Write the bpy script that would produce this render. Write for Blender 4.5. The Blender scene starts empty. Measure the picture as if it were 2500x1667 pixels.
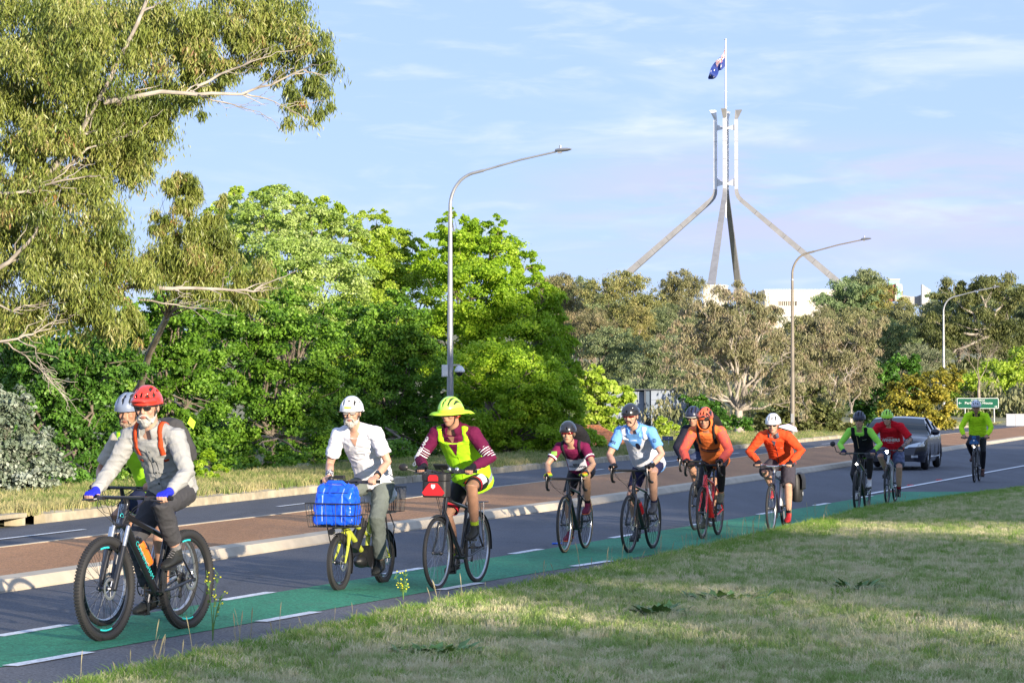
import bpy, bmesh, math, random
import numpy as np
from mathutils import Vector, Matrix, noise
from mathutils.bvhtree import BVHTree
random.seed(7); rng = np.random.default_rng(7)
R = math.radians
SC = bpy.context.scene
COL = SC.collection
V = Vector

# ------------------------------------------------------------------ camera, light, exposure
FPX, HC, YH = 6500.0, 1.78, 980.0
cam_d = bpy.data.cameras.new('camera'); cam = bpy.data.objects.new('camera', cam_d); COL.objects.link(cam)
cam_d.sensor_width = 36; cam_d.lens = 36 * FPX / 2500; cam_d.clip_start = 0.5; cam_d.clip_end = 9000
cam.location = (0, 0, HC); cam.rotation_euler = (R(90) + math.atan((YH - 833.5) / FPX), 0, 0)
SC.camera = cam
SUN_EL, SUN_AZ = 9.0, 31.0      # azimuth: degrees from straight behind the camera towards its right
sx, sy = math.sin(R(SUN_AZ)), -math.cos(R(SUN_AZ))
SUN_DIR = V((sx * math.cos(R(SUN_EL)), sy * math.cos(R(SUN_EL)), math.sin(R(SUN_EL))))
sl = bpy.data.lights.new('sun', 'SUN'); sl.energy = 5.0; sl.angle = R(0.5); sl.color = (1.0, 0.87, 0.68)
sun = bpy.data.objects.new('sun', sl); COL.objects.link(sun)
sun.rotation_euler = SUN_DIR.to_track_quat('Z', 'Y').to_euler()
sun.location = SUN_DIR * 200
w = bpy.data.worlds.new('World'); SC.world = w; w.use_nodes = True
nt = w.node_tree; N = nt.nodes; L = nt.links; N.clear()
wo = N.new('ShaderNodeOutputWorld'); bg = N.new('ShaderNodeBackground'); sky = N.new('ShaderNodeTexSky')
sky.sky_type = 'NISHITA'; sky.sun_disc = False; sky.sun_elevation = R(SUN_EL + 6); sky.sun_rotation = math.atan2(sx, sy)
sky.air_density = 1.0; sky.dust_density = 0.25; sky.ozone_density = 2.2; sky.altitude = 600
bg.inputs[1].default_value = 0.08
tc = N.new('ShaderNodeTexCoord')
def cloud(scale, sz, lo, hi, det, w_):
    m = N.new('ShaderNodeMapping'); m.inputs['Scale'].default_value = (scale, scale, scale * sz)
    m.inputs['Location'].default_value = (w_, w_ * 1.7, w_ * .3)
    L.new(tc.outputs['Generated'], m.inputs[0])
    n = N.new('ShaderNodeTexNoise'); n.inputs['Scale'].default_value = 1.0; n.inputs['Detail'].default_value = det
    n.inputs['Roughness'].default_value = .55; n.inputs['Distortion'].default_value = .4
    L.new(m.outputs[0], n.inputs['Vector'])
    r = N.new('ShaderNodeMapRange'); r.inputs[1].default_value = lo; r.inputs[2].default_value = hi
    r.interpolation_type = 'SMOOTHSTEP'
    L.new(n.outputs['Fac'], r.inputs[0]); return r.outputs[0]
c1 = cloud(9, 4.5, .47, .74, 5, 3.1); c2 = cloud(30, 5, .50, .80, 7, 9.3)
ad = N.new('ShaderNodeMath'); ad.operation = 'MULTIPLY_ADD'; L.new(c2, ad.inputs[0]); ad.inputs[1].default_value = .45
m1 = N.new('ShaderNodeMath'); m1.operation = 'MULTIPLY'; L.new(c1, m1.inputs[0]); m1.inputs[1].default_value = .75
L.new(m1.outputs[0], ad.inputs[2])
tint = N.new('ShaderNodeMix'); tint.data_type = 'RGBA'; tint.blend_type = 'MULTIPLY'; tint.inputs[0].default_value = 1
L.new(sky.outputs[0], tint.inputs[6]); tint.inputs[7].default_value = (1.06, 1.02, 1.28, 1)
mx = N.new('ShaderNodeMix'); mx.data_type = 'RGBA'; L.new(ad.outputs[0], mx.inputs[0])
thin = N.new('ShaderNodeMix'); thin.data_type = 'RGBA'; thin.inputs[0].default_value = .80      # even blue blended over the whole sky, added to brighten it overhead
L.new(tint.outputs[2], thin.inputs[6]); thin.inputs[7].default_value = (3.25, 4.5, 7.3, 1); L.new(thin.outputs[2], mx.inputs[6]); mx.inputs[7].default_value = (5.6, 6.3, 7.6, 1)
sp = N.new('ShaderNodeSeparateXYZ'); L.new(tc.outputs['Generated'], sp.inputs[0])      # a low lavender cloud bank to the right of the mast
def rng_(src, a, b_):
    r = N.new('ShaderNodeMapRange'); r.interpolation_type = 'SMOOTHSTEP'; r.inputs[1].default_value = a; r.inputs[2].default_value = b_; L.new(src, r.inputs[0]); return r.outputs[0]
def mul_(a, b_):
    q = N.new('ShaderNodeMath'); q.operation = 'MULTIPLY'; L.new(a, q.inputs[0]); L.new(b_, q.inputs[1]); return q.outputs[0]
bank = mul_(mul_(rng_(sp.outputs['Z'], .040, .072), rng_(sp.outputs['Z'], .104, .080)), rng_(sp.outputs['X'], -.03, .09))
bank = mul_(bank, cloud(14, 6, .36, .60, 5, 21.7))
bank_mix = N.new('ShaderNodeMix'); bank_mix.data_type = 'RGBA'; L.new(bank, bank_mix.inputs[0]); bank_mix.inputs[7].default_value = (4.5, 4.8, 7.3, 1)
L.new(mx.outputs[2], bank_mix.inputs[6]); L.new(bank_mix.outputs[2], bg.inputs[0]); L.new(bg.outputs[0], wo.inputs[0])
SC.view_settings.view_transform = 'Standard'; SC.view_settings.look = 'None'
SC.view_settings.exposure = 0.95; SC.view_settings.gamma = 1; SC.view_settings.use_curve_mapping = False

# ------------------------------------------------------------------ helpers
def wp(px, py, Y):                       # where a thing at distance Y stands that shows at (px, py) of the photograph
    return V(((px - 1250) * Y / FPX, Y, HC + (YH - py) * Y / FPX))
def gp(px, py, z=0.0):
    Y = FPX * (HC - z) / (py - YH); return V(((px - 1250) * Y / FPX, Y, z))

def tag(o, label=None, cat=None, group=None, kind=None):
    if label: o['label'] = label
    if cat: o['category'] = cat
    if group: o['group'] = group
    if kind: o['kind'] = kind
    return o
def empty(name, loc=(0, 0, 0), rz=0.0, label=None, cat=None, group=None, parent=None):
    o = bpy.data.objects.new(name, None); o.empty_display_size = .1; COL.objects.link(o)
    o.location = loc; o.rotation_euler = (0, 0, rz)
    if parent: o.parent = parent
    return tag(o, label, cat, group)

MATS = {}
def mat(name, col, rough=.7, metal=0.0, noise_amt=0.0, nscale=20.0, bump=0.0, bscale=60.0, spec=.5, coat=0.0, emit=0.0, bands=None, sheen=0.0, col2=None, objcol=False, det=4, lo=.35, hi=.65):
    if name in MATS: return MATS[name]
    m = bpy.data.materials.new(name); m.use_nodes = True; MATS[name] = m
    t = m.node_tree; n = t.nodes; b = n['Principled BSDF']
    b.inputs['Roughness'].default_value = rough; b.inputs['Metallic'].default_value = metal
    b.inputs['Specular IOR Level'].default_value = spec
    if coat: b.inputs['Coat Weight'].default_value = coat; b.inputs['Coat Roughness'].default_value = .05
    if sheen: b.inputs['Sheen Weight'].default_value = sheen
    c = (*col, 1)
    tcn = n.new('ShaderNodeTexCoord')
    src = None
    if noise_amt or col2:
        nz = n.new('ShaderNodeTexNoise'); nz.inputs['Scale'].default_value = nscale; nz.inputs['Detail'].default_value = det
        t.links.new(tcn.outputs['Object'], nz.inputs['Vector'])
        mr = n.new('ShaderNodeMapRange'); mr.inputs[1].default_value = lo; mr.inputs[2].default_value = hi
        t.links.new(nz.outputs['Fac'], mr.inputs[0])
        mm = n.new('ShaderNodeMix'); mm.data_type = 'RGBA'; t.links.new(mr.outputs[0], mm.inputs[0])
        if col2: mm.inputs[6].default_value = c; mm.inputs[7].default_value = (*col2, 1)
        else:
            mm.inputs[6].default_value = tuple(x * (1 - noise_amt) for x in col) + (1,)
            mm.inputs[7].default_value = tuple(min(1, x * (1 + noise_amt)) for x in col) + (1,)
        src = mm.outputs[2]
    for bd in (bands or []):               # (axis vector, lo, hi, colour[, axis2, lo2, hi2])
        fac = None
        for k in range(0, len(bd) - 1, 3):
            if k == 3: ax, lo_, hi_ = bd[4], bd[5], bd[6]
            elif k == 0: ax, lo_, hi_ = bd[0], bd[1], bd[2]
            else: continue
            d = n.new('ShaderNodeVectorMath'); d.operation = 'DOT_PRODUCT'; t.links.new(tcn.outputs['Object'], d.inputs[0]); d.inputs[1].default_value = ax
            g = n.new('ShaderNodeMath'); g.operation = 'GREATER_THAN'; t.links.new(d.outputs['Value'], g.inputs[0]); g.inputs[1].default_value = lo_
            l = n.new('ShaderNodeMath'); l.operation = 'LESS_THAN'; t.links.new(d.outputs['Value'], l.inputs[0]); l.inputs[1].default_value = hi_
            p = n.new('ShaderNodeMath'); p.operation = 'MULTIPLY'; t.links.new(g.outputs[0], p.inputs[0]); t.links.new(l.outputs[0], p.inputs[1])
            if fac is None: fac = p.outputs[0]
            else:
                q = n.new('ShaderNodeMath'); q.operation = 'MULTIPLY'; t.links.new(fac, q.inputs[0]); t.links.new(p.outputs[0], q.inputs[1]); fac = q.outputs[0]
        mm = n.new('ShaderNodeMix'); mm.data_type = 'RGBA'; t.links.new(fac, mm.inputs[0])
        if src: t.links.new(src, mm.inputs[6])
        else: mm.inputs[6].default_value = c
        mm.inputs[7].default_value = (*bd[3], 1); src = mm.outputs[2]
    if src: t.links.new(src, b.inputs['Base Color'])
    else: b.inputs['Base Color'].default_value = c
    if bump:
        nz = n.new('ShaderNodeTexNoise'); nz.inputs['Scale'].default_value = bscale; nz.inputs['Detail'].default_value = 5
        t.links.new(tcn.outputs['Object'], nz.inputs['Vector'])
        bp = n.new('ShaderNodeBump'); bp.inputs['Strength'].default_value = bump; bp.inputs['Distance'].default_value = .01
        t.links.new(nz.outputs['Fac'], bp.inputs['Height']); t.links.new(bp.outputs[0], b.inputs['Normal'])
    if emit:
        b.inputs['Emission Color'].default_value = c; b.inputs['Emission Strength'].default_value = emit
    return m

class MB:
    def __init__(s): s.v = []; s.f = []; s.m = []
    def add(s, vs, fs, mi=0):
        k = len(s.v); s.v += [tuple(v) for v in vs]; s.f += [tuple(i + k for i in f) for f in fs]; s.m += [mi] * len(fs); return s
    def box(s, c, size, rot=None, mi=0, taper=1.0):
        x, y, z = (a / 2 for a in size); vs = []
        for dz in (-1, 1):
            tt = taper if dz > 0 else 1
            for dx, dy in ((-1, -1), (1, -1), (1, 1), (-1, 1)):
                p = V((dx * x * tt, dy * y * tt, dz * z))
                if rot is not None: p = rot @ p
                vs.append(p + V(c))
        return s.add(vs, [(0, 3, 2, 1), (4, 5, 6, 7), (0, 1, 5, 4), (1, 2, 6, 5), (2, 3, 7, 6), (3, 0, 4, 7)], mi)
    def tube(s, pts, rad, n=8, cap=True, mi=0, flat=1.0, up=None):
        pts = [V(p) for p in pts]; m = len(pts)
        if not hasattr(rad, '__len__'): rad = [rad] * m
        T = []
        for i in range(m):
            a = pts[max(0, i - 1)]; b = pts[min(m - 1, i + 1)]; t = (b - a)
            T.append(t.normalized() if t.length > 1e-9 else V((0, 0, 1)))
        u = V(up) if up else (V((0, 0, 1)) if abs(T[0].z) < .9 else V((1, 0, 0)))
        vs = []
        for i in range(m):
            u = (u - T[i] * u.dot(T[i])).normalized(); b = T[i].cross(u)
            for k in range(n):
                a = 2 * math.pi * k / n
                vs.append(pts[i] + (u * math.cos(a) * flat + b * math.sin(a)) * rad[i])
        fs = [(i * n + k, i * n + (k + 1) % n, (i + 1) * n + (k + 1) % n, (i + 1) * n + k) for i in range(m - 1) for k in range(n)]
        if cap: fs += [tuple(range(n - 1, -1, -1)), tuple((m - 1) * n + k for k in range(n))]
        return s.add(vs, fs, mi)
    def limb(s, pts, rad, n=12, mi=0):            # a tube with rounded ends
        pts = [V(p) for p in pts]; rad = list(rad)
        a = (pts[0] - pts[1]).normalized(); b = (pts[-1] - pts[-2]).normalized()
        pa = [pts[0] + a * rad[0] * q for q in (.95, .7, .35)]; ra = [rad[0] * q for q in (.2, .7, .93)]
        pb = [pts[-1] + b * rad[-1] * q for q in (.35, .7, .95)]; rb = [rad[-1] * q for q in (.93, .7, .2)]
        return s.tube(pa + pts + pb, ra + rad + rb, n, True, mi)
    def ell(s, c, r, rot=None, n=12, m=8, mi=0):
        vs = []; fs = []
        for i in range(1, m):
            th = math.pi * i / m
            for k in range(n):
                a = 2 * math.pi * k / n
                p = V((math.sin(th) * math.cos(a) * r[0], math.sin(th) * math.sin(a) * r[1], math.cos(th) * r[2]))
                if rot is not None: p = rot @ p
                vs.append(p + V(c))
        t = V((0, 0, r[2])); q = V((0, 0, -r[2]))
        if rot is not None: t = rot @ t; q = rot @ q
        vs += [t + V(c), q + V(c)]; T = (m - 1) * n; B = T + 1
        for i in range(m - 2):
            for k in range(n): fs.append((i * n + k, (i + 1) * n + k, (i + 1) * n + (k + 1) % n, i * n + (k + 1) % n))
        for k in range(n): fs.append((T, k, (k + 1) % n)); fs.append((B, (m - 2) * n + (k + 1) % n, (m - 2) * n + k))
        return s.add(vs, fs, mi)
    def ring(s, c, rad, r, axis='y', n=40, k=8, mi=0, a0=0, a1=2 * math.pi, flat=1.0):   # torus or arc about an axis
        pts = []; full = abs(a1 - a0 - 2 * math.pi) < 1e-6
        cnt = n if full else n + 1
        vs = []
        for i in range(cnt):
            a = a0 + (a1 - a0) * i / n
            for j in range(k):
                b = 2 * math.pi * j / k
                q = rad + r * math.cos(b); h = r * math.sin(b) * flat
                p = (q * math.cos(a), h, q * math.sin(a)) if axis == 'y' else ((q * math.cos(a), q * math.sin(a), h) if axis == 'z' else (h, q * math.cos(a), q * math.sin(a)))
                vs.append(V(p) + V(c))
        fs = []
        for i in range(n if full else n):
            i2 = (i + 1) % cnt
            if not full and i2 == 0: continue
            for j in range(k): fs.append((i * k + j, i2 * k + j, i2 * k + (j + 1) % k, i * k + (j + 1) % k))
        return s.add(vs, fs, mi)
    def loft(s, secs, n=16, mi=0, cap=True):       # secs: (centre, axis vector a, axis vector b): ellipse half axes
        vs = []
        for c, a, b in secs:
            for k in range(n):
                t = 2 * math.pi * k / n; vs.append(V(c) + V(a) * math.cos(t) + V(b) * math.sin(t))
        m = len(secs)
        fs = [(i * n + k, i * n + (k + 1) % n, (i + 1) * n + (k + 1) % n, (i + 1) * n + k) for i in range(m - 1) for k in range(n)]
        if cap: fs += [tuple(range(n - 1, -1, -1)), tuple((m - 1) * n + k for k in range(n))]
        return s.add(vs, fs, mi)
    def prism(s, poly, thick, mi=0):               # closed outline of 3D points, pushed by a vector
        n = len(poly); t = V(thick)
        vs = [V(p) for p in poly] + [V(p) + t for p in poly]
        fs = [tuple(range(n - 1, -1, -1)), tuple(range(n, 2 * n))] + [(i, (i + 1) % n, n + (i + 1) % n, n + i) for i in range(n)]
        return s.add(vs, fs, mi)
    def mesh(s, name, mats, smooth=True, ang=40):
        me = bpy.data.meshes.new(name); me.from_pydata(s.v, [], s.f)
        for m in (mats if isinstance(mats, (list, tuple)) else [mats]): me.materials.append(m)
        if any(s.m): me.polygons.foreach_set('material_index', s.m)
        bm = bmesh.new(); bm.from_mesh(me); bmesh.ops.recalc_face_normals(bm, faces=bm.faces)
        if smooth:
            for f in bm.faces: f.smooth = True
            ca = R(ang)
            for e in bm.edges:
                if len(e.link_faces) == 2 and e.calc_face_angle(0) > ca: e.smooth = False
        bm.to_mesh(me); bm.free(); return me
    def build(s, name, mats, parent=None, smooth=True, ang=40, **kw):
        return obj(name, s.mesh(name, mats, smooth, ang), parent, **kw)
def obj(name, me, parent=None, label=None, cat=None, group=None, kind=None, loc=None, rz=None):
    o = bpy.data.objects.new(name, me); COL.objects.link(o)
    if parent: o.parent = parent
    if loc is not None: o.location = loc
    if rz is not None: o.rotation_euler = (0, 0, rz)
    return tag(o, label, cat, group, kind)
def arr_mesh(name, verts, nper, mats, tint=None, smooth=False, mids=None):
    """fast mesh of equal sized polygons: verts (N, nper, 3)"""
    n = len(verts); me = bpy.data.meshes.new(name)
    me.vertices.add(n * nper); me.vertices.foreach_set('co', np.ascontiguousarray(verts, dtype=np.float32).ravel())
    me.loops.add(n * nper); me.loops.foreach_set('vertex_index', np.arange(n * nper, dtype=np.int32))
    me.polygons.add(n); me.polygons.foreach_set('loop_start', np.arange(0, n * nper, nper, dtype=np.int32))
    if mids is not None: me.polygons.foreach_set('material_index', mids.astype(np.int32))
    for m in (mats if isinstance(mats, (list, tuple)) else [mats]): me.materials.append(m)
    me.update(calc_edges=True)
    if tint is not None:
        a = me.attributes.new('tint', 'FLOAT', 'FACE'); a.data.foreach_set('value', tint.astype(np.float32))
    return me
def frame_m(f, up=(0, 0, 1)):
    f = V(f).normalized(); l = V(up).cross(f).normalized(); u = f.cross(l)
    return Matrix((f, l, u)).transposed()     # columns: forward, left, up
TMP = bpy.data.scenes.new('workbench')      # evaluates single meshes quickly; removed at the end
def tmp_dg():
    with bpy.context.temp_override(scene=TMP, view_layer=TMP.view_layers[0]): return bpy.context.evaluated_depsgraph_get()
def text_mesh(txt, size, bold=0.0):
    c = bpy.data.curves.new('letters', 'FONT'); c.body = txt; c.size = size; c.align_x = 'CENTER'; c.align_y = 'CENTER'; c.offset = bold; c.resolution_u = 3
    o = bpy.data.objects.new('letters', c); TMP.collection.objects.link(o)
    dg = tmp_dg(); me = bpy.data.meshes.new_from_object(o.evaluated_get(dg))
    bpy.data.objects.remove(o); bpy.data.curves.remove(c); return me
def text_on(name, txt, size, org, right, up, m, parent, target=None, off=.003, bold=0.0, sx_=1.0):
    me = text_mesh(txt, size, bold); right = V(right).normalized(); up = V(up); up = (up - right * up.dot(right)).normalized(); nrm = right.cross(up)
    tree = None
    if target is not None:
        tree = BVHTree.FromPolygons([v.co for v in target.data.vertices], [p.vertices for p in target.data.polygons])
    for v in me.vertices:
        p = V(org) + right * v.co.x * sx_ + up * v.co.y
        if tree:
            h = tree.ray_cast(p + nrm * .35, -nrm, .7)[0]
            if h is not None: p = h
        v.co = p + nrm * off
    me.materials.clear(); me.materials.append(m); me.name = name
    return obj(name, me, parent)
def patch_on(name, w_, h_, org, right, up, m, parent, target, off=.002, nx=10, ny=6, shape=None):
    right = V(right).normalized(); up = V(up); up = (up - right * up.dot(right)).normalized(); nrm = right.cross(up)
    tree = BVHTree.FromPolygons([v.co for v in target.data.vertices], [p.vertices for p in target.data.polygons])
    b = MB(); vs = []
    for j in range(ny + 1):
        for i in range(nx + 1):
            u, v = i / nx - .5, j / ny - .5
            if shape: u, v = shape(u, v)
            p = V(org) + right * u * w_ + up * v * h_
            h = tree.ray_cast(p + nrm * .35, -nrm, .7)[0]
            if h is not None: p = h
            vs.append(p + nrm * off)
    b.add(vs, [(j * (nx + 1) + i, j * (nx + 1) + i + 1, (j + 1) * (nx + 1) + i + 1, (j + 1) * (nx + 1) + i) for j in range(ny) for i in range(nx)])
    return b.build(name, m, parent)
# ------------------------------------------------------------------ the setting: ground, roads, kerbs
def lerp_line(pts, Y):
    if Y <= pts[0][1]: a, b = pts[0], pts[1]
    elif Y >= pts[-1][1]: a, b = pts[-2], pts[-1]
    else:
        for a, b in zip(pts, pts[1:]):
            if a[1] <= Y <= b[1]: break
    return a[0] + (b[0] - a[0]) * (Y - a[1]) / (b[1] - a[1])
GRASS_EDGE = [(-2.60, 16.8), (-1.38, 20.8), (-.50, 23.5), (1.60, 29.6), (4.55, 39.0), (5.65, 43.0), (11.0, 55.0), (24.4, 92)]
GREEN_NEAR = [(-3.40, 17.9), (.63, 28.7), (3.25, 34.7), (9.1, 49.5)]
GREEN_FAR = [(-3.86, 20.16), (5.95, 47.6), (14.1, 73.2), (24, 104)]
MED_NEAR = [(-4.77, 24.8), (-1.2, 37.6), (1.72, 47), (5.27, 59.3), (9.2, 72.8), (16.8, 100), (31, 150)]
MED_FAR = [(-5.95, 30.9), (-3.13, 41.4), (.25, 54.9), (4.3, 69.6), (9.9, 94), (19.6, 128), (34, 179)]
FAR_KERB = [(-7.03, 38.4), (-3.87, 51.9), (.32, 68.9), (5.5, 88.3), (14.7, 124.4), (29.1, 175), (50, 248)]
def strip(name, A, B, ys, z, m, kind='structure', xl=None, xr=None):
    b = MB(); vs = []; fs = []
    for i, y in enumerate(ys):
        xa = xl if xl is not None else lerp_line(A, y); xb = xr if xr is not None else lerp_line(B, y)
        vs += [(xa, y, z), (xb, y, z)]
        if i: k = 2 * i; fs.append((k - 2, k - 1, k + 1, k))
    b.add(vs, fs); return b.build(name, m, smooth=False, kind=kind)

def asphalt_mat(name, base, sp=1.0, crack=True, wear=.35, worn=(.13, .13, .135)):
    m = bpy.data.materials.new(name); m.use_nodes = True; t = m.node_tree; n = t.nodes; b = n['Principled BSDF']
    g = n.new('ShaderNodeTexCoord')
    a = n.new('ShaderNodeTexNoise'); a.inputs['Scale'].default_value = 45; a.inputs['Detail'].default_value = 3; a.inputs['Roughness'].default_value = .8
    c = n.new('ShaderNodeTexNoise'); c.inputs['Scale'].default_value = .5; c.inputs['Detail'].default_value = 5
    mp = n.new('ShaderNodeMapping'); mp.inputs['Rotation'].default_value = (0, 0, R(18)); mp.inputs['Scale'].default_value = (2.2, .22, 1)
    for q, s_ in ((a, g), (mp, g)): t.links.new(s_.outputs['Object'], q.inputs['Vector'])
    t.links.new(mp.outputs[0], c.inputs['Vector'])
    r1 = n.new('ShaderNodeMapRange'); r1.inputs[1].default_value = .35; r1.inputs[2].default_value = .68; r1.inputs[3].default_value = .45; r1.inputs[4].default_value = 1.75
    t.links.new(a.outputs['Fac'], r1.inputs[0])
    r2 = n.new('ShaderNodeMapRange'); r2.inputs[1].default_value = .3; r2.inputs[2].default_value = .7; r2.inputs[3].default_value = .82; r2.inputs[4].default_value = 1.22
    t.links.new(c.outputs['Fac'], r2.inputs[0])
    k = n.new('ShaderNodeMath'); k.operation = 'MULTIPLY'; t.links.new(r1.outputs[0], k.inputs[0]); t.links.new(r2.outputs[0], k.inputs[1])
    x = n.new('ShaderNodeVectorMath'); x.operation = 'SCALE'; x.inputs[0].default_value = base; t.links.new(k.outputs[0], x.inputs['Scale'])
    cn = n.new('ShaderNodeTexNoise'); cn.inputs['Scale'].default_value = 1.6; cn.inputs['Detail'].default_value = 8; cn.inputs['Roughness'].default_value = .72; t.links.new(g.outputs['Object'], cn.inputs['Vector'])
    vr = n.new('ShaderNodeTexVoronoi'); vr.feature = 'DISTANCE_TO_EDGE'; vr.inputs['Scale'].default_value = .42; dm = n.new('ShaderNodeVectorMath'); dm.operation = 'MULTIPLY_ADD'; t.links.new(cn.outputs['Color'], dm.inputs[0]); dm.inputs[1].default_value = (.9, .9, .9); t.links.new(g.outputs['Object'], dm.inputs[2]); t.links.new(dm.outputs[0], vr.inputs['Vector'])
    ck = n.new('ShaderNodeMapRange'); ck.inputs[1].default_value = .0; ck.inputs[2].default_value = .012; ck.inputs[3].default_value = .62 if crack else 1.0; ck.inputs[4].default_value = 1.0; t.links.new(vr.outputs['Distance'], ck.inputs[0])
    y_ = n.new('ShaderNodeVectorMath'); y_.operation = 'SCALE'; t.links.new(x.outputs[0], y_.inputs[0]); t.links.new(ck.outputs[0], y_.inputs['Scale'])
    wm = n.new('ShaderNodeMix'); wm.data_type = 'RGBA'; wr_ = n.new('ShaderNodeMapRange'); wr_.inputs[1].default_value = .54; wr_.inputs[2].default_value = .70; wr_.inputs[4].default_value = wear; t.links.new(cn.outputs['Fac'], wr_.inputs[0]); t.links.new(wr_.outputs[0], wm.inputs[0]); t.links.new(y_.outputs[0], wm.inputs[6]); wm.inputs[7].default_value = (*worn, 1)
    t.links.new(wm.outputs[2], b.inputs['Base Color']); b.inputs['Roughness'].default_value = .8; b.inputs['Specular IOR Level'].default_value = .35
    bp = n.new('ShaderNodeBump'); bp.inputs['Strength'].default_value = .5; bp.inputs['Distance'].default_value = .008
    t.links.new(a.outputs['Fac'], bp.inputs['Height']); t.links.new(bp.outputs[0], b.inputs['Normal'])
    return m
M_asph = asphalt_mat('asphalt', (.088, .092, .108))
M_shoul = asphalt_mat('shoulder_asphalt', (.12, .118, .125))
M_green = asphalt_mat('green_lane_paint', (.032, .215, .112), wear=.55, worn=(.075, .17, .115))
M_paint = mat('road_paint', (.74, .75, .77), .6, noise_amt=.25, nscale=30, bump=.3, bscale=50)
M_red = asphalt_mat('red_aggregate', (.38, .19, .085), crack=False, wear=.4, worn=(.42, .26, .16))
M_kerb = mat('kerb_concrete', (.50, .43, .33), .85, noise_amt=.10, nscale=3, bump=.3, bscale=60)
M_kerb2 = mat('old_kerb_concrete', (.42, .36, .25), .9, noise_amt=.25, nscale=3, bump=.4, bscale=40)
M_dark = mat('dark_gap', (.02, .02, .02), .9)

HB = [(0, 0), (215, 0), (260, 2.2), (340, 5), (430, 8.5), (520, 12), (620, 16), (720, 21), (850, 26), (1200, 26), (1600, 20), (2500, 0), (9000, 0)]
def hill(x, y):
    z = lerp_line([(b, a) for a, b in HB], y)
    return z * max(.0, min(1, 1 - (abs(x - 45) - 110) / 400)) if abs(x - 45) > 110 else z
def sm(t): t = max(0., min(1., t)); return t * t * (3 - 2 * t)
_hill = hill
def hill(x, y):                                   # the block with the houses lies lower than the road
    d = sm((.075 * y - x) / 2.5) * sm((x + 5) / 4) * sm((lerp_line(FAR_KERB, y) - 4.5 - x) / 3) * sm((y - 92) / 12) * sm((300 - y) / 40)
    return _hill(x, y) - 2.9 * d
def in_road(x, y):
    return lerp_line(FAR_KERB, y) - .2 < x < lerp_line(GRASS_EDGE, y) + .2
ys_ = [-60, -30, 0, 8, 14, 18, 22, 26, 30, 35, 40, 46, 52, 60, 68, 76, 84, 92, 95, 98, 101, 105, 110, 115, 120, 127, 135, 142, 150, 160, 175, 200, 230, 260, 300, 340, 390, 430, 480, 520, 570, 620, 670, 720, 790, 850, 1000, 1200, 1600, 2500, 6000]
xs_ = [-3000, -900, -400, -200, -120, -80, -55, -40, -30, -24, -18, -14, -11, -8, -5, -3, -1, 1, 2.5, 4, 5.5, 7, 8.5, 10, 12, 14, 16, 18, 23, 28, 34, 40, 50, 60, 75, 95, 120, 160, 220, 320, 600, 1500, 4000]
b = MB(); vs = []
for y in ys_:
    for x in xs_: vs.append((x, y, -.03 + hill(x, y)))
nx = len(xs_)
b.add(vs, [(j * nx + i, j * nx + i + 1, (j + 1) * nx + i + 1, (j + 1) * nx + i) for j in range(len(ys_) - 1) for i in range(nx - 1)])
M_ground = mat('dry_grass_ground', (.15, .17, .07), .95, col2=(.30, .26, .15), nscale=.35, bump=.6, bscale=8, det=8)
b.build('ground', M_ground, kind='structure')
yr = [-40, 0, 10, 16, 20, 25, 30, 35, 40, 47, 55, 62, 70, 80, 90, 100, 115, 130, 150, 175, 200, 248]
strip('road', FAR_KERB, GRASS_EDGE, yr, 0.0, M_asph)
GEd = [(x + .06, y) for x, y in GRASS_EDGE]
strip('road_shoulder', GREEN_NEAR, GRASS_EDGE, [-20, 0, 10, 17, 22, 27, 32, 38, 44, 49], .004, M_shoul)
strip('bicycle_lane', GREEN_FAR, GREEN_NEAR, [-20, 0, 10, 17, 22, 27, 32, 38, 44, 49, 52.5], .008, M_green)
# painted dashes and the solid edge line
GN = [(GREEN_NEAR[0], GREEN_NEAR[-1])]
def dash(p, q, w_=.12, name='lane_dash'):
    d = (q - p).normalized(); n_ = V((-d.y, d.x, 0)) * w_ / 2
    b = MB(); pts = []
    seg = max(2, int((q - p).length / .12)); s_ = []
    for side in (1, -1):
        row = []
        for i in range(seg + 1):
            t = i / seg; c = p.lerp(q, t) + n_ * side * (1 + .09 * noise.noise(V((p.x * 9 + t * 14, p.y * 5, side)))); row.append((c.x, c.y, .012))
        s_.append(row)
    k = seg + 1
    b.add(s_[0] + s_[1], [(i, i + 1, k + i + 1, k + i) for i in range(seg)])
    return b.build(name, M_paint, smooth=False, kind='structure')
d0 = V((.3225, .9466, 0))
for i in range(-4, 9):
    t = 20.16 + i * 3.62
    x0 = lerp_line(GREEN_FAR, t); dash(V((x0 - .03, t, 0)), V((x0 - .03, t, 0)) + d0 * 1.1)
for i in range(-4, 7):
    t = 17.9 + i * 3.6
    x0 = lerp_line(GREEN_NEAR, t) + .03; x1 = lerp_line(GREEN_NEAR, t + 1.0) + .03; dash(V((x0, t, 0)), V((x1, t + 1.0, 0)))
dash(gp(2085, 1212.5), V((lerp_line(GREEN_FAR, 104), 104, 0)), .13, 'lane_line')
for k in range(9):   # faint lane marks on the far carriageway
    y = 34 + k * 11; x = (lerp_line(FAR_KERB, y) + lerp_line(MED_FAR, y)) / 2 - .1
    x2 = (lerp_line(FAR_KERB, y + 3) + lerp_line(MED_FAR, y + 3)) / 2 - .1
    dash(V((x, y, 0)), V((x2, y + 3, 0)), .09)
M_redm = mat('red_marker', (.55, .05, .05), .5)
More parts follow.
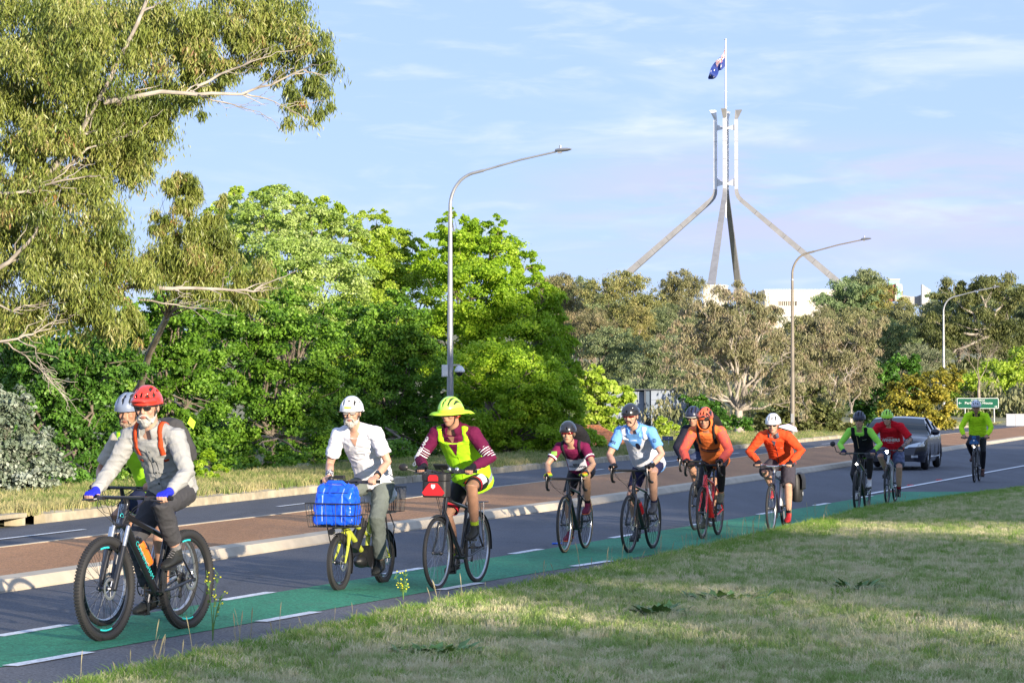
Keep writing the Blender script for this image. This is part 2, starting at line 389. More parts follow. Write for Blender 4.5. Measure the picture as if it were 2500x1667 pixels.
for px, py in ((2182, 1201), (2222, 1185), (2292, 1172)):
    p = gp(px, py); b = MB(); b.box((0, 0, .014), (.16, .1, .024), taper=.7)
    b.build('road_marker', M_redm, loc=p, label={2182: 'small red road marker nearest the green lane start', 2222: 'small red road marker in the middle, beside the white line', 2292: 'small red road marker farthest away, beside the white line'}[px], cat='road marker', group='red road markers by the white line')
# median
strip('median_paving', [(x + .1, y) for x, y in MED_FAR], [(x - .24, y) for x, y in MED_NEAR], yr[1:-1], .10, M_red)
def kerb_run(parent, line, y0, y1, seg, prof, m, name='kerb_stone', gap=.03, flip=1):
    y = y0; k = 0; cache = {}
    while y < y1:
        a = V((lerp_line(line, y), y, 0)); yn = y + seg; bpt = V((lerp_line(line, yn), yn, 0)); d = bpt - a; ln = round(d.length, 1)
        if ln not in cache:
            q = MB(); L_ = ln - gap; n = len(prof); vs = []
            for xx in (0, L_): vs += [(xx, p[0] * flip, p[1]) for p in prof]
            q.add(vs, [tuple(range(n)), tuple(range(2 * n - 1, n - 1, -1))] + [(i, (i + 1) % n, n + (i + 1) % n, n + i) for i in range(n)])
            cache[ln] = q.mesh(name, m, False)
        o = obj(name, cache[ln], parent, loc=(a.x, a.y, random.uniform(-.002, .003)), rz=math.atan2(d.y, d.x))
        y = yn; k += 1
k1 = empty('median_kerb'); k1['kind'] = 'structure'
kerb_run(k1, MED_NEAR, 12.2, 128, 3.05, [(-.02, -.05), (-.02, .02), (.055, .112), (.30, .118), (.30, -.05)], M_kerb)
k2 = empty('median_far_kerb'); k2['kind'] = 'structure'
kerb_run(k2, MED_FAR, 20, 150, 3.05, [(.02, -.05), (.0, .105), (-.10, .108), (-.10, -.05)], M_kerb)
k3 = empty('far_kerb'); k3['kind'] = 'structure'
kerb_run(k3, FAR_KERB, 39.2, 190, 2.45, [(.0, -.05), (.03, .13), (.2, .16), (.2, -.05)], M_kerb2)
# drain inlet at the left end of the far kerb
s = empty('storm_drain', (lerp_line(FAR_KERB, 37.9), 37.9, 0), math.atan2(1, .234), 'concrete kerb drain inlet with dark slot at the left end of the far kerb', 'drain')
b = MB(); b.box((-1.2, .25, .15), (3.4, .6, .06)); b.build('lintel', M_kerb2, s)
b = MB(); b.box((-1.2, .42, .045), (3.3, .12, .15)); b.build('inlet_throat', M_dark, s)
for q in (.53, -2.95): b = MB(); b.box((q, .15, .055), (.1, .28, .13)); b.build('cheek', M_kerb2, s)
# far verge bank
strip('verge', [(x - 4.2, y) for x, y in FAR_KERB], [(x - .2, y) for x, y in FAR_KERB], yr[1:], .12, M_ground)

# ------------------------------------------------------------------ grass (uncountable: stuff)
def grass_mat(name, g1, g2, dry, thr_lo, thr_hi, sc_):
    m = bpy.data.materials.new(name); m.use_nodes = True; t = m.node_tree; n = t.nodes; b = n['Principled BSDF']
    ge = n.new('ShaderNodeNewGeometry'); nz = n.new('ShaderNodeTexNoise'); nz.inputs['Scale'].default_value = sc_; nz.inputs['Detail'].default_value = 5; nz.inputs['Roughness'].default_value = .65
    t.links.new(ge.outputs['Position'], nz.inputs['Vector'])
    oi = n.new('ShaderNodeObjectInfo')
    ad = n.new('ShaderNodeMath'); ad.operation = 'MULTIPLY_ADD'; t.links.new(oi.outputs['Random'], ad.inputs[0]); ad.inputs[1].default_value = .34; t.links.new(nz.outputs['Fac'], ad.inputs[2])
    mr = n.new('ShaderNodeMapRange'); mr.inputs[1].default_value = thr_lo; mr.inputs[2].default_value = thr_hi; t.links.new(ad.outputs[0], mr.inputs[0])
    gm = n.new('ShaderNodeMix'); gm.data_type = 'RGBA'; t.links.new(oi.outputs['Random'], gm.inputs[0]); gm.inputs[6].default_value = (*g1, 1); gm.inputs[7].default_value = (*g2, 1)
    mm = n.new('ShaderNodeMix'); mm.data_type = 'RGBA'; t.links.new(mr.outputs[0], mm.inputs[0]); t.links.new(gm.outputs[2], mm.inputs[6]); mm.inputs[7].default_value = (*dry, 1)
    t.links.new(mm.outputs[2], b.inputs['Base Color']); b.inputs['Roughness'].default_value = .65; b.inputs['Specular IOR Level'].default_value = .25
    tr = n.new('ShaderNodeBsdfTranslucent'); t.links.new(mm.outputs[2], tr.inputs[0]); ms = n.new('ShaderNodeMixShader'); ms.inputs[0].default_value = .3
    t.links.new(b.outputs[0], ms.inputs[1]); t.links.new(tr.outputs[0], ms.inputs[2]); t.links.new(ms.outputs[0], n['Material Output'].inputs[0])
    return m
M_gr = grass_mat('verge_grass', (.24, .36, .085), (.36, .46, .14), (.70, .63, .40), .53, .80, 1.3)
M_gr2 = grass_mat('far_verge_grass', (.14, .22, .045), (.22, .28, .07), (.52, .45, .22), .54, .84, .5)
M_grg = grass_mat('edge_grass', (.16, .30, .04), (.25, .40, .065), (.55, .52, .25), .72, .95, 1.5)
def tuft(name, n_, h, spread, w_, m, lean=.5, seed=0):
    r_ = np.random.default_rng(seed); out = []
    for i in range(n_):
        a = r_.uniform(0, 6.283); d = r_.uniform(0, spread); b0 = np.array([math.cos(a) * d, math.sin(a) * d, 0])
        hh = h * r_.uniform(.5, 1.1); la = r_.uniform(0, 6.283); le = r_.uniform(.1, 1) * lean * hh
        dr = np.array([math.cos(la), math.sin(la), 0]); sd = np.array([-dr[1], dr[0], 0]) * w_ / 2
        sd = sd * math.cos(a) + dr * w_ / 2 * math.sin(a)
        mid = b0 + dr * le * .35 + np.array([0, 0, hh * .6]); tip = b0 + dr * le + np.array([0, 0, hh * (1 - .25 * lean)])
        out.append([b0 - sd, b0 + sd, mid + sd * .8, mid - sd * .8]); out.append([mid - sd * .8, mid + sd * .8, tip, tip])
    return arr_mesh(name, np.array(out), 4, m)
def scatter(name, pts, meshes, label, smin, smax, seed=1):
    c = bpy.data.collections.new(name + '_tufts')
    for i, me in enumerate(meshes):
        o = bpy.data.objects.new('tuft', me); c.objects.link(o)
    me = bpy.data.meshes.new(name); me.vertices.add(len(pts)); me.vertices.foreach_set('co', np.asarray(pts, dtype=np.float32).ravel()); me.update()
    o = obj(name, me, kind='stuff', label=label)
    ng = bpy.data.node_groups.new(name, 'GeometryNodeTree')
    ng.interface.new_socket('Geometry', in_out='INPUT', socket_type='NodeSocketGeometry'); ng.interface.new_socket('Geometry', in_out='OUTPUT', socket_type='NodeSocketGeometry')
    n = ng.nodes; gi = n.new('NodeGroupInput'); go = n.new('NodeGroupOutput'); ip = n.new('GeometryNodeInstanceOnPoints'); ci = n.new('GeometryNodeCollectionInfo')
    ci.inputs[0].default_value = c; ci.inputs['Separate Children'].default_value = True; ci.inputs['Reset Children'].default_value = True
    rv = n.new('FunctionNodeRandomValue'); rv.data_type = 'FLOAT_VECTOR'; rv.inputs[0].default_value = (-.12, -.12, 0); rv.inputs[1].default_value = (.12, .12, 6.283)
    rs = n.new('FunctionNodeRandomValue'); rs.inputs[2].default_value = smin; rs.inputs[3].default_value = smax; rs.inputs['Seed'].default_value = 5
    ip.inputs['Pick Instance'].default_value = True
    ng.links.new(gi.outputs[0], ip.inputs['Points']); ng.links.new(ci.outputs[0], ip.inputs['Instance']); ng.links.new(rv.outputs[0], ip.inputs['Rotation']); ng.links.new(rs.outputs[1], ip.inputs['Scale'])
    ng.links.new(ip.outputs[0], go.inputs[0])
    mo = o.modifiers.new('scatter', 'NODES'); mo.node_group = ng; return o
def region_pts(n_, y0, y1, xa, xb, z, bias=1.0, keep=None):
    out = []
    y = y0 + (y1 - y0) * rng.random(n_) ** bias
    for yy in y:
        a, b_ = xa(yy), xb(yy)
        if b_ <= a: continue
        x = rng.uniform(a, b_)
        if keep and not keep(x, yy): continue
        out.append((x, yy, z))
    return out
strip('grass_verge', GRASS_EDGE, None, [-20, 0, 10, 17, 22, 27, 32, 38, 44, 50, 60, 70, 80, 92], .03, M_ground, xr=60)
fr = lambda y: .215 * y + 1.2
tl = [tuft('tuft', 26, .085, .07, .0055, M_gr, .9, i) for i in range(5)]
pts = region_pts(31000, 15.5, 62, lambda y: lerp_line(GRASS_EDGE, y) + .05, fr, .03, 1.5)
scatter('lawn_grass', pts, tl, 'short mown grass of the near verge, green and straw coloured', .6, 1.25)
te = [tuft('tuft', 24, .12, .09, .006, M_grg, .7, 20 + i) for i in range(4)]
pts = []
for i in range(5200):
    y = rng.uniform(15.5, 62) if i % 3 else rng.uniform(28, 60)
    e = lerp_line(GRASS_EDGE, y); pts.append((e + abs(rng.normal(0, .32)) + .05 + .10 * noise.noise(V((y * 1.3, 0, 0))), y, .02))
for i in range(1800):
    y = rng.uniform(16, 50); x = rng.uniform(lerp_line(GRASS_EDGE, y), fr(y))
    if noise.noise(V((x * .9, y * .5, 3))) > .12: pts.append((x, y, .03))
scatter('edge_grass', pts, te, 'longer green grass along the asphalt edge', .5, 1.2)
tf = [tuft('tuft', 22, .22, .16, .012, M_gr2, .7, 40 + i) for i in range(4)]
pts = []
for i in range(17000):
    y = rng.uniform(36, 130) if i % 3 == 0 else rng.uniform(38, 75) if i % 3 == 1 else rng.uniform(110, 215); k_ = lerp_line(FAR_KERB, y)
    pts.append((k_ - .15 - rng.random() ** 1.3 * (4.0 if y < 110 else 16), y, .12 if y < 110 else .08))
scatter('far_verge_grass', pts, tf, 'dry grass growing behind the far kerb', .35, 1.15)
# seed stalks standing at the asphalt edge
M_stalk = mat('seed_stalk', (.34, .30, .17), .8)
def stalk(seed):
    r_ = random.Random(seed); b = MB(); h = r_.uniform(.14, .30); l = r_.uniform(-.06, .06)
    pts = [V((l * t * t, 0, h * t)) for t in (0, .3, .6, .85, 1)]
    b.tube(pts, [.0022, .002, .0017, .005, .001], 4); b.tube([pts[1], pts[1] + V((.03, .01, .09))], [.003, .0005], 3); b.tube([pts[0], V((-.04, .02, .10))], [.003, .0005], 3)
    return b.mesh('stalk', M_stalk)
pts = [(lerp_line(GRASS_EDGE, y) + rng.normal(.0, .16), y, .02) for y in rng.uniform(16, 46, 110)]
scatter('seed_stalks', pts, [stalk(i) for i in range(4)], 'thin dry seed stalks along the edge of the grass', .6, 1.2)
# flowering weed beside the first rider, broad leaved weeds on the lawn
M_wd = mat('weed_leaf', (.10, .20, .045), .6, noise_amt=.3, nscale=9)
M_yel = mat('yellow_flower', (.75, .72, .03), .5)
def flower_weed(px, py, h, label):
    p = gp(px, py, .02); s = empty('flowering_weed', p, 0, label, 'weed', 'yellow flowering weeds at the asphalt edge')
    r_ = random.Random(int(px)); b = MB(); fl = MB()
    for k in range(5):
        a = r_.uniform(0, 6.28); le = r_.uniform(.02, .09); hh = h * r_.uniform(.55, 1)
        q = [V((math.cos(a) * le * t * t, math.sin(a) * le * t * t, hh * t)) for t in (0, .35, .7, 1)]
        b.tube(q, [.004, .003, .0025, .0015], 4)
        for j in range(5):
            t = r_.uniform(.3, 1); c = q[1].lerp(q[3], t); d = V((r_.uniform(-.04, .04), r_.uniform(-.04, .04), r_.uniform(.01, .05)))
            b.tube([c, c + d], [.002, .001], 3); fl.ell(c + d, (.0075, .0075, .006), n=6, m=4)
            b.add([c, c + V((d.y, -d.x, .005)) * .8 + V((0, 0, .01)), c - d * .6, c + V((-d.y, d.x, 0)) * .4], [(0, 1, 2, 3)])
    b.build('stem', M_wd, s); fl.build('flowers', M_yel, s, kind='stuff')
flower_weed(521, 1562, .52, 'tall spindly weed with yellow flowers beside the first bicycle')
flower_weed(985, 1462, .24, 'yellow flowering weed in front of the high visibility rider')
def broad_weed(px, py, sz, label):
    p = gp(px, py, .03); b = MB(); r_ = random.Random(int(px))
    for k in range(46):
        a = r_.uniform(0, 6.28); d = r_.uniform(0, 1) * sz * .6; c = V((math.cos(a) * d * 1.7, math.sin(a) * d, 0)); l_ = r_.uniform(.5, 1) * .22; dr = V((math.cos(a + r_.uniform(-.6, .6)), math.sin(a), r_.uniform(.25, 1))).normalized()
        sd = dr.cross(V((0, 0, 1))).normalized() * l_ * .2; q = c + dr * l_ * .5 + V((0, 0, .01)); t = c + dr * l_ - V((0, 0, .02))
        b.add([c, q - sd, q - sd * .3 + dr * .02, t, q + sd * .4, q + sd], [(0, 1, 2, 5), (2, 3, 4, 5)])
    b.build('broadleaf_weed', M_wd, smooth=False, loc=p, label=label, cat='weed')
broad_weed(1770, 1467, .34, 'largest dark leafy weed clump on the lawn, right of centre')
broad_weed(1610, 1503, .20, 'dark leafy weed clump low on the lawn, left of the largest clump')
broad_weed(2090, 1440, .22, 'dark leafy weed clump on the right of the lawn')
broad_weed(1060, 1600, .24, 'dark leafy weed clump nearest the bottom edge of the lawn')
# twig lying against the median kerb, blue plastic scrap on the road
b = MB(); p = gp(790, 1322); 
for k in range(5): b.tube([V((0, 0, .01)), V((random.uniform(.1, .3), random.uniform(-.12, .1), .03)), V((random.uniform(.2, .4), random.uniform(-.2, .2), .02))], [.008, .006, .003], 4)
b.build('fallen_twig', mat('twig', (.10, .08, .06), .9), loc=p, label='dark fallen twig lying against the median kerb', cat='twig')
b = MB(); b.tube([(0, 0, .012), (.12, .03, .012)], .012, 6); b.build('plastic_scrap', mat('blue_scrap', (.02, .15, .75), .4), loc=gp(1348, 1328), label='small blue plastic scrap on the road by the front wheel', cat='litter')
# ------------------------------------------------------------------ foliage
def leaf_mat(name, stops, trans=.35, rough=.5, spec=.4, objtint=False):
    m = bpy.data.materials.new(name); m.use_nodes = True; t = m.node_tree; n = t.nodes; b = n['Principled BSDF']
    at = n.new('ShaderNodeAttribute'); at.attribute_name = 'tint'
    cr = n.new('ShaderNodeValToRGB'); cr.color_ramp.interpolation = 'LINEAR'
    e = cr.color_ramp.elements
    while len(e) < len(stops): e.new(.5)
    for i, (p, c) in enumerate(stops): e[i].position = p; e[i].color = (*c, 1)
    t.links.new(at.outputs['Fac'], cr.inputs[0]); src = cr.outputs[0]
    if objtint:
        oi = n.new('ShaderNodeObjectInfo'); mm = n.new('ShaderNodeMix'); mm.data_type = 'RGBA'; mm.blend_type = 'MULTIPLY'; mm.inputs[0].default_value = 1
        t.links.new(src, mm.inputs[6]); t.links.new(oi.outputs['Color'], mm.inputs[7]); src = mm.outputs[2]
    t.links.new(src, b.inputs['Base Color']); b.inputs['Roughness'].default_value = rough; b.inputs['Specular IOR Level'].default_value = spec
    tr = n.new('ShaderNodeBsdfTranslucent'); t.links.new(src, tr.inputs[0]); ms = n.new('ShaderNodeMixShader'); ms.inputs[0].default_value = trans
    t.links.new(b.outputs[0], ms.inputs[1]); t.links.new(tr.outputs[0], ms.inputs[2]); t.links.new(ms.outputs[0], n['Material Output'].inputs[0])
    return m
def norm(a): return a / np.maximum(np.linalg.norm(a, axis=-1, keepdims=True), 1e-9)
def leaves(name, blobs, n_, size, kind, m, seed=0, sub=26, sub_r=.24, shell=.5, flat=.5, thin=None):
    """blobs: (centre, radii[, weight]); clustered leaves through each blob's volume, denser towards its outside"""
    r_ = np.random.default_rng(seed)
    wts = np.array([(b[2] if len(b) > 2 else 1) * (b[1][0] * b[1][2]) ** .9 for b in blobs]); wts = wts / wts.sum()
    C = []; TI = []; OUT = []
    for (bl, wt) in zip(blobs, wts):
        c = np.array(bl[0]); rad = np.array(bl[1]); k = max(6, int(n_ * wt)); ms_ = max(5, int(sub * (rad.mean() ** 1.4) + 4))
        d = norm(r_.normal(size=(ms_, 3))); rr = (shell + (1 - shell) * r_.random(ms_) ** .6)
        sc_ = c + d * rad * rr[:, None]; sr = rad.mean() * sub_r * r_.uniform(.5, 1.4, ms_); st = r_.uniform(0, 1, ms_)
        idx = r_.integers(0, ms_, k); off = r_.normal(size=(k, 3)) * np.array([1, 1, flat]) * .55
        off[:, 2] -= .25 * (off[:, 0] ** 2 + off[:, 1] ** 2)
        p = sc_[idx] + off * sr[idx][:, None]
        C.append(p); TI.append(st[idx] * .55 + r_.random(k) * .45); OUT.append(norm(p - c))
    P = np.concatenate(C); T = np.concatenate(TI); O = np.concatenate(OUT); n = len(P)
    s = size * r_.uniform(.6, 1.35, n)[:, None]
    if kind == 'gum':            # long narrow hanging leaves
        dn = norm(np.stack([r_.normal(0, .42, n), r_.normal(0, .42, n), -np.ones(n)], 1)); sd = norm(np.cross(dn, r_.normal(size=(n, 3))))
        w_ = s * (thin or .085)
        cv = norm(np.cross(dn, sd)) * s * r_.uniform(-.16, .16, n)[:, None]
        v = np.stack([P, P + dn * s * .45 + sd * w_ + cv, P + dn * s + cv * .4, P + dn * s * .5 - sd * w_ + cv], 1)
    else:
        nr = norm(O * .55 + r_.normal(size=(n, 3)) * .7 + np.array([0, 0, .55])); a = norm(np.cross(nr, r_.normal(size=(n, 3)))); b_ = np.cross(nr, a)
        fo = nr * s * .12
        v = np.stack([P - a * s * .5, P + b_ * s * .36 + a * s * .05 + fo, P + a * s * .55, P - b_ * s * .36 + fo + a * s * .05], 1)
    return arr_mesh(name, v, 4, m, T)
def limb_path(a, b, n=6, wob=.12, sag=0.0):
    a = V(a); b = V(b); d = (b - a).length; pts = []
    for i in range(n + 1):
        t = i / n; p = a.lerp(b, t); q = math.sin(math.pi * t)
        p += V((random.uniform(-1, 1), random.uniform(-1, 1), random.uniform(-.6, .6))) * wob * d * q * .5 + V((0, 0, sag * d * q)); pts.append(p)
    return pts
def add_limb(mb, pts, r0, r1, n=7):
    k = len(pts); mb.tube(pts, [r0 + (r1 - r0) * (i / (k - 1)) ** .8 for i in range(k)], n)
def tree_wood(name, base, blobs, r0, m, fork=.35, twigs=5, lean=(0, 0), top=None, wob=.14, fine=True):
    """trunk to a fork, limbs to each blob and twigs spreading inside it"""
    mb = MB(); base = V(base)
    zc = sum(b[0][2] for b in blobs) / len(blobs); cx = sum(b[0][0] for b in blobs) / len(blobs); cy = sum(b[0][1] for b in blobs) / len(blobs)
    fk = V((base.x + (cx - base.x) * fork + lean[0], base.y + (cy - base.y) * fork + lean[1], base.z + (zc - base.z) * fork))
    tp = limb_path(base, fk, 5, .05); add_limb(mb, [tp[0] - V((0, 0, .3))] + tp, r0 * 1.25, r0 * .75, 9)
    ends = []
    for b in blobs:
        c = V(b[0]); e = limb_path(fk, c + V((0, 0, -.1 * b[1][2])), 6, wob, .05); rl = r0 * .5 * min(1, .4 + b[1][0] * .25)
        add_limb(mb, e, rl, rl * .3)
        if fine:
            for k in range(twigs):
                s_ = e[random.randint(3, 6)]; d = V((random.gauss(0, 1), random.gauss(0, 1), random.gauss(.2, .8))).normalized()
                t = c + V((d.x * b[1][0], d.y * b[1][1], d.z * b[1][2])) * random.uniform(.6, .95)
                add_limb(mb, limb_path(s_, t, 4, .2), rl * .35, rl * .06, 5)
    return mb.mesh(name, m)
M_bark = mat('bark', (.16, .13, .10), .9, noise_amt=.4, nscale=6, bump=.6, bscale=20)
M_gbark = mat('gum_bark', (.34, .29, .23), .8, col2=(.16, .12, .09), nscale=2.2, bump=.4, bscale=12)
M_wbark = mat('white_gum_bark', (.46, .41, .35), .85, col2=(.20, .17, .14), nscale=2.4, bump=.4, bscale=8)
LM = {
 'gumnear': leaf_mat('gum_leaves', [(0, (.08, .13, .025)), (.35, (.19, .24, .045)), (.62, (.31, .35, .075)), (.86, (.38, .37, .13)), (.95, (.42, .25, .13)), (1, (.36, .08, .03))], .26, .42, .5),
 'green': leaf_mat('broad_leaves', [(0, (.17, .31, .02)), (.5, (.36, .56, .035)), (.85, (.54, .70, .06)), (1, (.64, .76, .16))], .48, .5, .35),
 'silver': leaf_mat('pale_leaves', [(0, (.20, .33, .05)), (.5, (.40, .54, .12)), (1, (.60, .68, .30))], .35, .5, .35),
 'dark': leaf_mat('dark_leaves', [(0, (.03, .085, .014)), (.5, (.075, .19, .022)), (.82, (.14, .31, .04)), (1, (.28, .46, .10))], .30, .5, .35),  # darkened as shade for the left trees; own dark green elsewhere
 'mid': leaf_mat('shaded_leaves', [(0, (.045, .12, .014)), (.45, (.12, .26, .022)), (.8, (.23, .42, .04)), (1, (.40, .57, .12))], .38, .5, .35),  # same leaves as the green crowns, with shade put into the colour
 'lime': leaf_mat('lime_leaves', [(0, (.24, .37, .03)), (.5, (.42, .57, .055)), (1, (.58, .68, .15))], .42, .5, .35),
 'white': leaf_mat('silver_shrub_leaves', [(0, (.10, .15, .08)), (.5, (.23, .28, .20)), (1, (.46, .50, .43))], .15, .5, .4),
 'hill': leaf_mat('hill_gum_leaves', [(0, (.09, .105, .045)), (.45, (.20, .215, .10)), (.8, (.33, .32, .17)), (1, (.42, .36, .22))], .22, .55, .35, True),
 'pink': leaf_mat('pinkish_gum_leaves', [(0, (.14, .15, .06)), (.4, (.27, .26, .13)), (.7, (.36, .31, .19)), (.88, (.42, .31, .22)), (1, (.30, .42, .12))], .25, .55, .35),
 'wattle': leaf_mat('yellow_wattle_leaves', [(0, (.09, .11, .018)), (.4, (.21, .21, .03)), (.75, (.46, .39, .05)), (1, (.62, .52, .10))], .3, .5, .35),
 'olive': leaf_mat('olive_leaves', [(0, (.06, .08, .025)), (.5, (.14, .165, .05)), (1, (.27, .27, .10))], .3, .5, .35),
}
def bl(px, py, rx, ry, Y, dy=0.0, wt=1.0, depth=None):     # a blob of foliage seen at (px, py), rx by ry photo pixels, at distance Y
    c = wp(px, py, Y + dy); s = (Y + dy) / FPX
    return ((c.x, c.y, c.z), (rx * s, (depth if depth else max(rx, ry) * s * .8), ry * s), wt)
def plant(name, label, cat, base, blobs, n_, size, kind, lm, wood=M_bark, r0=.15, seed=0, group=None, fork=.35, sub=26, sub_r=.24, shell=.5, flat=.5, twigs=5, thin=None, wob=.14, wname='trunk', wblobs=None):
    s = empty(name, base, 0, label, cat, group); o3 = np.array(base)
    bb = [(tuple(np.array(b[0]) - o3), b[1], b[2] if len(b) > 2 else 1) for b in blobs]
    random.seed(seed); obj(wname, tree_wood(wname, (0, 0, 0), [bb[i] for i in wblobs] if wblobs else bb, r0, wood, fork, twigs, wob=wob), s)
    obj('crown', leaves('crown', bb, n_, size, kind, LM[lm], seed, sub, sub_r, shell, flat, thin), s); return s
def base_at(px, Y, z=0.0): x = (px - 1250) * Y / FPX; return V((x, Y, z + hill(x, Y)))

# --- the big gum leaning in from the left, in front of the other trees
Yg = 50
B1 = [bl(60, 60, 190, 150, Yg), bl(250, 40, 190, 130, Yg, 1.2), bl(420, 60, 150, 110, Yg, .5), bl(560, 40, 120, 90, Yg, .6), bl(680, 70, 90, 90, Yg, .8, .9),
      bl(120, 240, 200, 130, Yg, .6), bl(300, 230, 150, 120, Yg, 0), bl(440, 190, 90, 90, Yg, .8, .8), bl(250, 360, 150, 90, Yg, .4), bl(350, 380, 80, 70, Yg, .9, .8),
      bl(755, 120, 60, 90, Yg, .5, .8), bl(790, 190, 45, 80, Yg, .5, .8), bl(735, 250, 55, 55, Yg, .3, .8), bl(690, 190, 50, 40, Yg, .8, .45), bl(560, 130, 80, 50, Yg, .4, .9), bl(500, 170, 70, 50, Yg, .2, .9), bl(470, 240, 60, 40, Yg, .0, .7), bl(620, 110, 60, 40, Yg, .3, .8), bl(400, 300, 45, 50, Yg, .1, .8), bl(200, 450, 90, 50, Yg, -.5, .8), bl(100, 330, 110, 60, Yg, -1.0, .8),
      bl(330, 300, 90, 60, Yg, .7, .8), bl(40, 400, 110, 130, Yg, -.4), bl(330, 420, 50, 40, Yg, .5, .6), bl(150, 110, 150, 110, Yg, -1.2), bl(-120, 220, 150, 220, Yg), bl(-30, 620, 120, 120, Yg, 0, .9),
      bl(130, 520, 190, 95, Yg, -.6), bl(260, 560, 95, 90, Yg, -.2), bl(130, 650, 160, 110, Yg, -.8), bl(290, 680, 90, 90, Yg, -.3), bl(180, 760, 150, 80, Yg, -.5, .9), bl(300, 800, 50, 55, Yg, -.3, .8), bl(30, 760, 90, 60, Yg, -.6, .7)]
gs = plant('gum_tree', 'large gum tree with drooping olive and reddish leaves filling the upper left corner', 'tree', base_at(-420, Yg + 1), B1, 200000, .125, 'gum', 'gumnear', M_gbark, .30, 11, fork=.45, sub=30, sub_r=.30, shell=.25, flat=.9, twigs=3, thin=.095, wblobs=[0, 1, 5, 6, 8])
mb = MB(); o3 = V(gs.location)
def W(px, py, dy=0): return wp(px, py, Yg + dy) - o3
random.seed(4)
def bough(pts, r0, r1, tw=6, tr=.5):
    p = [W(*q) for q in pts]; sm = []
    for i in range(len(p) - 1):
        for k in range(3): t = k / 3; sm.append(p[i].lerp(p[i + 1], t) + V((random.uniform(-1, 1), 0, random.uniform(-1, 1))) * .018)
    sm.append(p[-1]); add_limb(mb, sm, r0, r1, 8)
    for k in range(tw):
        s_ = sm[random.randint(len(sm) // 3, len(sm) - 1)]; d = (p[-1] - p[0]).normalized() + V((random.uniform(-.6, .6), random.uniform(-.8, .8), random.uniform(-.7, .7)))
        add_limb(mb, limb_path(s_, s_ + d * tr * random.uniform(.5, 1.3), 5, .25), r1 * 1.1, .004, 5)
bough([(-200, 330, .2), (60, 470, -.2), (110, 440, -.6), (190, 330, -.8), (260, 200, -.3), (330, 60, -.2), (370, -40, 0)], .075, .03, 8, .7)
bough([(90, 450, -.4), (150, 420, -.6), (210, 360, -.6), (330, 325, -.3)], .035, .015, 8)
bough([(-60, 475, -1.2), (60, 468, -1.3), (150, 440, -1.2), (235, 430, -1)], .03, .012, 6)
bough([(250, 250, -.7), (390, 222, -.8), (480, 228, -.9), (590, 228, -.8), (660, 205, -.8), (740, 168, -.7)], .05, .014, 10, .7)
bough([(460, 222, -.7), (520, 245, -.6), (580, 258, -.5), (632, 272, -.5)], .022, .005, 8, .5)
bough([(480, 210, -.4), (560, 170, -.3), (640, 140, -.3)], .03, .01, 8)
bough([(590, 228, -.7), (650, 240, -.6), (700, 262, -.6)], .02, .006, 6)
bough([(-60, 690, -1.3), (20, 640, -1.3), (85, 570, -1.3), (95, 520, -1.2)], .055, .02, 6)
bough([(-80, 840, -1.2), (20, 830, -1.3), (80, 815, -1.3), (120, 790, -1.2)], .03, .012, 8, .7)
bough([(-40, 832, -1.2), (20, 838, -1.2), (60, 870, -1.1), (100, 905, -1), (140, 945, -1), (160, 975, -1)], .02, .006, 16, .5)
bough([(60, 838, -1.2), (85, 850, -1.2), (90, 880, -1.1), (110, 910, -1), (150, 940, -1)], .014, .004, 12, .4)
bough([(-60, 720, -1.2), (30, 760, -1.3), (60, 745, -1.3), (120, 745, -1.2)], .022, .008, 8)
bough([(300, 700, 0), (380, 700, 0), (440, 705, .1), (540, 705, .2), (620, 712, .3), (640, 695, .4)], .05, .014, 12, .5)
bough([(340, 730, .1), (430, 745, .1), (520, 758, .2)], .022, .006, 8)
mb.build('branch', M_wbark, gs)
# second, smaller gum between the big one and the green trees
Yh = 53
B2 = [bl(430, 440, 38, 35, Yh, 0, .9), bl(470, 460, 30, 45, Yh, 0, .9), bl(455, 500, 45, 30, Yh, 0, .6), bl(545, 490, 18, 25, Yh, 0, .5), bl(520, 560, 60, 45, Yh), bl(450, 570, 55, 40, Yh), bl(390, 540, 40, 40, Yh, 0, .5), bl(430, 630, 95, 55, Yh), bl(530, 630, 60, 55, Yh), bl(480, 690, 70, 40, Yh, 0, .8), bl(620, 680, 60, 50, Yh, .3, .7), bl(600, 720, 50, 30, Yh, .3, .5), bl(370, 640, 50, 50, Yh, 0, .8)]
plant('gum_tree', 'smaller gum tree with brownish hanging leaves between the big gum and green trees', 'tree', base_at(250, 62), B2, 48000, .115, 'gum', 'gumnear', M_gbark, .09, 12, fork=.7, sub=40, sub_r=.34, shell=.2, flat=.9, twigs=2, thin=.085)

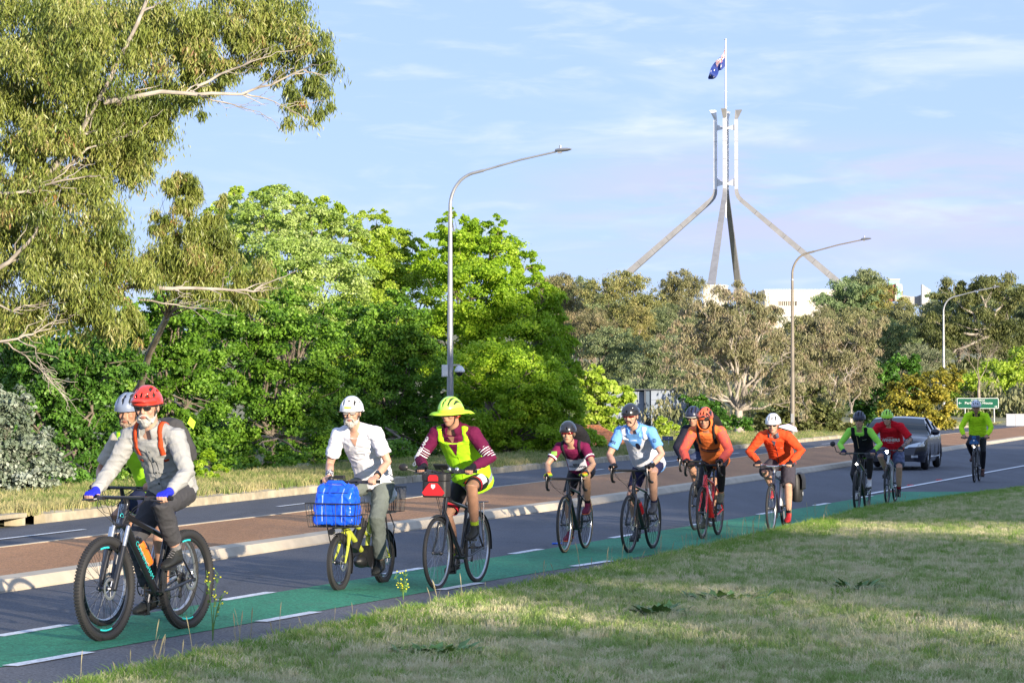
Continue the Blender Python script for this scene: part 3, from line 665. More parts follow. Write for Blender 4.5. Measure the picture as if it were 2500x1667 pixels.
# --- the belt of green deciduous trees
def green(px, Y, label, blobs, n_, lm, seed, size=.13, r0=.14, zb=.0, **kw):
    kw.setdefault('sub', 46); kw.setdefault('sub_r', .19)
    return plant('broadleaf_tree', label, 'tree', base_at(px, Y, zb), blobs, int(n_ * 1.35), size * .76, 'broad', lm, M_bark, r0, seed, group='green trees behind the far verge', **kw)
green(720, 88, 'tall light green tree with uneven pale crown, left of the lamp post', [bl(640, 520, 75, 55, 88), bl(690, 500, 65, 50, 88, 1), bl(600, 600, 90, 80, 88, 1), bl(760, 560, 80, 60, 88, 2), bl(700, 640, 110, 90, 88, -1), bl(560, 520, 50, 50, 88, 2, .8), bl(840, 570, 55, 50, 88, 2), bl(620, 740, 130, 90, 88, -1), bl(800, 700, 120, 110, 88)], 75000, 'silver', 21, .11)
green(690, 92, 'bright yellow-green tree top rising behind the pale crown', [bl(600, 490, 45, 38, 93, 1), bl(670, 478, 32, 30, 93), bl(722, 490, 28, 26, 93, 0, .8), bl(570, 470, 20, 20, 93, 0, .6), bl(640, 470, 16, 18, 93, 0, .6), bl(780, 515, 60, 40, 93), bl(540, 560, 70, 80, 93), bl(740, 560, 90, 60, 93)], 17000, 'lime', 22, .15)
green(930, 94, 'light green tree between the pale crown and the lamp post', [bl(900, 560, 65, 45, 94), bl(945, 600, 65, 50, 94, 1), bl(1000, 640, 65, 50, 94, 1), bl(900, 660, 100, 90, 94), bl(985, 730, 110, 90, 94), bl(920, 530, 30, 25, 94, 1, .6), bl(1010, 600, 35, 30, 94, 1, .7), bl(900, 800, 120, 100, 94, -1)], 60000, 'lime', 23, .12)
green(1190, 92, 'large bright lime green tree right behind the lamp post', [bl(1120, 560, 60, 45, 92, 1), bl(1085, 620, 80, 70, 92), bl(1170, 575, 45, 45, 92, 1), bl(1215, 560, 22, 40, 92, 0, .7), bl(1205, 640, 90, 70, 92, 0), bl(1150, 720, 130, 90, 92, -1), bl(1285, 650, 50, 50, 92, 1), bl(1300, 740, 80, 80, 92, 0), bl(1350, 820, 60, 55, 92, 0), bl(1250, 840, 140, 90, 92, -1), bl(1360, 900, 60, 60, 92, 0), bl(1100, 520, 18, 20, 92, 1, .6), bl(1120, 840, 120, 100, 92, 0)], 105000, 'green', 24, .12, r0=.2)
green(1230, 84, 'low spreading green crown under the lime green tree', [bl(1150, 900, 110, 70, 84), bl(1270, 920, 120, 70, 84), bl(1340, 970, 90, 60, 84), bl(1200, 1000, 130, 70, 84), bl(1330, 1050, 90, 55, 84), bl(1390, 1010, 40, 50, 84), bl(1150, 1070, 120, 50, 84), bl(1400, 1070, 50, 35, 84), bl(1270, 1095, 90, 40, 84)], 56000, 'green', 25, .115)
green(960, 80, 'green tree, leaves darkened as shade, behind the white shirted rider and the vest rider', [bl(950, 800, 110, 70, 80), bl(850, 860, 120, 80, 80), bl(1000, 900, 110, 80, 80), bl(900, 960, 130, 80, 80), bl(1040, 1010, 80, 70, 80), bl(960, 1050, 110, 65, 80), bl(820, 1040, 90, 60, 80), bl(1050, 1100, 70, 40, 80), bl(960, 1100, 90, 26, 74), bl(900, 790, 70, 50, 81), bl(1010, 840, 70, 50, 80), bl(960, 740, 50, 45, 81, 0, .7), bl(860, 760, 45, 40, 81, 0, .7)], 52000, 'mid', 26, .115)
green(660, 68, 'green tree with dense layered foliage darkened as shade, left of the white shirted rider', [bl(620, 790, 120, 70, 68), bl(700, 740, 80, 50, 69), bl(590, 705, 80, 50, 69), bl(520, 760, 70, 60, 68), bl(790, 780, 60, 50, 69), bl(660, 670, 50, 35, 70, 0, .7), bl(720, 840, 120, 80, 68), bl(560, 880, 110, 80, 68), bl(680, 950, 120, 80, 68), bl(780, 960, 90, 80, 68), bl(600, 1010, 110, 70, 68), bl(720, 1060, 120, 60, 68), bl(560, 1100, 80, 55, 68, 0, .8), bl(820, 1100, 70, 45, 68), bl(640, 1130, 80, 32, 64), bl(760, 1120, 80, 30, 66)], 54000, 'mid', 27, .11)
green(420, 60, 'green tree behind the first two riders, leaves darkened as shade', [bl(420, 800, 110, 80, 60), bl(440, 740, 80, 50, 60), bl(350, 770, 70, 60, 60), bl(330, 1150, 90, 40, 55), bl(450, 1150, 80, 38, 57), bl(480, 880, 100, 70, 60), bl(370, 900, 110, 80, 60), bl(460, 980, 110, 80, 60), bl(340, 1010, 100, 70, 60), bl(430, 1080, 110, 60, 60), bl(520, 1140, 60, 45, 60), bl(330, 1120, 90, 60, 60)], 50000, 'mid', 28, .10)
green(170, 56, 'green tree under the large gum at far left, leaves darkened as shade', [bl(120, 900, 140, 80, 56), bl(220, 1150, 80, 42, 52), bl(160, 1165, 70, 36, 50), bl(260, 880, 110, 80, 56), bl(60, 1010, 110, 90, 56), bl(230, 1000, 110, 80, 56), bl(180, 1110, 120, 70, 56), bl(300, 1120, 80, 55, 56), bl(20, 880, 90, 100, 57)], 42000, 'dark', 29, .10)
green(500, 58, 'small bright green bush at the foot of the dark trees right of the first rider', [bl(505, 1130, 30, 38, 54), bl(540, 1155, 25, 20, 54), bl(500, 1165, 30, 22, 54)], 3500, 'green', 30, .09, r0=.03)
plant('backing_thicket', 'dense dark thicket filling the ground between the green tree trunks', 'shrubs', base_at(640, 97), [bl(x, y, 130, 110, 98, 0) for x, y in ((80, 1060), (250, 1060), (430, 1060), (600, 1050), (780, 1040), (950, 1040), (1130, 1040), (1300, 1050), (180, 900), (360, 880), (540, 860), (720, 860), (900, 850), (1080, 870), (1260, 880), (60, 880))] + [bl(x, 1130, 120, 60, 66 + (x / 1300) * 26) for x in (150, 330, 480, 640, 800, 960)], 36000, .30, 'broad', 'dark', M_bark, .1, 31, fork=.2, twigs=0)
Ys = 46.5
plant('silver_shrub', 'silvery white leaved shrub at the left edge behind the far kerb', 'shrub', base_at(20, Ys, .1), [bl(10, 1040, 80, 90, Ys), bl(90, 1090, 60, 60, Ys), bl(40, 980, 40, 40, Ys), bl(-40, 1120, 90, 80, Ys), bl(120, 1150, 50, 45, Ys), bl(50, 1170, 80, 50, Ys), bl(0, 965, 25, 25, Ys)], 22000, .075, 'broad', 'white', M_bark, .04, 32, sub=70, sub_r=.3, fork=.2)
# a parked van in the shade of the green trees is not visible enough to name: the dark gap stays foliage
plant('lime_tree', 'small lime green tree just right of the belt, before the grey building', 'tree', base_at(1490, 118), [bl(1450, 930, 40, 40, 118), bl(1490, 970, 50, 45, 118), bl(1440, 990, 50, 50, 118), bl(1512, 965, 22, 24, 118), bl(1430, 920, 30, 30, 118), bl(1455, 1050, 50, 40, 118), bl(1500, 1030, 35, 40, 118)], 17000, .17, 'broad', 'lime', M_bark, .1, 33)
plant('shrub', 'low green shrub in front of the orange tiled roof', 'shrub', base_at(1440, 92, .1), [bl(1440, 1080, 45, 35, 92), bl(1400, 1100, 40, 28, 92), bl(1470, 1098, 18, 16, 92)], 8000, .12, 'broad', 'green', M_bark, .05, 34)
plant('shrub', 'small rounded bush, dark left half and yellow-green right half, before the grey building', 'shrub', base_at(1625, 125, .1), [bl(1625, 1035, 22, 22, 125), bl(1640, 1055, 28, 22, 125), bl(1605, 1055, 20, 22, 125)], 5000, .15, 'broad', 'lime', M_bark, .06, 35)
# pale barked, pinkish gums
def pinkgum(px, Y, label, blobs, n_, seed, lm='pink', r0=.22, size=.19, **kw):
    return plant('gum_tree', label, 'tree', base_at(px, Y, hill((px - 1250) * Y / FPX, Y)), blobs, n_, size, 'gum', lm, M_wbark, r0, seed, fork=kw.pop('fork', .3), sub=kw.pop('sub', 9), sub_r=.26, shell=.35, flat=.6, twigs=9, wob=.2, group='pale barked gums by the road', thin=.13, **kw)
pinkgum(1805, 142, 'wide pinkish gum with bare white branches in the middle of the picture', [bl(1720, 760, 70, 50, 142), bl(1800, 730, 70, 50, 142), bl(1880, 780, 60, 55, 142), bl(1680, 820, 70, 45, 142, 0, .8), bl(1760, 830, 80, 50, 142, 0, .7), bl(1860, 860, 80, 50, 142, 0, .7), bl(1940, 850, 60, 45, 142, 0, .8), bl(1680, 900, 60, 45, 142, 0, .5), bl(1800, 900, 70, 40, 142, 0, .5), bl(1930, 920, 60, 50, 142, 0, .5), bl(1720, 960, 50, 35, 141, 0, .35), bl(1860, 960, 60, 35, 141, 0, .35), bl(1790, 820, 60, 60, 140.5, 0, .6), bl(1650, 860, 40, 40, 142, 0, .5), bl(1960, 980, 40, 40, 142, 0, .3)], 34000, 41, r0=.26)
pinkgum(2030, 150, 'pinkish gum with white trunk between the second and third lamp posts', [bl(2000, 800, 60, 45, 150), bl(2070, 830, 70, 50, 150), bl(2120, 800, 50, 40, 150, 0, .7), bl(2000, 880, 70, 50, 150, 0, .8), bl(2080, 900, 60, 50, 150, 0, .8), bl(2030, 960, 60, 40, 150, 0, .5)], 20000, 42, r0=.15)
pinkgum(2075, 152, 'slim gum with forked white trunk left of the yellow wattle', [bl(2060, 870, 50, 40, 153), bl(2110, 880, 45, 40, 153), bl(2090, 940, 50, 40, 153, 0, .6)], 11000, 43, r0=.11)
plant('broadleaf_tree', 'dark green leafy tree under the left limbs of the wide pinkish gum', 'tree', base_at(1730, 134), [bl(1705, 990, 35, 25, 134), bl(1730, 1010, 55, 40, 134), bl(1712, 1030, 45, 30, 134), bl(1780, 1040, 50, 35, 134), bl(1672, 975, 16, 12, 134, 0, .3)], 12000, .17, 'broad', 'dark', M_bark, .08, 44)
plant('shrubs', 'green undergrowth behind the second lamp post', 'shrubs', base_at(1950, 146), [bl(1880, 1020, 50, 40, 146), bl(1950, 1010, 60, 45, 146), bl(2010, 1020, 50, 40, 146), bl(1980, 960, 40, 30, 146, 0, .6), bl(2050, 1030, 40, 25, 146), bl(1900, 950, 40, 30, 146, 0, .5)], 15000, .18, 'broad', 'olive', M_bark, .06, 45)
plant('broadleaf_tree', 'rounded dark green tree left of the yellow wattle', 'tree', base_at(2150, 176), [bl(2150, 920, 50, 40, 176), bl(2200, 900, 45, 35, 176), bl(2130, 980, 50, 45, 176), bl(2190, 970, 50, 45, 176), bl(2220, 880, 25, 20, 176), bl(2140, 1020, 50, 25, 176)], 18000, .2, 'broad', 'dark', M_bark, .14, 46)
plant('wattle_tree', 'rounded wattle covered in yellow blossom behind the dark car', 'tree', base_at(2240, 168), [bl(2220, 960, 55, 45, 168), bl(2280, 940, 55, 40, 168), bl(2190, 1000, 50, 45, 168), bl(2270, 1000, 60, 40, 168), bl(2230, 1030, 70, 30, 168), bl(2320, 920, 35, 30, 170), bl(2300, 1030, 35, 28, 168)], 26000, .18, 'broad', 'wattle', M_bark, .1, 47)
plant('broadleaf_tree', 'light green feathery tree behind the green road sign', 'tree', base_at(2400, 225), [bl(2360, 950, 50, 45, 225), bl(2420, 920, 60, 45, 225), bl(2480, 930, 50, 50, 225), bl(2390, 1000, 60, 40, 225), bl(2460, 1000, 60, 45, 225), bl(2340, 1010, 40, 30, 225), bl(2500, 880, 40, 40, 225)], 26000, .22, 'broad', 'lime', M_bark, .12, 48)
plant('gum_tree', 'dark dense gum rising above the third lamp post at the right edge', 'tree', base_at(2420, 255, 5), [bl(2330, 720, 50, 45, 255), bl(2400, 700, 55, 40, 255), bl(2470, 710, 50, 45, 255), bl(2290, 800, 60, 50, 255), bl(2380, 790, 70, 60, 255), bl(2470, 800, 60, 60, 255), bl(2420, 870, 80, 40, 255), bl(2310, 870, 60, 40, 255)], 42000, .30, 'gum', 'olive', M_wbark, .35, 49, sub=5, sub_r=.3, thin=.16)
plant('bare_shrub', 'bare grey twiggy shrub above the light green tree at the right', 'shrub', base_at(2390, 215, 2), [bl(2350, 850, 30, 25, 215), bl(2390, 840, 30, 25, 215), bl(2430, 850, 30, 25, 215)], 500, .15, 'gum', 'pink', M_gbark, .12, 50, twigs=26)

# --- hillside gums: a few kinds, copied and tinted
def kind_tree(seed, form):
    random.seed(seed); r_ = random.Random(seed); bb = []
    for k in range(8 if form != 'round' else 6):
        a = r_.uniform(0, 6.28); d = r_.uniform(.5, 2.4) if form != 'tall' else r_.uniform(.3, 1.6); z = r_.uniform(4.5, 8.8) if form != 'round' else r_.uniform(3.5, 6.5)
        bb.append(((math.cos(a) * d, math.sin(a) * d, z), (r_.uniform(1.1, 1.9), r_.uniform(1.1, 1.9), r_.uniform(.8, 1.25)), 1))
    bb.append(((0, 0, 8.6 if form != 'round' else 7), (1.3, 1.3, 1.1), 1))
    if form == 'round': bb.append(((0, 0, 4.5), (2.6, 2.6, 2.4), 1.2))
    return (tree_wood('trunk', (0, 0, 0), bb, .22, M_gbark, .3, 4, wob=.2), leaves('crown', bb, 24000, .19, 'gum', LM['hill'], seed, 20, .26, .3, .7, .17))
KT = [kind_tree(60 + i, f) for i, f in enumerate(('tall', 'wide', 'wide', 'round', 'tall', 'round'))]
def hill_tree(px, top, Y, k, tint, label, wide=1.0, group='gum trees on the hillside'):
    x = (px - 1250) * Y / FPX; zb = hill(x, Y) - .1; zt = HC + (YH - top) * Y / FPX; sc_ = max(.25, (zt - zb) / 9.8); wide *= 1.3
    s = empty('gum_tree', (x, Y, zb), random.uniform(0, 6.28), label, 'tree', group); s.scale = (sc_ * wide, sc_ * wide, sc_)
    a = obj('trunk', KT[k][0], s); c = obj('crown', KT[k][1], s); c.color = (*tint, 1); a.color = (*tint, 1); return s
random.seed(99)
G_, B_, Y_, S_, D_ = (.92, 1.08, .9), (1.05, 1.0, .9), (1.15, 1.12, .72), (.85, 1.05, 1.08), (.62, .76, .66)
rows = [  # px, top, Y, kind, tint, width
 (1370, 655, 330, 0, B_, 1.0, 'brownish gum at the left end of the hill skyline, beside the lime green crown'), (1420, 668, 340, 1, G_, .9, 'green gum on the skyline second from the lime green crown'), (1480, 660, 345, 3, G_, .9, 'round grey-green gum under the foot of the left mast leg'), (1545, 662, 320, 2, Y_, 1.0, 'golden gum at the foot of the left mast leg'), (1598, 700, 350, 3, G_, .8, 'low gum left of the lone slender skyline tree'),
 (1660, 650, 360, 4, B_, .75, 'slender brownish gum standing alone on the skyline left of the tower'), (1725, 705, 355, 3, D_, .5, 'low dark gum in front of the pale building end'), (1830, 676, 300, 3, S_, .85, 'round green tree before the pale building, right of the tower legs'), (1760, 745, 250, 1, B_, 1.1, 'brown gum on the slope below the pale building end'),
 (1630, 735, 300, 1, G_, 1.0, 'green gum on the slope left of the pale building'), (1560, 745, 290, 2, Y_, 1.0, 'yellowish gum on the slope below the left mast leg'), (1450, 745, 290, 1, B_, 1.0, 'brown-grey gum on the slope right of the lime green crown'), (1500, 790, 260, 4, G_, 1.1, 'tall gum with dark trunk on the lower slope'), (1390, 760, 300, 2, B_, 1.0, 'brownish gum half hidden by the lime green crown'),
 (1610, 820, 240, 2, S_, 1.1, 'grey-green gum on the lower slope left of the pinkish gum'), (1490, 875, 248, 5, S_, .8, 'dark blue-green rounded tree above the grey building'), (1570, 905, 248, 5, D_, 1.0, 'dark brown-green tree just above the grey building roof'), (1650, 890, 248, 5, D_, .9, 'dark tree right above the grey building'), (1430, 930, 248, 5, D_, .8, 'dark rounded tree behind the small lime tree'),
 (2060, 668, 330, 1, G_, .95, 'green gum where the right mast leg meets the skyline'), (2115, 655, 335, 2, G_, .95, 'highest green gum on the skyline right of the tower'), (2160, 680, 330, 0, Y_, .8, 'yellow-green gum just left of the small glass towers'), (2010, 740, 300, 4, B_, .7, 'thin brown gum in front of the pale building right end'), (2210, 730, 320, 1, G_, 1.0, 'gum directly below the small glass towers'), (2270, 735, 330, 2, G_, .9, 'gum on the skyline between the glass towers and the dark gum'),
 (2100, 750, 280, 2, B_, 1.0, 'brown gum on the slope right of the pale building'), (2170, 770, 270, 1, G_, 1.0, 'green gum midway up the slope above the dark green tree'), (2240, 800, 250, 3, S_, .9, 'grey-green gum above the yellow wattle'), (2040, 800, 240, 1, B_, 1.0, 'brown gum behind the white trunked pinkish gum'), (1960, 770, 240, 2, B_, 1.0, 'brown gum behind the second lamp post'), (2260, 870, 230, 5, D_, .9, 'dark low tree behind the yellow wattle'), (2140, 850, 230, 5, D_, .9, 'dark tree behind the rounded dark green tree'),
 (2340, 690, 330, 0, G_, 1.0, 'gum behind the dark gum at the right'), (2450, 680, 320, 1, G_, 1.1, 'gum nearest the right edge on the skyline'), (2520, 690, 300, 2, D_, 1.1, 'dark gum cut by the right edge of the picture'), (1700, 860, 248, 5, D_, 1.0, 'dark tree behind the left limbs of the pinkish gum'), (1900, 940, 175, 5, G_, 1.0, 'low green tree behind the second lamp post foot'), (1830, 920, 180, 5, D_, 1.0, 'dark tree behind the pinkish gum trunk'), (2020, 930, 185, 5, D_, .9, 'dark low tree behind the white trunked gum'), (2330, 930, 240, 5, D_, 1.0, 'dark low tree behind the light green feathery tree'), (2480, 850, 260, 5, D_, 1.0, 'dark tree below the gum nearest the right edge'), (1300, 700, 340, 1, G_, 1.2, 'gum behind the lime green crown'), (1350, 850, 220, 5, G_, 1.1, 'low gum behind the edge of the lime green crown')]
for px, top, Y, k, tn, wd, lb in rows:
    j = tuple(c * random.uniform(.9, 1.1) for c in tn); hill_tree(px, top, Y, k, j, lb, wd * random.uniform(.95, 1.1))
# low bush mass closing the lower slope
bb = []
random.seed(5)
for i in range(46):
    Y = random.uniform(215, 330); px = random.uniform(1330, 2560); x = (px - 1250) * Y / FPX
    bb.append(((x, Y, hill(x, Y) + 1.6), (4.5, 3, random.uniform(1.6, 2.8)), 1))
o = obj('hillside_scrub', leaves('hillside_scrub', bb, 42000, .5, 'gum', LM['hill'], 77, 3, .3, .4, .6, .2), kind='stuff', label='low olive scrub covering the hillside between the gums')

# --- the roadside gums behind the photographer whose shade lies over the riders
sh = [(46, 66, 8.2, 2), (41, 57, 10.2, 1), (39, 48, 15.5, 2), (36, 39, 16.5, 1), (38, 30, 17, 2), (34, 21, 16, 1), (36, 12, 14.5, 2), (33, 3, 13, 1), (35, -6, 12.2, 2), (32, -15, 10.6, 1), (35, -24, 11.3, 2), (32, -33, 10.3, 1), (34, -42, 11.6, 2), (33, -52, 12, 1), (44, 35, 15.5, 4), (44, 15, 15, 4), (42, -2, 12, 4), (41, -30, 12, 4), (41, -48, 12.5, 4)]
SHADE = []
for i, (x, y, h_, k) in enumerate(sh):
    s = empty('gum_tree', (x, y, 0), i * 1.7, 'roadside gum in the row behind the photographer, shading the riders', 'tree', 'roadside gums behind the photographer'); q = h_ / 9.8; s.scale = (q * 1.35, q * 1.35, q)
    obj('trunk', KT[k][0], s); c = obj('crown', KT[k][1], s); c.color = (1, 1, 1, 1); SHADE.append(s)
# ------------------------------------------------------------------ the tower, the buildings on and under the hill
M_steel = mat('brushed_steel', (.62, .62, .63), .38, metal=.55, noise_amt=.08, nscale=.6)
M_steel2 = mat('shaded_steel_grey_roof', (.27, .27, .28), .55, metal=.3, noise_amt=.1, nscale=.5)  # steel with the mast's shade put into its colour; also the grey roof
YM = 840.0; SM = YM / FPX
def zm(py): return HC + (YH - py) * SM
tw = empty('flag_mast', ((1773 - 1250) * SM, YM, hill((1773 - 1250) * SM, YM)), 0, 'tall four legged steel flag mast standing on the hill behind the trees', 'flag mast')
zb0 = tw.location.z
LEG = [((-1, .20), 'L'), ((-.20, -1), 'ML'), ((1, -.20), 'R'), ((.20, 1), 'MR')]
def sq_tube(mb, pts, ws, d):         # square section along a path in the vertical plane of direction d
    d = V((d[0], d[1], 0)).normalized(); s = V((-d.y, d.x, 0)); vs = []
    m = len(pts)
    for i, p in enumerate(pts):
        t = (pts[min(m - 1, i + 1)] - pts[max(0, i - 1)]).normalized(); n_ = t.cross(s).normalized(); h = ws[i] / 2
        vs += [p + s * h + n_ * h, p - s * h + n_ * h, p - s * h - n_ * h, p + s * h - n_ * h]
    fs = [(i * 4 + k, i * 4 + (k + 1) % 4, (i + 1) * 4 + (k + 1) % 4, (i + 1) * 4 + k) for i in range(m - 1) for k in range(4)] + [(3, 2, 1, 0), tuple(range(4 * m - 4, 4 * m))]
    mb.add(vs, fs)
for d, nm in LEG:
    dv = V((d[0], d[1], 0)); up = lambda r_, z: V((dv.x * r_, dv.y * r_, z - zb0))
    prof = [(3.25, zm(290)), (3.25, zm(462)), (3.4, zm(472)), (3.9, zm(481)), (4.9, zm(490))]
    e0 = prof[-1]; slope = (31.6 - 4.9) / (zm(490) - zm(671)); leg = [(e0[0] + (e0[1] - z) * slope, z) for z in [e0[1] - k * 3.9 for k in range(0, 11)]]
    path = prof + leg[1:]
    b = MB(); sq_tube(b, [up(*q) for q in path[:2]], [1.08, 1.08], d); b.build('upright', M_steel, tw, smooth=False)
    b = MB(); sq_tube(b, [up(*q) for q in path[1:5]], [1.1, 1.2, 1.3, 1.4], d); b.build('bend', M_steel2, tw, smooth=False)
    for i in range(4, len(path) - 1):
        a, c = up(*path[i]), up(*path[i + 1]); c = c.lerp(a, .012); w0 = 1.42 + (i - 4) * .09
        b = MB(); sq_tube(b, [a, c], [w0, w0 + .08], d); b.build('leg_panel', M_steel2, tw, smooth=False)
    b = MB(); t0, t1 = up(3.25, zm(289)), up(3.5, zm(268)); s = V((-dv.y, dv.x, 0))
    b.add([t0 + s * .48 + dv * .48, t0 - s * .48 + dv * .48, t0 - s * .48 - dv * .48, t0 + s * .48 - dv * .48, t1 + s * .9 + dv * 1.5, t1 - s * .9 + dv * 1.5, t1 - s * .48 - dv * .5, t1 + s * .48 - dv * .5], [(3, 2, 1, 0), (4, 5, 6, 7), (0, 1, 5, 4), (1, 2, 6, 5), (2, 3, 7, 6), (3, 0, 4, 7)]); b.build('flared_cap', M_steel2 if nm in ('ML', 'R') else M_steel, tw, smooth=False)
    for za, zc, ze in ((303, 312, 320), (434, 448, 457)):
        b = MB(); o_, i_ = 2.8, .35
        b.prism([up(o_, zm(za)) + s * .12, up(o_, zm(ze - 2)) + s * .12, up(i_, zm(zc + 1.5)) + s * .12, up(i_, zm(zc - 1.5)) + s * .12], -s * .24); b.build('brace', M_steel, tw, smooth=False)
    b = MB(); b.box(up(3.25, zm(345)), (1.12, 1.12, .12), Matrix.Rotation(math.atan2(dv.y, dv.x), 3, 'Z')); b.box(up(3.25, zm(390)), (1.12, 1.12, .12), Matrix.Rotation(math.atan2(dv.y, dv.x), 3, 'Z')); b.build('joint_bands', M_steel2, tw, smooth=False, kind='stuff')
b = MB(); b.tube([(0, 0, zm(531) - zb0), (0, 0, zm(440) - zb0), (0, 0, zm(270) - zb0), (0, 0, zm(96) - zb0)], [.22, .42, .36, .2], 12); b.ell((0, 0, zm(94.5) - zb0), (.42, .42, .3)); b.build('pole', M_steel, tw)
M_fl = [mat('flag_blue', (.012, .035, .21), .7), mat('flag_white', (.75, .75, .78), .7), mat('flag_red', (.55, .02, .03), .7)]
fo = V((tw.location.x, YM, 0)); b = MB(); NU, NV = 64, 34; vs = []
for j in range(NV + 1):
    for i in range(NU + 1):
        u, v = i / NU, j / NV
        top = (1771.5 - 44 * u ** 1.0 + 4 * math.sin(u * 7), 108 + 78 * u ** .85 + 2 * math.sin(u * 9)); bot = (1771.5 - 37 * u - 3 * math.sin(u * 8), 160 + 37 * u + 4 * math.sin(u * 11))
        px = top[0] + (bot[0] - top[0]) * v; py = top[1] + (bot[1] - top[1]) * v; dy = 1.1 * math.sin(u * 13 + v * 2.5) * (.2 + u)
        vs.append(V(((px - 1250) * SM, YM + dy - .3, zm(py))) - V((tw.location.x, YM, 0)))
fs = []; mi = []
def flag_col(u, v):
    x, y = u * 2, v
    if x < 1 and y < .5:
        X, Y_ = x - .5, (y - .25) * 2
        if abs(X) < .05 or abs(Y_) < .1: return 2
        if abs(X) < .09 or abs(Y_) < .18: return 1
        dd = abs(abs(X) - abs(Y_)) 
        return 2 if dd < .045 else (1 if dd < .13 else 0)
    for cx, cy, r_ in ((.5, .75, .13), (1.5, .17, .07), (1.5, .83, .07), (1.25, .44, .07), (1.72, .38, .07), (1.6, .54, .04)):
        a = math.atan2(y - cy, x - cx); q = math.hypot(x - cx, y - cy)
        if q < r_ * (.62 + .38 * math.cos(7 * a)): return 1
    return 0
for j in range(NV):
    for i in range(NU): fs.append((j * (NU + 1) + i, j * (NU + 1) + i + 1, (j + 1) * (NU + 1) + i + 1, (j + 1) * (NU + 1) + i)); mi.append(flag_col((i + .5) / NU, (j + .5) / NV))
b.add(vs, fs); b.m = mi; b.build('flag', M_fl, loc=(tw.location.x, YM, 0), label='dark blue flag with white stars and crossed canton, drooping from the mast', cat='flag')

M_white = mat('white_stone', (.60, .55, .48), .8, noise_amt=.05, nscale=.2); M_wrender = mat('white_render', (.72, .69, .66), .8)  # paler render for the parapets and the fin wall
M_glassd = mat('dark_window_glass', (.05, .07, .09), .1, spec=.8); M_gglass = mat('green_glass', (.30, .62, .50), .15, spec=.8); M_brick = mat('red_stone', (.30, .10, .07), .8)
ph = empty('parliament_building', ((1950 - 1250) * .12, 780, 10), 0, 'long cream stone building with a row of narrow windows behind the hill trees', 'building'); po = V(ph.location)
def q_box(parent, o_, px0, px1, py0, py1, Y, depth, m, name, rot=0):
    p0, p1 = wp(px0, py0, Y), wp(px1, py1, Y); c = (p0 + p1) / 2 + V((0, depth / 2, 0)) - o_
    b = MB(); b.box(c, (abs(p1.x - p0.x), depth, abs(p1.z - p0.z)), Matrix.Rotation(rot, 3, 'Z') if rot else None); return b.build(name, m, parent, smooth=False)
q_box(ph, po, 1868, 2062, 709, 735.5, 782, 20, M_white, 'wall'); q_box(ph, po, 1868, 2062, 746.5, 860, 782, 20, M_white, 'wall'); q_box(ph, po, 1946, 2062, 735.6, 746.4, 782, 20, M_white, 'wall'); q_box(ph, po, 1868, 1899, 735.6, 746.4, 782, 20, M_white, 'wall')
q_box(ph, po, 1860, 1990, 749, 860, 771, 8, M_white, 'terrace'); q_box(ph, po, 1866, 2064, 706.5, 709.2, 781.6, 20, M_wrender, 'parapet')
q_box(ph, po, 1899.2, 1945.8, 735.7, 746.3, 785, 1, M_glassd, 'glazing')
for k in range(11): q_box(ph, po, 1899.4 + k * 4.45, 1901.2 + k * 4.45, 735.6, 746.4, 782.3, 1.5, M_white, 'mullion')
for k in range(3): q_box(ph, po, 1935 + k * 9, 1941 + k * 9, 796, 815, 770.6, .3, M_glassd, 'window')
s = empty('parliament_pavilion', ((1740 - 1250) * .121, 790, 20), 0, 'small pale stone block at the foot of the mast legs', 'building')
q_box(s, V(s.location), 1724, 1775, 697, 760, 790, 7, M_white, 'wall', R(-14)); q_box(s, V(s.location), 1722, 1777, 695.2, 697.2, 789.8, 7.4, M_wrender, 'parapet', R(-14))
s = empty('glass_stair_tower', ((2187 - 1250) * .12, 780, 20), 0, 'small green glass stair tower with a red stone flank on the skyline', 'building'); so = V(s.location)
q_box(s, so, 2172, 2197, 682.5, 735, 786, 3, M_gglass, 'rear_glazing'); q_box(s, so, 2171, 2198, 680.8, 683, 785.5, 3.5, M_white, 'roof_slab')
b = MB(); b.prism([wp(x, y, 783) - so for x, y in ((2169, 703), (2188, 692), (2188, 735), (2169, 735))], (0, 3, 0)); b.build('stone_flank', M_brick, s, smooth=False)
b = MB(); b.prism([wp(x, y, 782) - so for x, y in ((2190, 692.5), (2203, 694), (2205.5, 735), (2185, 735))], (0, .6, 0)); b.build('frame', M_white, s, smooth=False)
for k in range(4): q_box(s, so, 2191.5, 2201.5, 697 + k * 8.6, 704.4 + k * 8.6, 781.7, .2, M_gglass, 'pane')
s = empty('curved_roof_building', ((2250 - 1250) * .12, 780, 20), 0, 'low grey roof with white curved fin wall right of the green glass tower', 'building'); so = V(s.location)
b = MB(); b.prism([wp(x, y, 781) - so for x, y in ((2252, 694), (2258, 699), (2266, 704), (2272, 708), (2271, 745), (2252, 745))], (0, 2.5, 0)); b.build('fin_wall', M_wrender, s, smooth=False)
b = MB(); b.prism([wp(x, y, 784) - so for x, y in ((2200, 719), (2225, 724), (2240, 724), (2254, 718), (2254, 745), (2200, 745))], (0, 6, 0)); b.build('roof', M_steel2, s, smooth=False)

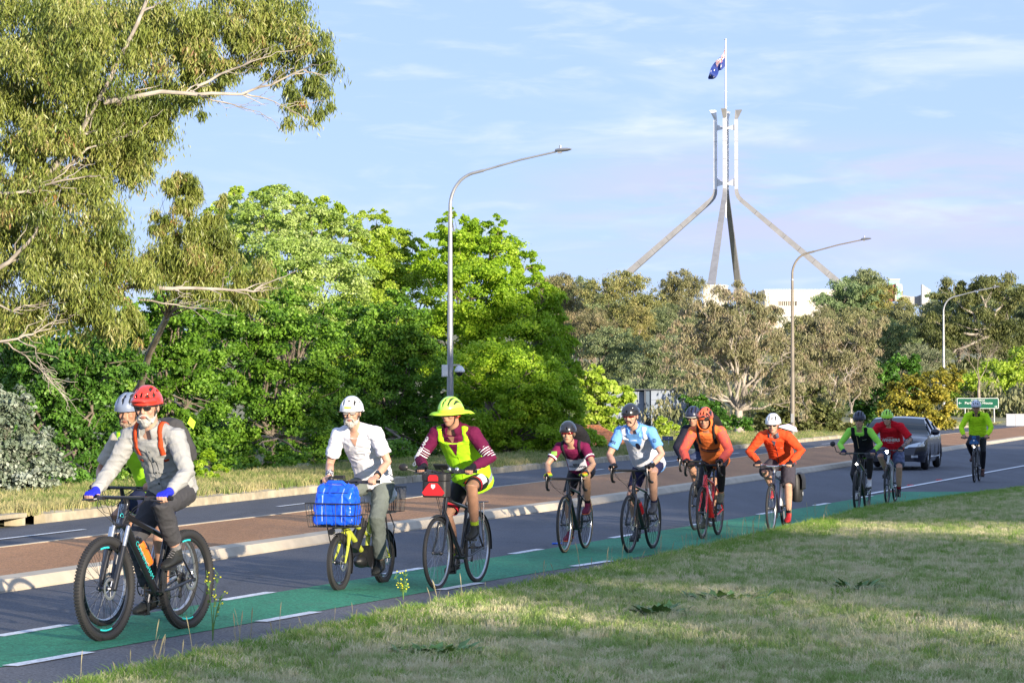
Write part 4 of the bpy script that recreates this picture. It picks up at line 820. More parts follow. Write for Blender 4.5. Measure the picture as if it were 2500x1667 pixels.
# grey panelled building in the dip
M_pan = mat('pale_metal_panel', (.27, .31, .38), .35, metal=.25, noise_amt=.06, nscale=.5); M_trim = mat('dark_trim', (.05, .06, .08), .5); M_gl2 = mat('window_glass', (.12, .16, .22), .05, spec=.9); M_ycol = mat('cream_column', (.62, .54, .34), .7)
YB = 225; gb = empty('panelled_building', base_at(1620, YB), 0, 'grey-blue metal panelled building half hidden by trees in the dip', 'building'); go = V(gb.location)
q_box(gb, go, 1478, 1740, 953.2, 1045, YB + .4, 14, M_trim, 'core')
for k, (a, c) in enumerate(((1480, 1506), (1506, 1532), (1532, 1556), (1556, 1572))):
    q_box(gb, go, a + .3, c - .3, 956, 1040, YB, .35, M_pan, 'panel')
for k in range(9):
    for y0, y1 in ((952, 975.5), (976, 998.5), (999, 1021), (1021.5, 1045)):
        q_box(gb, go, 1589.5 + k * 17.3, 1589.5 + (k + 1) * 17.3 - .5, y0, y1, YB - .3, .3, M_pan, 'panel')
q_box(gb, go, 1476, 1742, 949.5, 951.7, YB - .6, 15, M_trim, 'roof_edge')
q_box(gb, go, 1573, 1576.5, 953, 1022, YB - .7, .8, M_trim, 'window_frame'); q_box(gb, go, 1573, 1588.5, 1019, 1022, YB - .7, .8, M_trim, 'window_sill'); q_box(gb, go, 1577, 1588.5, 953.5, 1018.5, YB - .1, .2, M_gl2, 'window')
q_box(gb, go, 1640, 1740, 1045.5, 1048, YB - .3, 14, M_trim, 'soffit'); q_box(gb, go, 1480, 1745, 1048.5, 1100, YB + 3, .3, M_gl2, 'glazing')
for x in (1671, 1681, 1700): q_box(gb, go, x, x + 3.2, 1048.3, 1100, YB - .1, .3, M_ycol, 'column')
q_box(gb, go, 1660, 1669, 1059, 1065, YB + 1.5, .1, mat('red_notice', (.5, .05, .04), .6), 'notice_board')

# house with the orange tiled roof
M_tile = mat('terracotta_tile', (.78, .30, .12), .8, noise_amt=.3, nscale=9); YR = 108; hs = empty('tiled_house', base_at(1500, YR), 0, 'low house with orange terracotta tiled roof below the road, between the riders', 'house'); ho = V(hs.location)
A, B_, Cc, D = [wp(*q) - ho for q in ((1395, 1093, YR), (1562, 1093, YR), (1462, 1040, YR + 2.2), (1405, 1040, YR + 2.2))]
B2_, C2 = wp(1548, 1088, YR + 4.6) - ho, Cc
rowsn = 14; b0 = MB()
for i in range(rowsn):
    t0, t1 = i / rowsn, (i + 1.12) / rowsn
    a0, a1 = A.lerp(D, t0), A.lerp(D, min(1, t1)); c0, c1 = B_.lerp(Cc, t0), B_.lerp(Cc, min(1, t1)); lift = V((0, -.01, .028))
    b0 = MB(); b0.add([a0 + lift, c0 + lift, c1, a1, a0, c0], [(0, 1, 2, 3), (4, 5, 1, 0)]); b0.build('tile_course', M_tile, hs, smooth=False)
b = MB(); b.add([B_, B2_, Cc], [(0, 1, 2)]); b.build('roof_side', M_tile, hs, smooth=False)
b = MB(); b.tube([B_, Cc], .05, 6); b.tube([D, Cc], .06, 6); b.build('ridge_tiles', M_tile, hs, kind='stuff')
b = MB(); b.box((A + B_) / 2 + V((0, .0, -.08)), ((B_ - A).x + .1, .1, .14)); b.build('gutter', mat('cream_paint', (.72, .68, .55), .6), hs)
b = MB(); b.box((A + B_) / 2 + V((0, 2.4, -1.4)), ((B_ - A).x - .5, 4, 2.5)); b.build('wall', mat('cream_wall', (.55, .48, .36), .8), hs)

# small solar panel on a pole
s = empty('solar_panel', base_at(1632, 96, .1), 0, 'small dark blue solar panel on a short pole in front of the grey building', 'solar panel'); so = V(s.location)
b = MB(); b.tube([(0, 0, -.3), (0, 0, wp(1632, 1067, 96).z - so.z)], .02, 8); b.build('post', M_steel, s)
b = MB(); c = wp(1630, 1069.5, 96) - so; b.box(c, (.40, .02, .17), Matrix.Rotation(R(-35), 3, 'X')); b.build('panel', mat('solar_cells', (.01, .02, .08), .2, spec=.8), s)

# white barrier at the right edge
M_wbar = mat('white_sheet', (.34, .35, .39), .5)
s = empty('white_barrier', base_at(2490, 195), 0, 'white corrugated barrier cut by the right edge of the picture', 'barrier'); so = V(s.location)
for k in range(8): b = MB(); b.box((-.85 + k * .33, 0, .42), (.32, .06 if k % 2 else .1, .84)); b.build('sheet', M_wbar, s, smooth=False)
b = MB(); b.box((.3, 0, .86), (2.7, .16, .05)); b.build('rail', M_wbar, s, smooth=False)

# the green road sign
YS = 205; M_sg = mat('sign_green', (.004, .085, .05), .7, spec=.2); M_sw = mat('sign_white', (.50, .52, .52), .6); M_galv = mat('galvanised_steel', (.42, .42, .43), .5, metal=.5)
rs = empty('road_sign', base_at(2387, YS), 0, 'green direction sign with white lettering on two posts behind the rider at the far right', 'road sign'); so = V(rs.location)
c = wp(2387, 984.3, YS) - so
for px in (2356, 2427): b = MB(); x = (px - 2387) * YS / FPX; b.tube([(x, .06, -.1), (x, .06, c.z + .1)], .055, 8); b.build('post', M_galv, rs)
def rrect(c, w_, h_, r_, th, y):
    pts = []
    for qx, qz, a0 in ((1, 1, 0), (-1, 1, 90), (-1, -1, 180), (1, -1, 270)):
        for k in range(5): a = R(a0 + k * 22.5); pts.append(V((c.x + qx * (w_ / 2 - r_) + r_ * math.cos(a), y, c.z + qz * (h_ / 2 - r_) + r_ * math.sin(a))))
    b = MB(); b.prism(pts, (0, th, 0)); return b
rrect(c, 3.22, .82, .09, .03, 0).build('border', M_sw, rs, smooth=False); rrect(c, 3.12, .73, .07, .03, -.012).build('board', M_sg, rs, smooth=False)
text_on('lettering', 'STATE CIRCLE', .165, c + V((0, -.02, .235)), (1, 0, 0), (0, 0, 1), M_sw, rs, bold=.004, off=.002)
text_on('lettering', 'Parliament House', .245, c + V((.06, -.02, .02)), (1, 0, 0), (0, 0, 1), M_sw, rs, bold=.004, off=.002, sx_=1.22)
def arrow(cx, cz, d, w_=.24):
    b = MB(); y = -.018
    for pts in ([(-.5, -.09), (.32, -.09), (.32, .09), (-.5, .09)], [(.5, 0), (.12, .42), (-.08, .42), (.22, 0)], [(.5, 0), (.22, 0), (-.08, -.42), (.12, -.42)]):
        b.prism([V((c.x + cx + p[0] * w_ * d, y, c.z + cz + p[1] * w_ * .8)) for p in pts], (0, .004, 0))
    b.build('arrow', M_sw, rs, smooth=False)
arrow(-1.38, .02, -1); arrow(1.38, -.25, 1)

# lamp posts
M_pole = mat('lamp_post_steel', (.34, .35, .37), .45, metal=.45, noise_amt=.15, nscale=3); M_pole2 = mat('shaded_lamp_post_steel', (.22, .19, .15), .6, metal=.2, noise_amt=.15, nscale=2)  # second steel: warm brown shade of the middle post put into its colour
def lamp(px, Y, sc_, label, zb=0.0, m=M_pole):
    s = empty('street_lamp', ((px - 1250) * Y / FPX, Y, zb), R(-14), label, 'street lamp', 'street lamps along the far verge'); s.scale = (sc_,) * 3
    K = 80 / FPX; P = lambda x, y: V(((x - 1097) * K * 1.03, 0, HC + (YH - y) * K))
    b = MB(); b.tube([(0, 0, -.1), (0, 0, 1.5), (0, 0, P(0, 514).z)], [.115, .105, .062], 14); b.build('post', m, s)
    b = MB(); b.tube([(0, 0, 0), (0, 0, .06)], .19, 14); b.build('base_plate', M_galv, s)
    b = MB(); b.tube([P(1097, 516), P(1097, 511)], .075, 14); b.build('collar', M_galv, s)
    b = MB(); b.tube([P(1097, 511), P(1097, 487), P(1098.5, 475), P(1102, 462), (P(1107, 450)), P(1113, 440), P(1122, 429), P(1132, 421), P(1143, 415), P(1151, 412), P(1179, 405.5)], [.056, .054, .053, .052, .05, .05, .048, .047, .046, .046, .045], 12); b.build('bend', m, s)
    b = MB(); b.tube([P(1178, 405.7), P(1267, 382), P(1355, 364)], [.033, .031, .029], 10); b.build('arm', m, s)
    a, c = P(1354, 361), P(1392, 358.5); d = c - a; b = MB()
    b.loft([(a, (0, .10, 0), (0, 0, .045)), (a + d * .25, (0, .16, 0), (0, 0, .06)), (a + d * .7, (0, .17, 0), (0, 0, .05)), (a + d * .97, (0, .12, 0), (0, 0, .02))], 12); b.build('lamp_head', mat('lamp_grey', (.20, .21, .24), .5), s)
    b = MB(); b.tube([a + d * .3 + V((0, 0, .05)), a + d * .3 + V((0, 0, .14))], [.03, .035], 10); b.build('photocell', M_galv, s)
    b = MB(); b.box(a + d * .25 + V((0, 0, -.07)), (.12, .1, .05)); b.build('bracket', M_galv, s)
    b = MB(); b.box((0, -.11, 1.0 if Y > 78 else 1.1), (.12, .06, .42)); b.build('access_door', M_galv, s)
    return s
l1 = lamp(1099, 74, .925, 'nearest street lamp, with a white box and a camera on its post')
lamp(1935, 125.7, 1, 'middle street lamp, in front of the right mast leg', m=M_pole2)
lamp(2304, 178, 1, 'farthest street lamp, before the dark gum at the right')
s = empty('surveillance_camera', wp(1098, 905, 74), 0, 'white dome camera hanging from the nearest lamp post', 'camera'); k = 74 / FPX
b = MB(); b.box((14 * k, -.02, 14 * k), (.26, .05, .05)); b.build('bracket', M_white, s)
b = MB(); b.loft([((24 * k, -.02, 12 * k), (.05, 0, 0), (0, .05, 0)), ((24 * k, -.02, 9 * k), (.10, 0, 0), (0, .10, 0)), ((24 * k, -.02, 0), (.15, 0, 0), (0, .15, 0)), ((24 * k, -.02, -3 * k), (.14, 0, 0), (0, .14, 0))], 16); b.build('housing', mat('white_plastic', (.75, .76, .78), .4), s)
b = MB(); b.ell((24 * k, -.02, -4 * k), (.10, .10, .11)); b.build('dome', mat('smoked_dome', (.01, .01, .02), .1, spec=.8), s)
s = empty('junction_box', wp(1086, 905, 74), 0, 'white equipment box strapped to the left of the nearest lamp post', 'box')
b = MB(); b.box((0, -.02, 0), (15 * k, .14, 29 * k)); b.build('body', MATS['white_plastic'], s, smooth=False); b = MB(); b.box((0, -.1, 0), (12.5 * k, .02, 26 * k)); b.build('door', MATS['white_plastic'], s, smooth=False)

# ------------------------------------------------------------------ the dark sedan
M_car = mat('dark_blue_car_paint', (.004, .006, .018), .25, metal=.0, spec=.4, coat=.7); M_cgl = mat('car_glass', (.010, .016, .016), .03, spec=.45); M_chr = mat('chrome', (.75, .76, .78), .12, metal=1.0); M_tyre = mat('tyre_rubber', (.022, .022, .024), .75, bump=.2, bscale=90); M_blk = mat('black_plastic', (.015, .015, .017), .45)
M_lens = mat('headlamp_lens', (.62, .66, .70), .08, metal=.4, coat=1.0)
cf = gp(2258, 1146); cdir = R(90 + 15.0)   # local +x points to the car's front
car = empty('car', (0, 0, 0), 0, 'dark navy sedan following the riders, in front of the yellow wattle', 'car')
heading = math.atan2(-math.cos(R(15.0)), -math.sin(R(15.0))); car.rotation_euler = (0, 0, heading)
# front left contact (local x .0, y +.78) must stand at cf
rotc = Matrix.Rotation(heading, 3, 'Z'); car.location = cf - rotc @ V((0, .80, 0))
def car_y(x, z):       # half width of the body at (x, z)
    w_ = .91 - .30 * sm((x - .35) / .62) ** 2 * 1.0 - .10 * sm((-x - 2.9) / .9)
    w_ *= 1 - .05 * sm((.45 - z) / .3)
    if z > .88: w_ -= (z - .88) * .52
    return w_
def top_z(x):          # centre line profile
    P_ = [(-3.78, .62), (-3.74, .95), (-3.3, 1.03), (-3.0, 1.05), (-2.45, 1.27), (-1.9, 1.365), (-1.45, 1.385), (-1.0, 1.35), (-.6, 1.20), (-.15, .94), (.2, .90), (.5, .84), (.72, .76), (.86, .62), (.93, .45)]
    for (a, b_), (c, d) in zip(P_, P_[1:]):
        if a <= x <= c: return b_ + (d - b_) * (x - a) / (c - a)
    return P_[0][1] if x < P_[0][0] else P_[-1][1]
def belt(x): return .91 - .10 * sm((x - .1) / .8) + .02 * sm((-x - 2) / 1.5)
b = MB(); xs = [-3.78, -3.74, -3.6, -3.3, -3.0, -2.7, -2.45, -2.15, -1.9, -1.45, -1.0, -.8, -.6, -.4, -.2, -.05, .2, .38, .5, .62, .72, .80, .86, .90, .93]
nz_ = 15; vs = []; mi = []; fs = []
for x in xs:
    tz = top_z(x); bz = min(belt(x), tz - .03); zl = .20 + .06 * sm((-x - 3.3) / .4) + .03 * sm((x - .6) / .3)
    row = []
    for k in range(nz_):
        if k < 7: z = zl + (bz - zl) * k / 6; y = car_y(x, z) * (1 - .035 * (1 - k / 6) ** 2)
        elif k < 11: z = bz + (tz - .035 - bz) * (k - 6) / 4; y = car_y(x, z) - .02 * (k - 6) / 4
        else:
            y0 = car_y(x, tz - .035) - .03; t = (k - 10) / 4; y = y0 * (1 - t); z = tz - .035 + .035 * math.sin(t * math.pi / 2)
        row.append((x, max(0, y), z))
    full = row + [(p[0], -p[1], p[2]) for p in reversed(row[:-1])]; vs += full
n_ = 2 * nz_ - 1
for i in range(len(xs) - 1):
    for k in range(n_ - 1):
        kk = k if k < nz_ - 1 else n_ - 2 - k; xm = (xs[i] + xs[i + 1]) / 2; g = 0
        if 7 <= kk <= 9 and -3.0 < xm < -.25: g = 1
        if kk >= 10 and (-.95 < xm < -.1 or -2.95 < xm < -2.0): g = 1
        fs.append((i * n_ + k, (i + 1) * n_ + k, (i + 1) * n_ + k + 1, i * n_ + k + 1)); mi.append(g)
m_ = len(xs) - 1
fs.append(tuple(range(n_ - 1, -1, -1))); mi.append(0); fs.append(tuple(m_ * n_ + k for k in range(n_))); mi.append(0)
bb_ = MB(); bb_.add(vs, [f for f, g in zip(fs, mi) if g == 0]); carbody = bb_.build('body', M_car, car, ang=50)
g_ = MB(); g_.add(vs, [f for f, g in zip(fs, mi) if g == 1]); o = g_.build('windows', M_cgl, car, ang=50)
for sy_ in (1, -1):
    for x0 in (-.42, -1.42, -2.28):
        b = MB(); b.tube([(x0, sy_ * (car_y(x0, .94) + .004), .93), (x0 - .22 * (1 if x0 > -1 else .1), sy_ * (car_y(x0, top_z(x0 - .2) - .05) - .006), min(1.36, top_z(x0 - .25) - .035))], .022, 6); b.build('window_pillar', M_car if x0 > -1 or x0 < -2 else M_blk, car)
    b = MB(); b.tube([(x, sy_ * (car_y(x, .93) + .006), belt(x) + .005) for x in (-2.9, -2.2, -1.4, -.7, -.35)], .01, 5); b.build('window_trim', M_chr, car)
    b = MB(); b.ell((-.42, sy_ * 1.02, .98), (.07, .12, .085)); b.tube([(-.42, sy_ * .88, .92), (-.42, sy_ * .98, .95)], .025, 6); b.build('wing_mirror', M_car, car)
    hl = patch_on('headlight', .42, .17, (.6, sy_ * .66, .66), (0, 1, 0), (0, 0, 1), M_lens, car, carbody, off=.006, nx=10, ny=6, shape=lambda u, v, q=sy_: (u + .10 * q * v, v * (.62 + .45 * u * q * 2 * .6) + .35 * u * q))
    b = MB(); b.ell((.685, sy_ * .66, .665), (.03, .055, .05)); b.build('lamp_bowl', M_chr, hl)
    patch_on('inner_headlight', .15, .105, (.8, sy_ * .40, .625), (0, 1, 0), (0, 0, 1), M_lens, car, carbody, off=.007, nx=6, ny=6, shape=lambda u, v: (u * math.sqrt(max(0, 1 - 3.6 * v * v)), v))
    patch_on('fog_lamp', .16, .06, (.8, sy_ * .62, .36), (0, 1, 0), (0, 0, 1), M_lens, car, carbody, off=.006)
    b = MB(); b.tube([(-.35, sy_ * .905, .33), (-2.3, sy_ * .915, .33)], .017, 5); b.build('sill_trim', M_chr, car)
    for dx in (-1.05, -1.95): b = MB(); b.tube([(dx, sy_ * .925, .79), (dx - .2, sy_ * .925, .79)], .014, 6); b.build('door_handle', M_chr, car)
    for dx in (-.36, -1.42, -2.35): b = MB(); b.tube([(dx, sy_ * (car_y(dx, .5) + .001), .28), (dx, sy_ * (car_y(dx, .9) + .001), .9)], .004, 4); b.build('door_seam', M_blk, car)
    for x in (0, -2.85):
        wl = empty('wheel', (x, sy_ * .80, .325), parent=car)
        b = MB(); b.ring((0, 0, 0), .255, .075, n=36, k=10, flat=1.35); b.build('tyre', M_tyre, wl)
        b = MB(); b.ring((0, sy_ * .05, 0), .205, .018, n=32, k=6); b.tube([(0, sy_ * .04, 0), (0, sy_ * .085, 0)], .04, 12)
        for k in range(10): a = 2 * math.pi * k / 10; b.tube([(0, sy_ * .07, 0), (math.cos(a) * .2, sy_ * .055, math.sin(a) * .2)], [.02, .014], 5)
        b.build('rim', M_chr, wl); b = MB(); b.tube([(0, -.05, 0), (0, .05, 0)], .2, 20); b.build('brake_disc', M_blk, wl)
        b = MB(); b.ring((x, sy_ * .865, .335), .345, .05, n=24, k=6, a0=-.15, a1=math.pi + .15); b.build('wheel_arch', M_blk if False else M_car, car)
patch_on('grille', .58, .16, (.8, 0, .52), (0, 1, 0), (0, 0, 1), M_blk, car, carbody, off=.006, shape=lambda u, v: (u * (1 - .25 * v), v))
for q in (1, -1): patch_on('bonnet_crease', .012, .34, (.7, q * .34, .80), (0, 1, 0), (0, 0, 1), M_blk, car, carbody, off=.004, nx=1, ny=12, shape=lambda u, v, q=q: (u + q * 4 * v, v))
for k in range(4): b = MB(); b.box((.937, 0, .44 + k * .04), (.01, .56, .008)); b.build('grille_bar', M_chr, car)
b = MB(); b.ring((.945, 0, .54), .055, .007, 'x', n=20, k=6); b.tube([(.945, -.02, .57), (.945, -.02, .52), (.945, .03, .515)], .006, 5); b.build('badge', M_chr, car)
patch_on('lower_intake', 1.0, .09, (.8, 0, .31), (0, 1, 0), (0, 0, 1), M_blk, car, carbody, off=.006, nx=14)
patch_on('bumper_line', 1.5, .008, (.8, 0, .40), (0, 1, 0), (0, 0, 1), M_blk, car, carbody, off=.004, nx=20, ny=1)
b = MB(); b.box((.945, 0, .40), (.012, .37, .10)); b.build('number_plate', mat('plate', (.6, .6, .55), .5), car)
b = MB(); b.box((-.55, .52, 1.06), (.04, .10, .05), Matrix.Rotation(R(-50), 3, 'Y')); b.build('windscreen_sticker', mat('sticker', (.25, .5, .6), .5), car)
# ------------------------------------------------------------------ bicycles
M_fblk = mat('black_frame_paint', (.014, .014, .017), .28, coat=.6); M_alu = mat('polished_alloy', (.62, .63, .66), .28, metal=.9); M_dalu = mat('dark_alloy', (.10, .10, .11), .35, metal=.8)
M_chn = mat('chain_steel', (.22, .21, .20), .4, metal=.9); M_sad = mat('saddle_vinyl', (.02, .02, .022), .55); M_cable = mat('cable_black', (.012, .012, .013), .5); M_spoke = mat('spoke_steel', (.35, .36, .38), .3, metal=.9); M_bspoke = mat('spoke_black', (.03, .03, .035), .4, metal=.5)
M_tan = mat('tan_sidewall', (.42, .30, .15), .7)
def wheel_meshes(rw, tt, rim_m, spoke_m, disc, tan, rim_d, nsp=28, dyn=False):
    key = (rw, tt, rim_m.name, spoke_m.name, disc, tan, rim_d)
    if key in wheel_meshes.c: return wheel_meshes.c[key]
    rt = tt / 2; rr = rw - tt
    b = MB(); b.ring((0, 0, 0), rr - rim_d / 2 + .006, rim_d / 2, n=56, k=8, flat=max(.32, .5 * min(tt, .045) / rim_d)); rim = b.mesh('wheel', rim_m)
    b = MB(); b.ring((0, 0, 0), rw - rt, rt, n=64, k=10)
    if tt > .05:
        for i in range(96):
            a = 2 * math.pi * i / 96; q = rw - .003
            for sy_ in (-1, 1): b.box((q * math.cos(a + sy_ * .02), sy_ * tt * .22, q * math.sin(a + sy_ * .02)), (.010, tt * .28, .013), Matrix.Rotation(-a, 3, 'Y'))
    tyre = b.mesh('tyre', M_tyre)
    tw_ = None
    if tan:
        b = MB()
        for sy_ in (-1, 1): b.ring((0, sy_ * rt * .78, 0), rr + rt * .75, rt * .42, n=56, k=6, flat=.5)
        tw_ = b.mesh('sidewall', M_tan)
    b = MB(); r_ = .0013 + .0004 * (rw > .3)
    for i in range(nsp):
        s = 1 if i % 2 else -1; a = 2 * math.pi * i / nsp; a2 = a + (.5 if (i // 2) % 2 else -.5)
        b.tube([(.022 * math.cos(a2), s * .028, .022 * math.sin(a2)), ((rr - rim_d) * math.cos(a), 0, (rr - rim_d) * math.sin(a))], r_, 3, cap=False)
    sp = b.mesh('spokes', spoke_m)
    b = MB(); b.tube([(0, -.055, 0), (0, -.04, 0), (0, -.03, 0), (0, .03, 0), (0, .04, 0), (0, .055, 0)], [.009, .024, .016, .016, .024, .009], 12); hub = b.mesh('hub', M_dalu)
    dm = None
    if disc:
        b = MB(); b.ring((0, .042, 0), .068, .012, n=28, k=4, flat=.08)
        for i in range(5): a = i * 1.2566; b.tube([(0, .042, 0), (.06 * math.cos(a), .042, .06 * math.sin(a))], .004, 4)
        dm = b.mesh('brake_disc', M_alu)
    wheel_meshes.c[key] = (rim, tyre, tw_, sp, hub, dm); return wheel_meshes.c[key]
wheel_meshes.c = {}
def put_wheel(parent, x, rw, ms_, steer=0):
    rim, tyre, tw_, sp, hub, dm = ms_
    w_ = obj('wheel', rim, parent, loc=(x, 0, rw)); w_.rotation_euler = (0, random.uniform(0, 6), steer)
    obj('tyre', tyre, w_)
    if tw_: obj('sidewall', tw_, w_)
    obj('spokes', sp, w_); obj('hub', hub, w_)
    if dm: obj('brake_disc', dm, w_)
    return w_
def grips_flat(B, wd, sweep, rise):
    out = {}
    for s in (1, -1): out[s] = V((B.x - sweep, s * (wd / 2 - .065), B.z + rise))
    return out
def bicycle(cx, cy, phi, label, P, sc_=1.0):
    """P: dictionary of sizes and colours. Local x points forward, the front tyre touches the ground at the origin"""
    g = gp(cx, cy); p = R(phi); hd = math.atan2(-math.cos(p), -math.sin(p))
    bk = empty('bicycle', g, hd, label, 'bicycle'); bk.scale = (sc_,) * 3
    rw, tt, Lb = P['rw'], P.get('tt', .04), P['L']; fm = P['frame']; sus = P.get('sus', 0); tr = P.get('tube', .018)
    F = V((0, 0, rw)); Re = V((-Lb, 0, rw)); BB = V((P.get('bbx', -Lb + .435), 0, P.get('bbz', .28)))
    ha = R(P.get('ha', 71)); h = V((-math.cos(ha), 0, math.sin(ha))); pf = V((math.sin(ha), 0, math.cos(ha)))
    A = F - pf * .045; Hb = A + h * P.get('fork', rw + .045 + sus * .08); Ht = Hb + h * P.get('head', .14)
    B = V((P['bar'][0], 0, P['bar'][1])); SD = V((P['saddle'][0], 0, P['saddle'][1])); st = (SD - BB).normalized(); ST = BB + st * P.get('st', .46)
    wf = wheel_meshes(rw, tt, P.get('rim', M_fblk), P.get('spoke', M_bspoke), P.get('disc', True), P.get('tan', False), P.get('rimd', .028))
    put_wheel(bk, 0, rw, wf); put_wheel(bk, -Lb, rw, wf)
    # frame
    b = MB(); b.tube([Hb - h * .005, Ht], tr * 1.35, 12); b.tube([Ht - h * .035, ST - st * P.get('ttd', .03)] if not P.get('step') else [Ht - h * .09, BB + st * .22], tr * .95, 10)
    b.tube([Hb + h * .03, BB], tr * P.get('dt', 1.25), 12); b.tube([BB, ST], tr, 10); b.tube([BB + V((0, -.04, 0)), BB + V((0, .04, 0))], .026, 12)
    for s in (1, -1):
        b.tube([BB + V((-.02, s * .035, 0)), BB + V((-.16, s * .045, .01)), Re + V((.06, s * .065, -.003)), Re + V((0, s * .065, 0))], [.013, .012, .011, .010], 8)
        b.tube([ST - st * P.get('ssd', .06) + V((0, s * .018, 0)), ST.lerp(Re, .35) + V((0, s * .04, 0)), Re + V((0, s * .065, .0))], [.009, .009, .008], 8)
        b.tube([Re + V((0, s * .058, 0)), Re + V((0, s * .074, 0))], .016, 8)
    b.build('frame', fm, bk)
    # fork
    b = MB(); cr = Hb - h * .012; fk = P.get('forkm', fm)
    b.tube([cr - h * .0, Ht + h * .03], .014, 8)
    wk = tt / 2 + .022
    if sus:
        b.tube([cr + V((0, -wk - .005, 0)), cr + h * .012 + V((0, 0, 0)), cr + V((0, wk + .005, 0))], [.02, .024, .02], 10)
        for s in (1, -1):
            o_ = V((0, s * (wk + .008), 0)) + pf * .0
            b.tube([A + pf * .02 + h * (rw + .0) * .55 + o_, A + pf * .02 + h * .0 + o_, F + o_], [.0225, .021, .014], 10)
            b.tube([A + pf * .0 + h * .33 + o_ + pf * .018, A + pf * .018 + h * .17 + o_], [.024, .0235], 10)
        b.tube([A + h * (rw + .02) * .62 * 1 + V((0, -wk, 0)) + pf * .02, A + h * (rw + .05) + pf * .012, A + h * (rw + .02) * .62 + V((0, wk, 0)) + pf * .02], .013, 8)
        b.build('fork', fk, bk)
        for s in (1, -1): b2 = MB(); o_ = V((0, s * (wk + .008), 0)); b2.tube([cr + o_ + pf * .012, A + h * .20 + o_ + pf * .018], .017, 10); b2.build('stanchion', M_alu, bk)
    else:
        for s in (1, -1):
            o_ = V((0, s * wk, 0)); b.tube([cr + V((0, s * .01, 0)), cr - h * .035 + o_ * .9, A + h * rw * .5 + o_ + pf * .004, F + o_ * 1.25 - V((0, 0, 0))], [.02, P.get('fkr', .017), .014, .009], 10)
        b.build('fork', fk, bk)
    # cockpit
    b = MB(); b.tube([Ht + h * .028, Ht + h * .055, B], [.019, .021, .018], 10); b.tube([Ht, Ht + h * .05], .019, 10)
    if P.get('quill'): b.tube([Ht, V((B.x - .06, 0, B.z + .0)), B], .014, 10)
    b.build('stem', P.get('stemm', M_fblk), bk)
    geo = dict(bk=bk, B=B, SD=SD, BB=BB, g=g, hd=hd, sc=sc_, grip={}, frames={}, kind=P['kind'])
    if P['kind'] == 'drop':
        wd = P.get('barw', .42) / 2; b = MB(); hk = MB(); pth = [B + V((0, 0, 0))]
        for s in (1, -1):
            q = [B, B + V((0, s * wd * .85, .0)), B + V((.02, s * wd, .0)), B + V((.075, s * (wd + .005), -.006)), B + V((.105, s * (wd + .012), -.045)), B + V((.09, s * (wd + .018), -.10)), B + V((.045, s * (wd + .022), -.13)), B + V((-.03, s * (wd + .026), -.135))]
            hk.tube(q, .0155, 8)
            hd_ = [B + V((.06, s * (wd + .003), .004)), B + V((.105, s * (wd + .004), .018)), B + V((.135, s * (wd + .004), .040)), B + V((.15, s * (wd + .004), .065))]
            lb = MB(); lb.tube(hd_, [.016, .019, .018, .013], 8); hb_ = lb.build('brake_hood', M_cable, bk)
            lb = MB(); lb.tube([B + V((.14, s * (wd + .006), .04)), B + V((.15, s * (wd + .012), -.02)), B + V((.135, s * (wd + .018), -.085))], [.008, .0075, .006], 6); lb.build('brake_lever', M_dalu, bk)
            G_ = B + V((.085, s * (wd + .004), .022)); geo['grip'][s] = G_
            geo['frames'][s] = (V((.97, 0, .22)), V((0, s, 0)), V((-.22, 0, .97)))
        hk.build('handlebar', M_cable, bk)
    else:
        wd = P.get('barw', .64); sw = P.get('sweep', .035); ri = P.get('rise', .0); gr = grips_flat(B, wd, sw, ri)
        b = MB(); b.tube([V((B.x - sw, -wd / 2, B.z + ri)), V((B.x - sw * .4, -wd * .22, B.z + ri)), V((B.x, -.06, B.z)), V((B.x, .06, B.z)), V((B.x - sw * .4, wd * .22, B.z + ri)), V((B.x - sw, wd / 2, B.z + ri))], .0135, 8); b.build('handlebar', P.get('barm', M_fblk), bk)
        for s in (1, -1):
            b = MB(); b.tube([V((B.x - sw - .0, s * (wd / 2 + .004), B.z + ri)), V((B.x - sw + .006, s * (wd / 2 - .125), B.z + ri))], .0175, 8); b.build('grip', M_cable, bk)
            b = MB(); b.tube([V((B.x + .01, s * (wd / 2 - .16), B.z + ri - .005)), V((B.x + .045, s * (wd / 2 - .13), B.z + ri - .012)), V((B.x + .05, s * (wd / 2 - .03), B.z + ri - .018))], [.008, .007, .006], 6); b.box(V((B.x + .01, s * (wd / 2 - .17), B.z + ri - .005)), (.05, .045, .025)); b.build('brake_lever', M_dalu, bk)
            geo['grip'][s] = gr[s]; geo['frames'][s] = (V((0.05, -s, 0)), V((1, .05 * s, 0)), V((0, 0, 1)))
    b = MB(); fr = B + V((.05, 0, -.02))
    for s in (1, -1):
        e = B + V((.05 if P['kind'] != 'drop' else .12, s * (P.get('barw', .5) / 2 - .17 if P['kind'] != 'drop' else .19), -.012))
        b.tube([e, e + V((.09, -s * .05, -.06)), V((B.x + .10, s * .05, B.z - .17)), Hb + V((.02, s * .02, -.01))], .003, 4); b.tube([e, e + V((.05, -s * .08, -.09)), V((B.x + .06, -s * .05, B.z - .15)), A + h * (rw * .7) + V((.03, s * .05, 0))], .0028, 4)
    b.build('cables', M_cable, bk)
    # seat post, saddle
    b = MB(); b.tube([ST - st * .02, SD - st * .035], .0145, 8); b.build('seatpost', P.get('postm', M_dalu), bk)
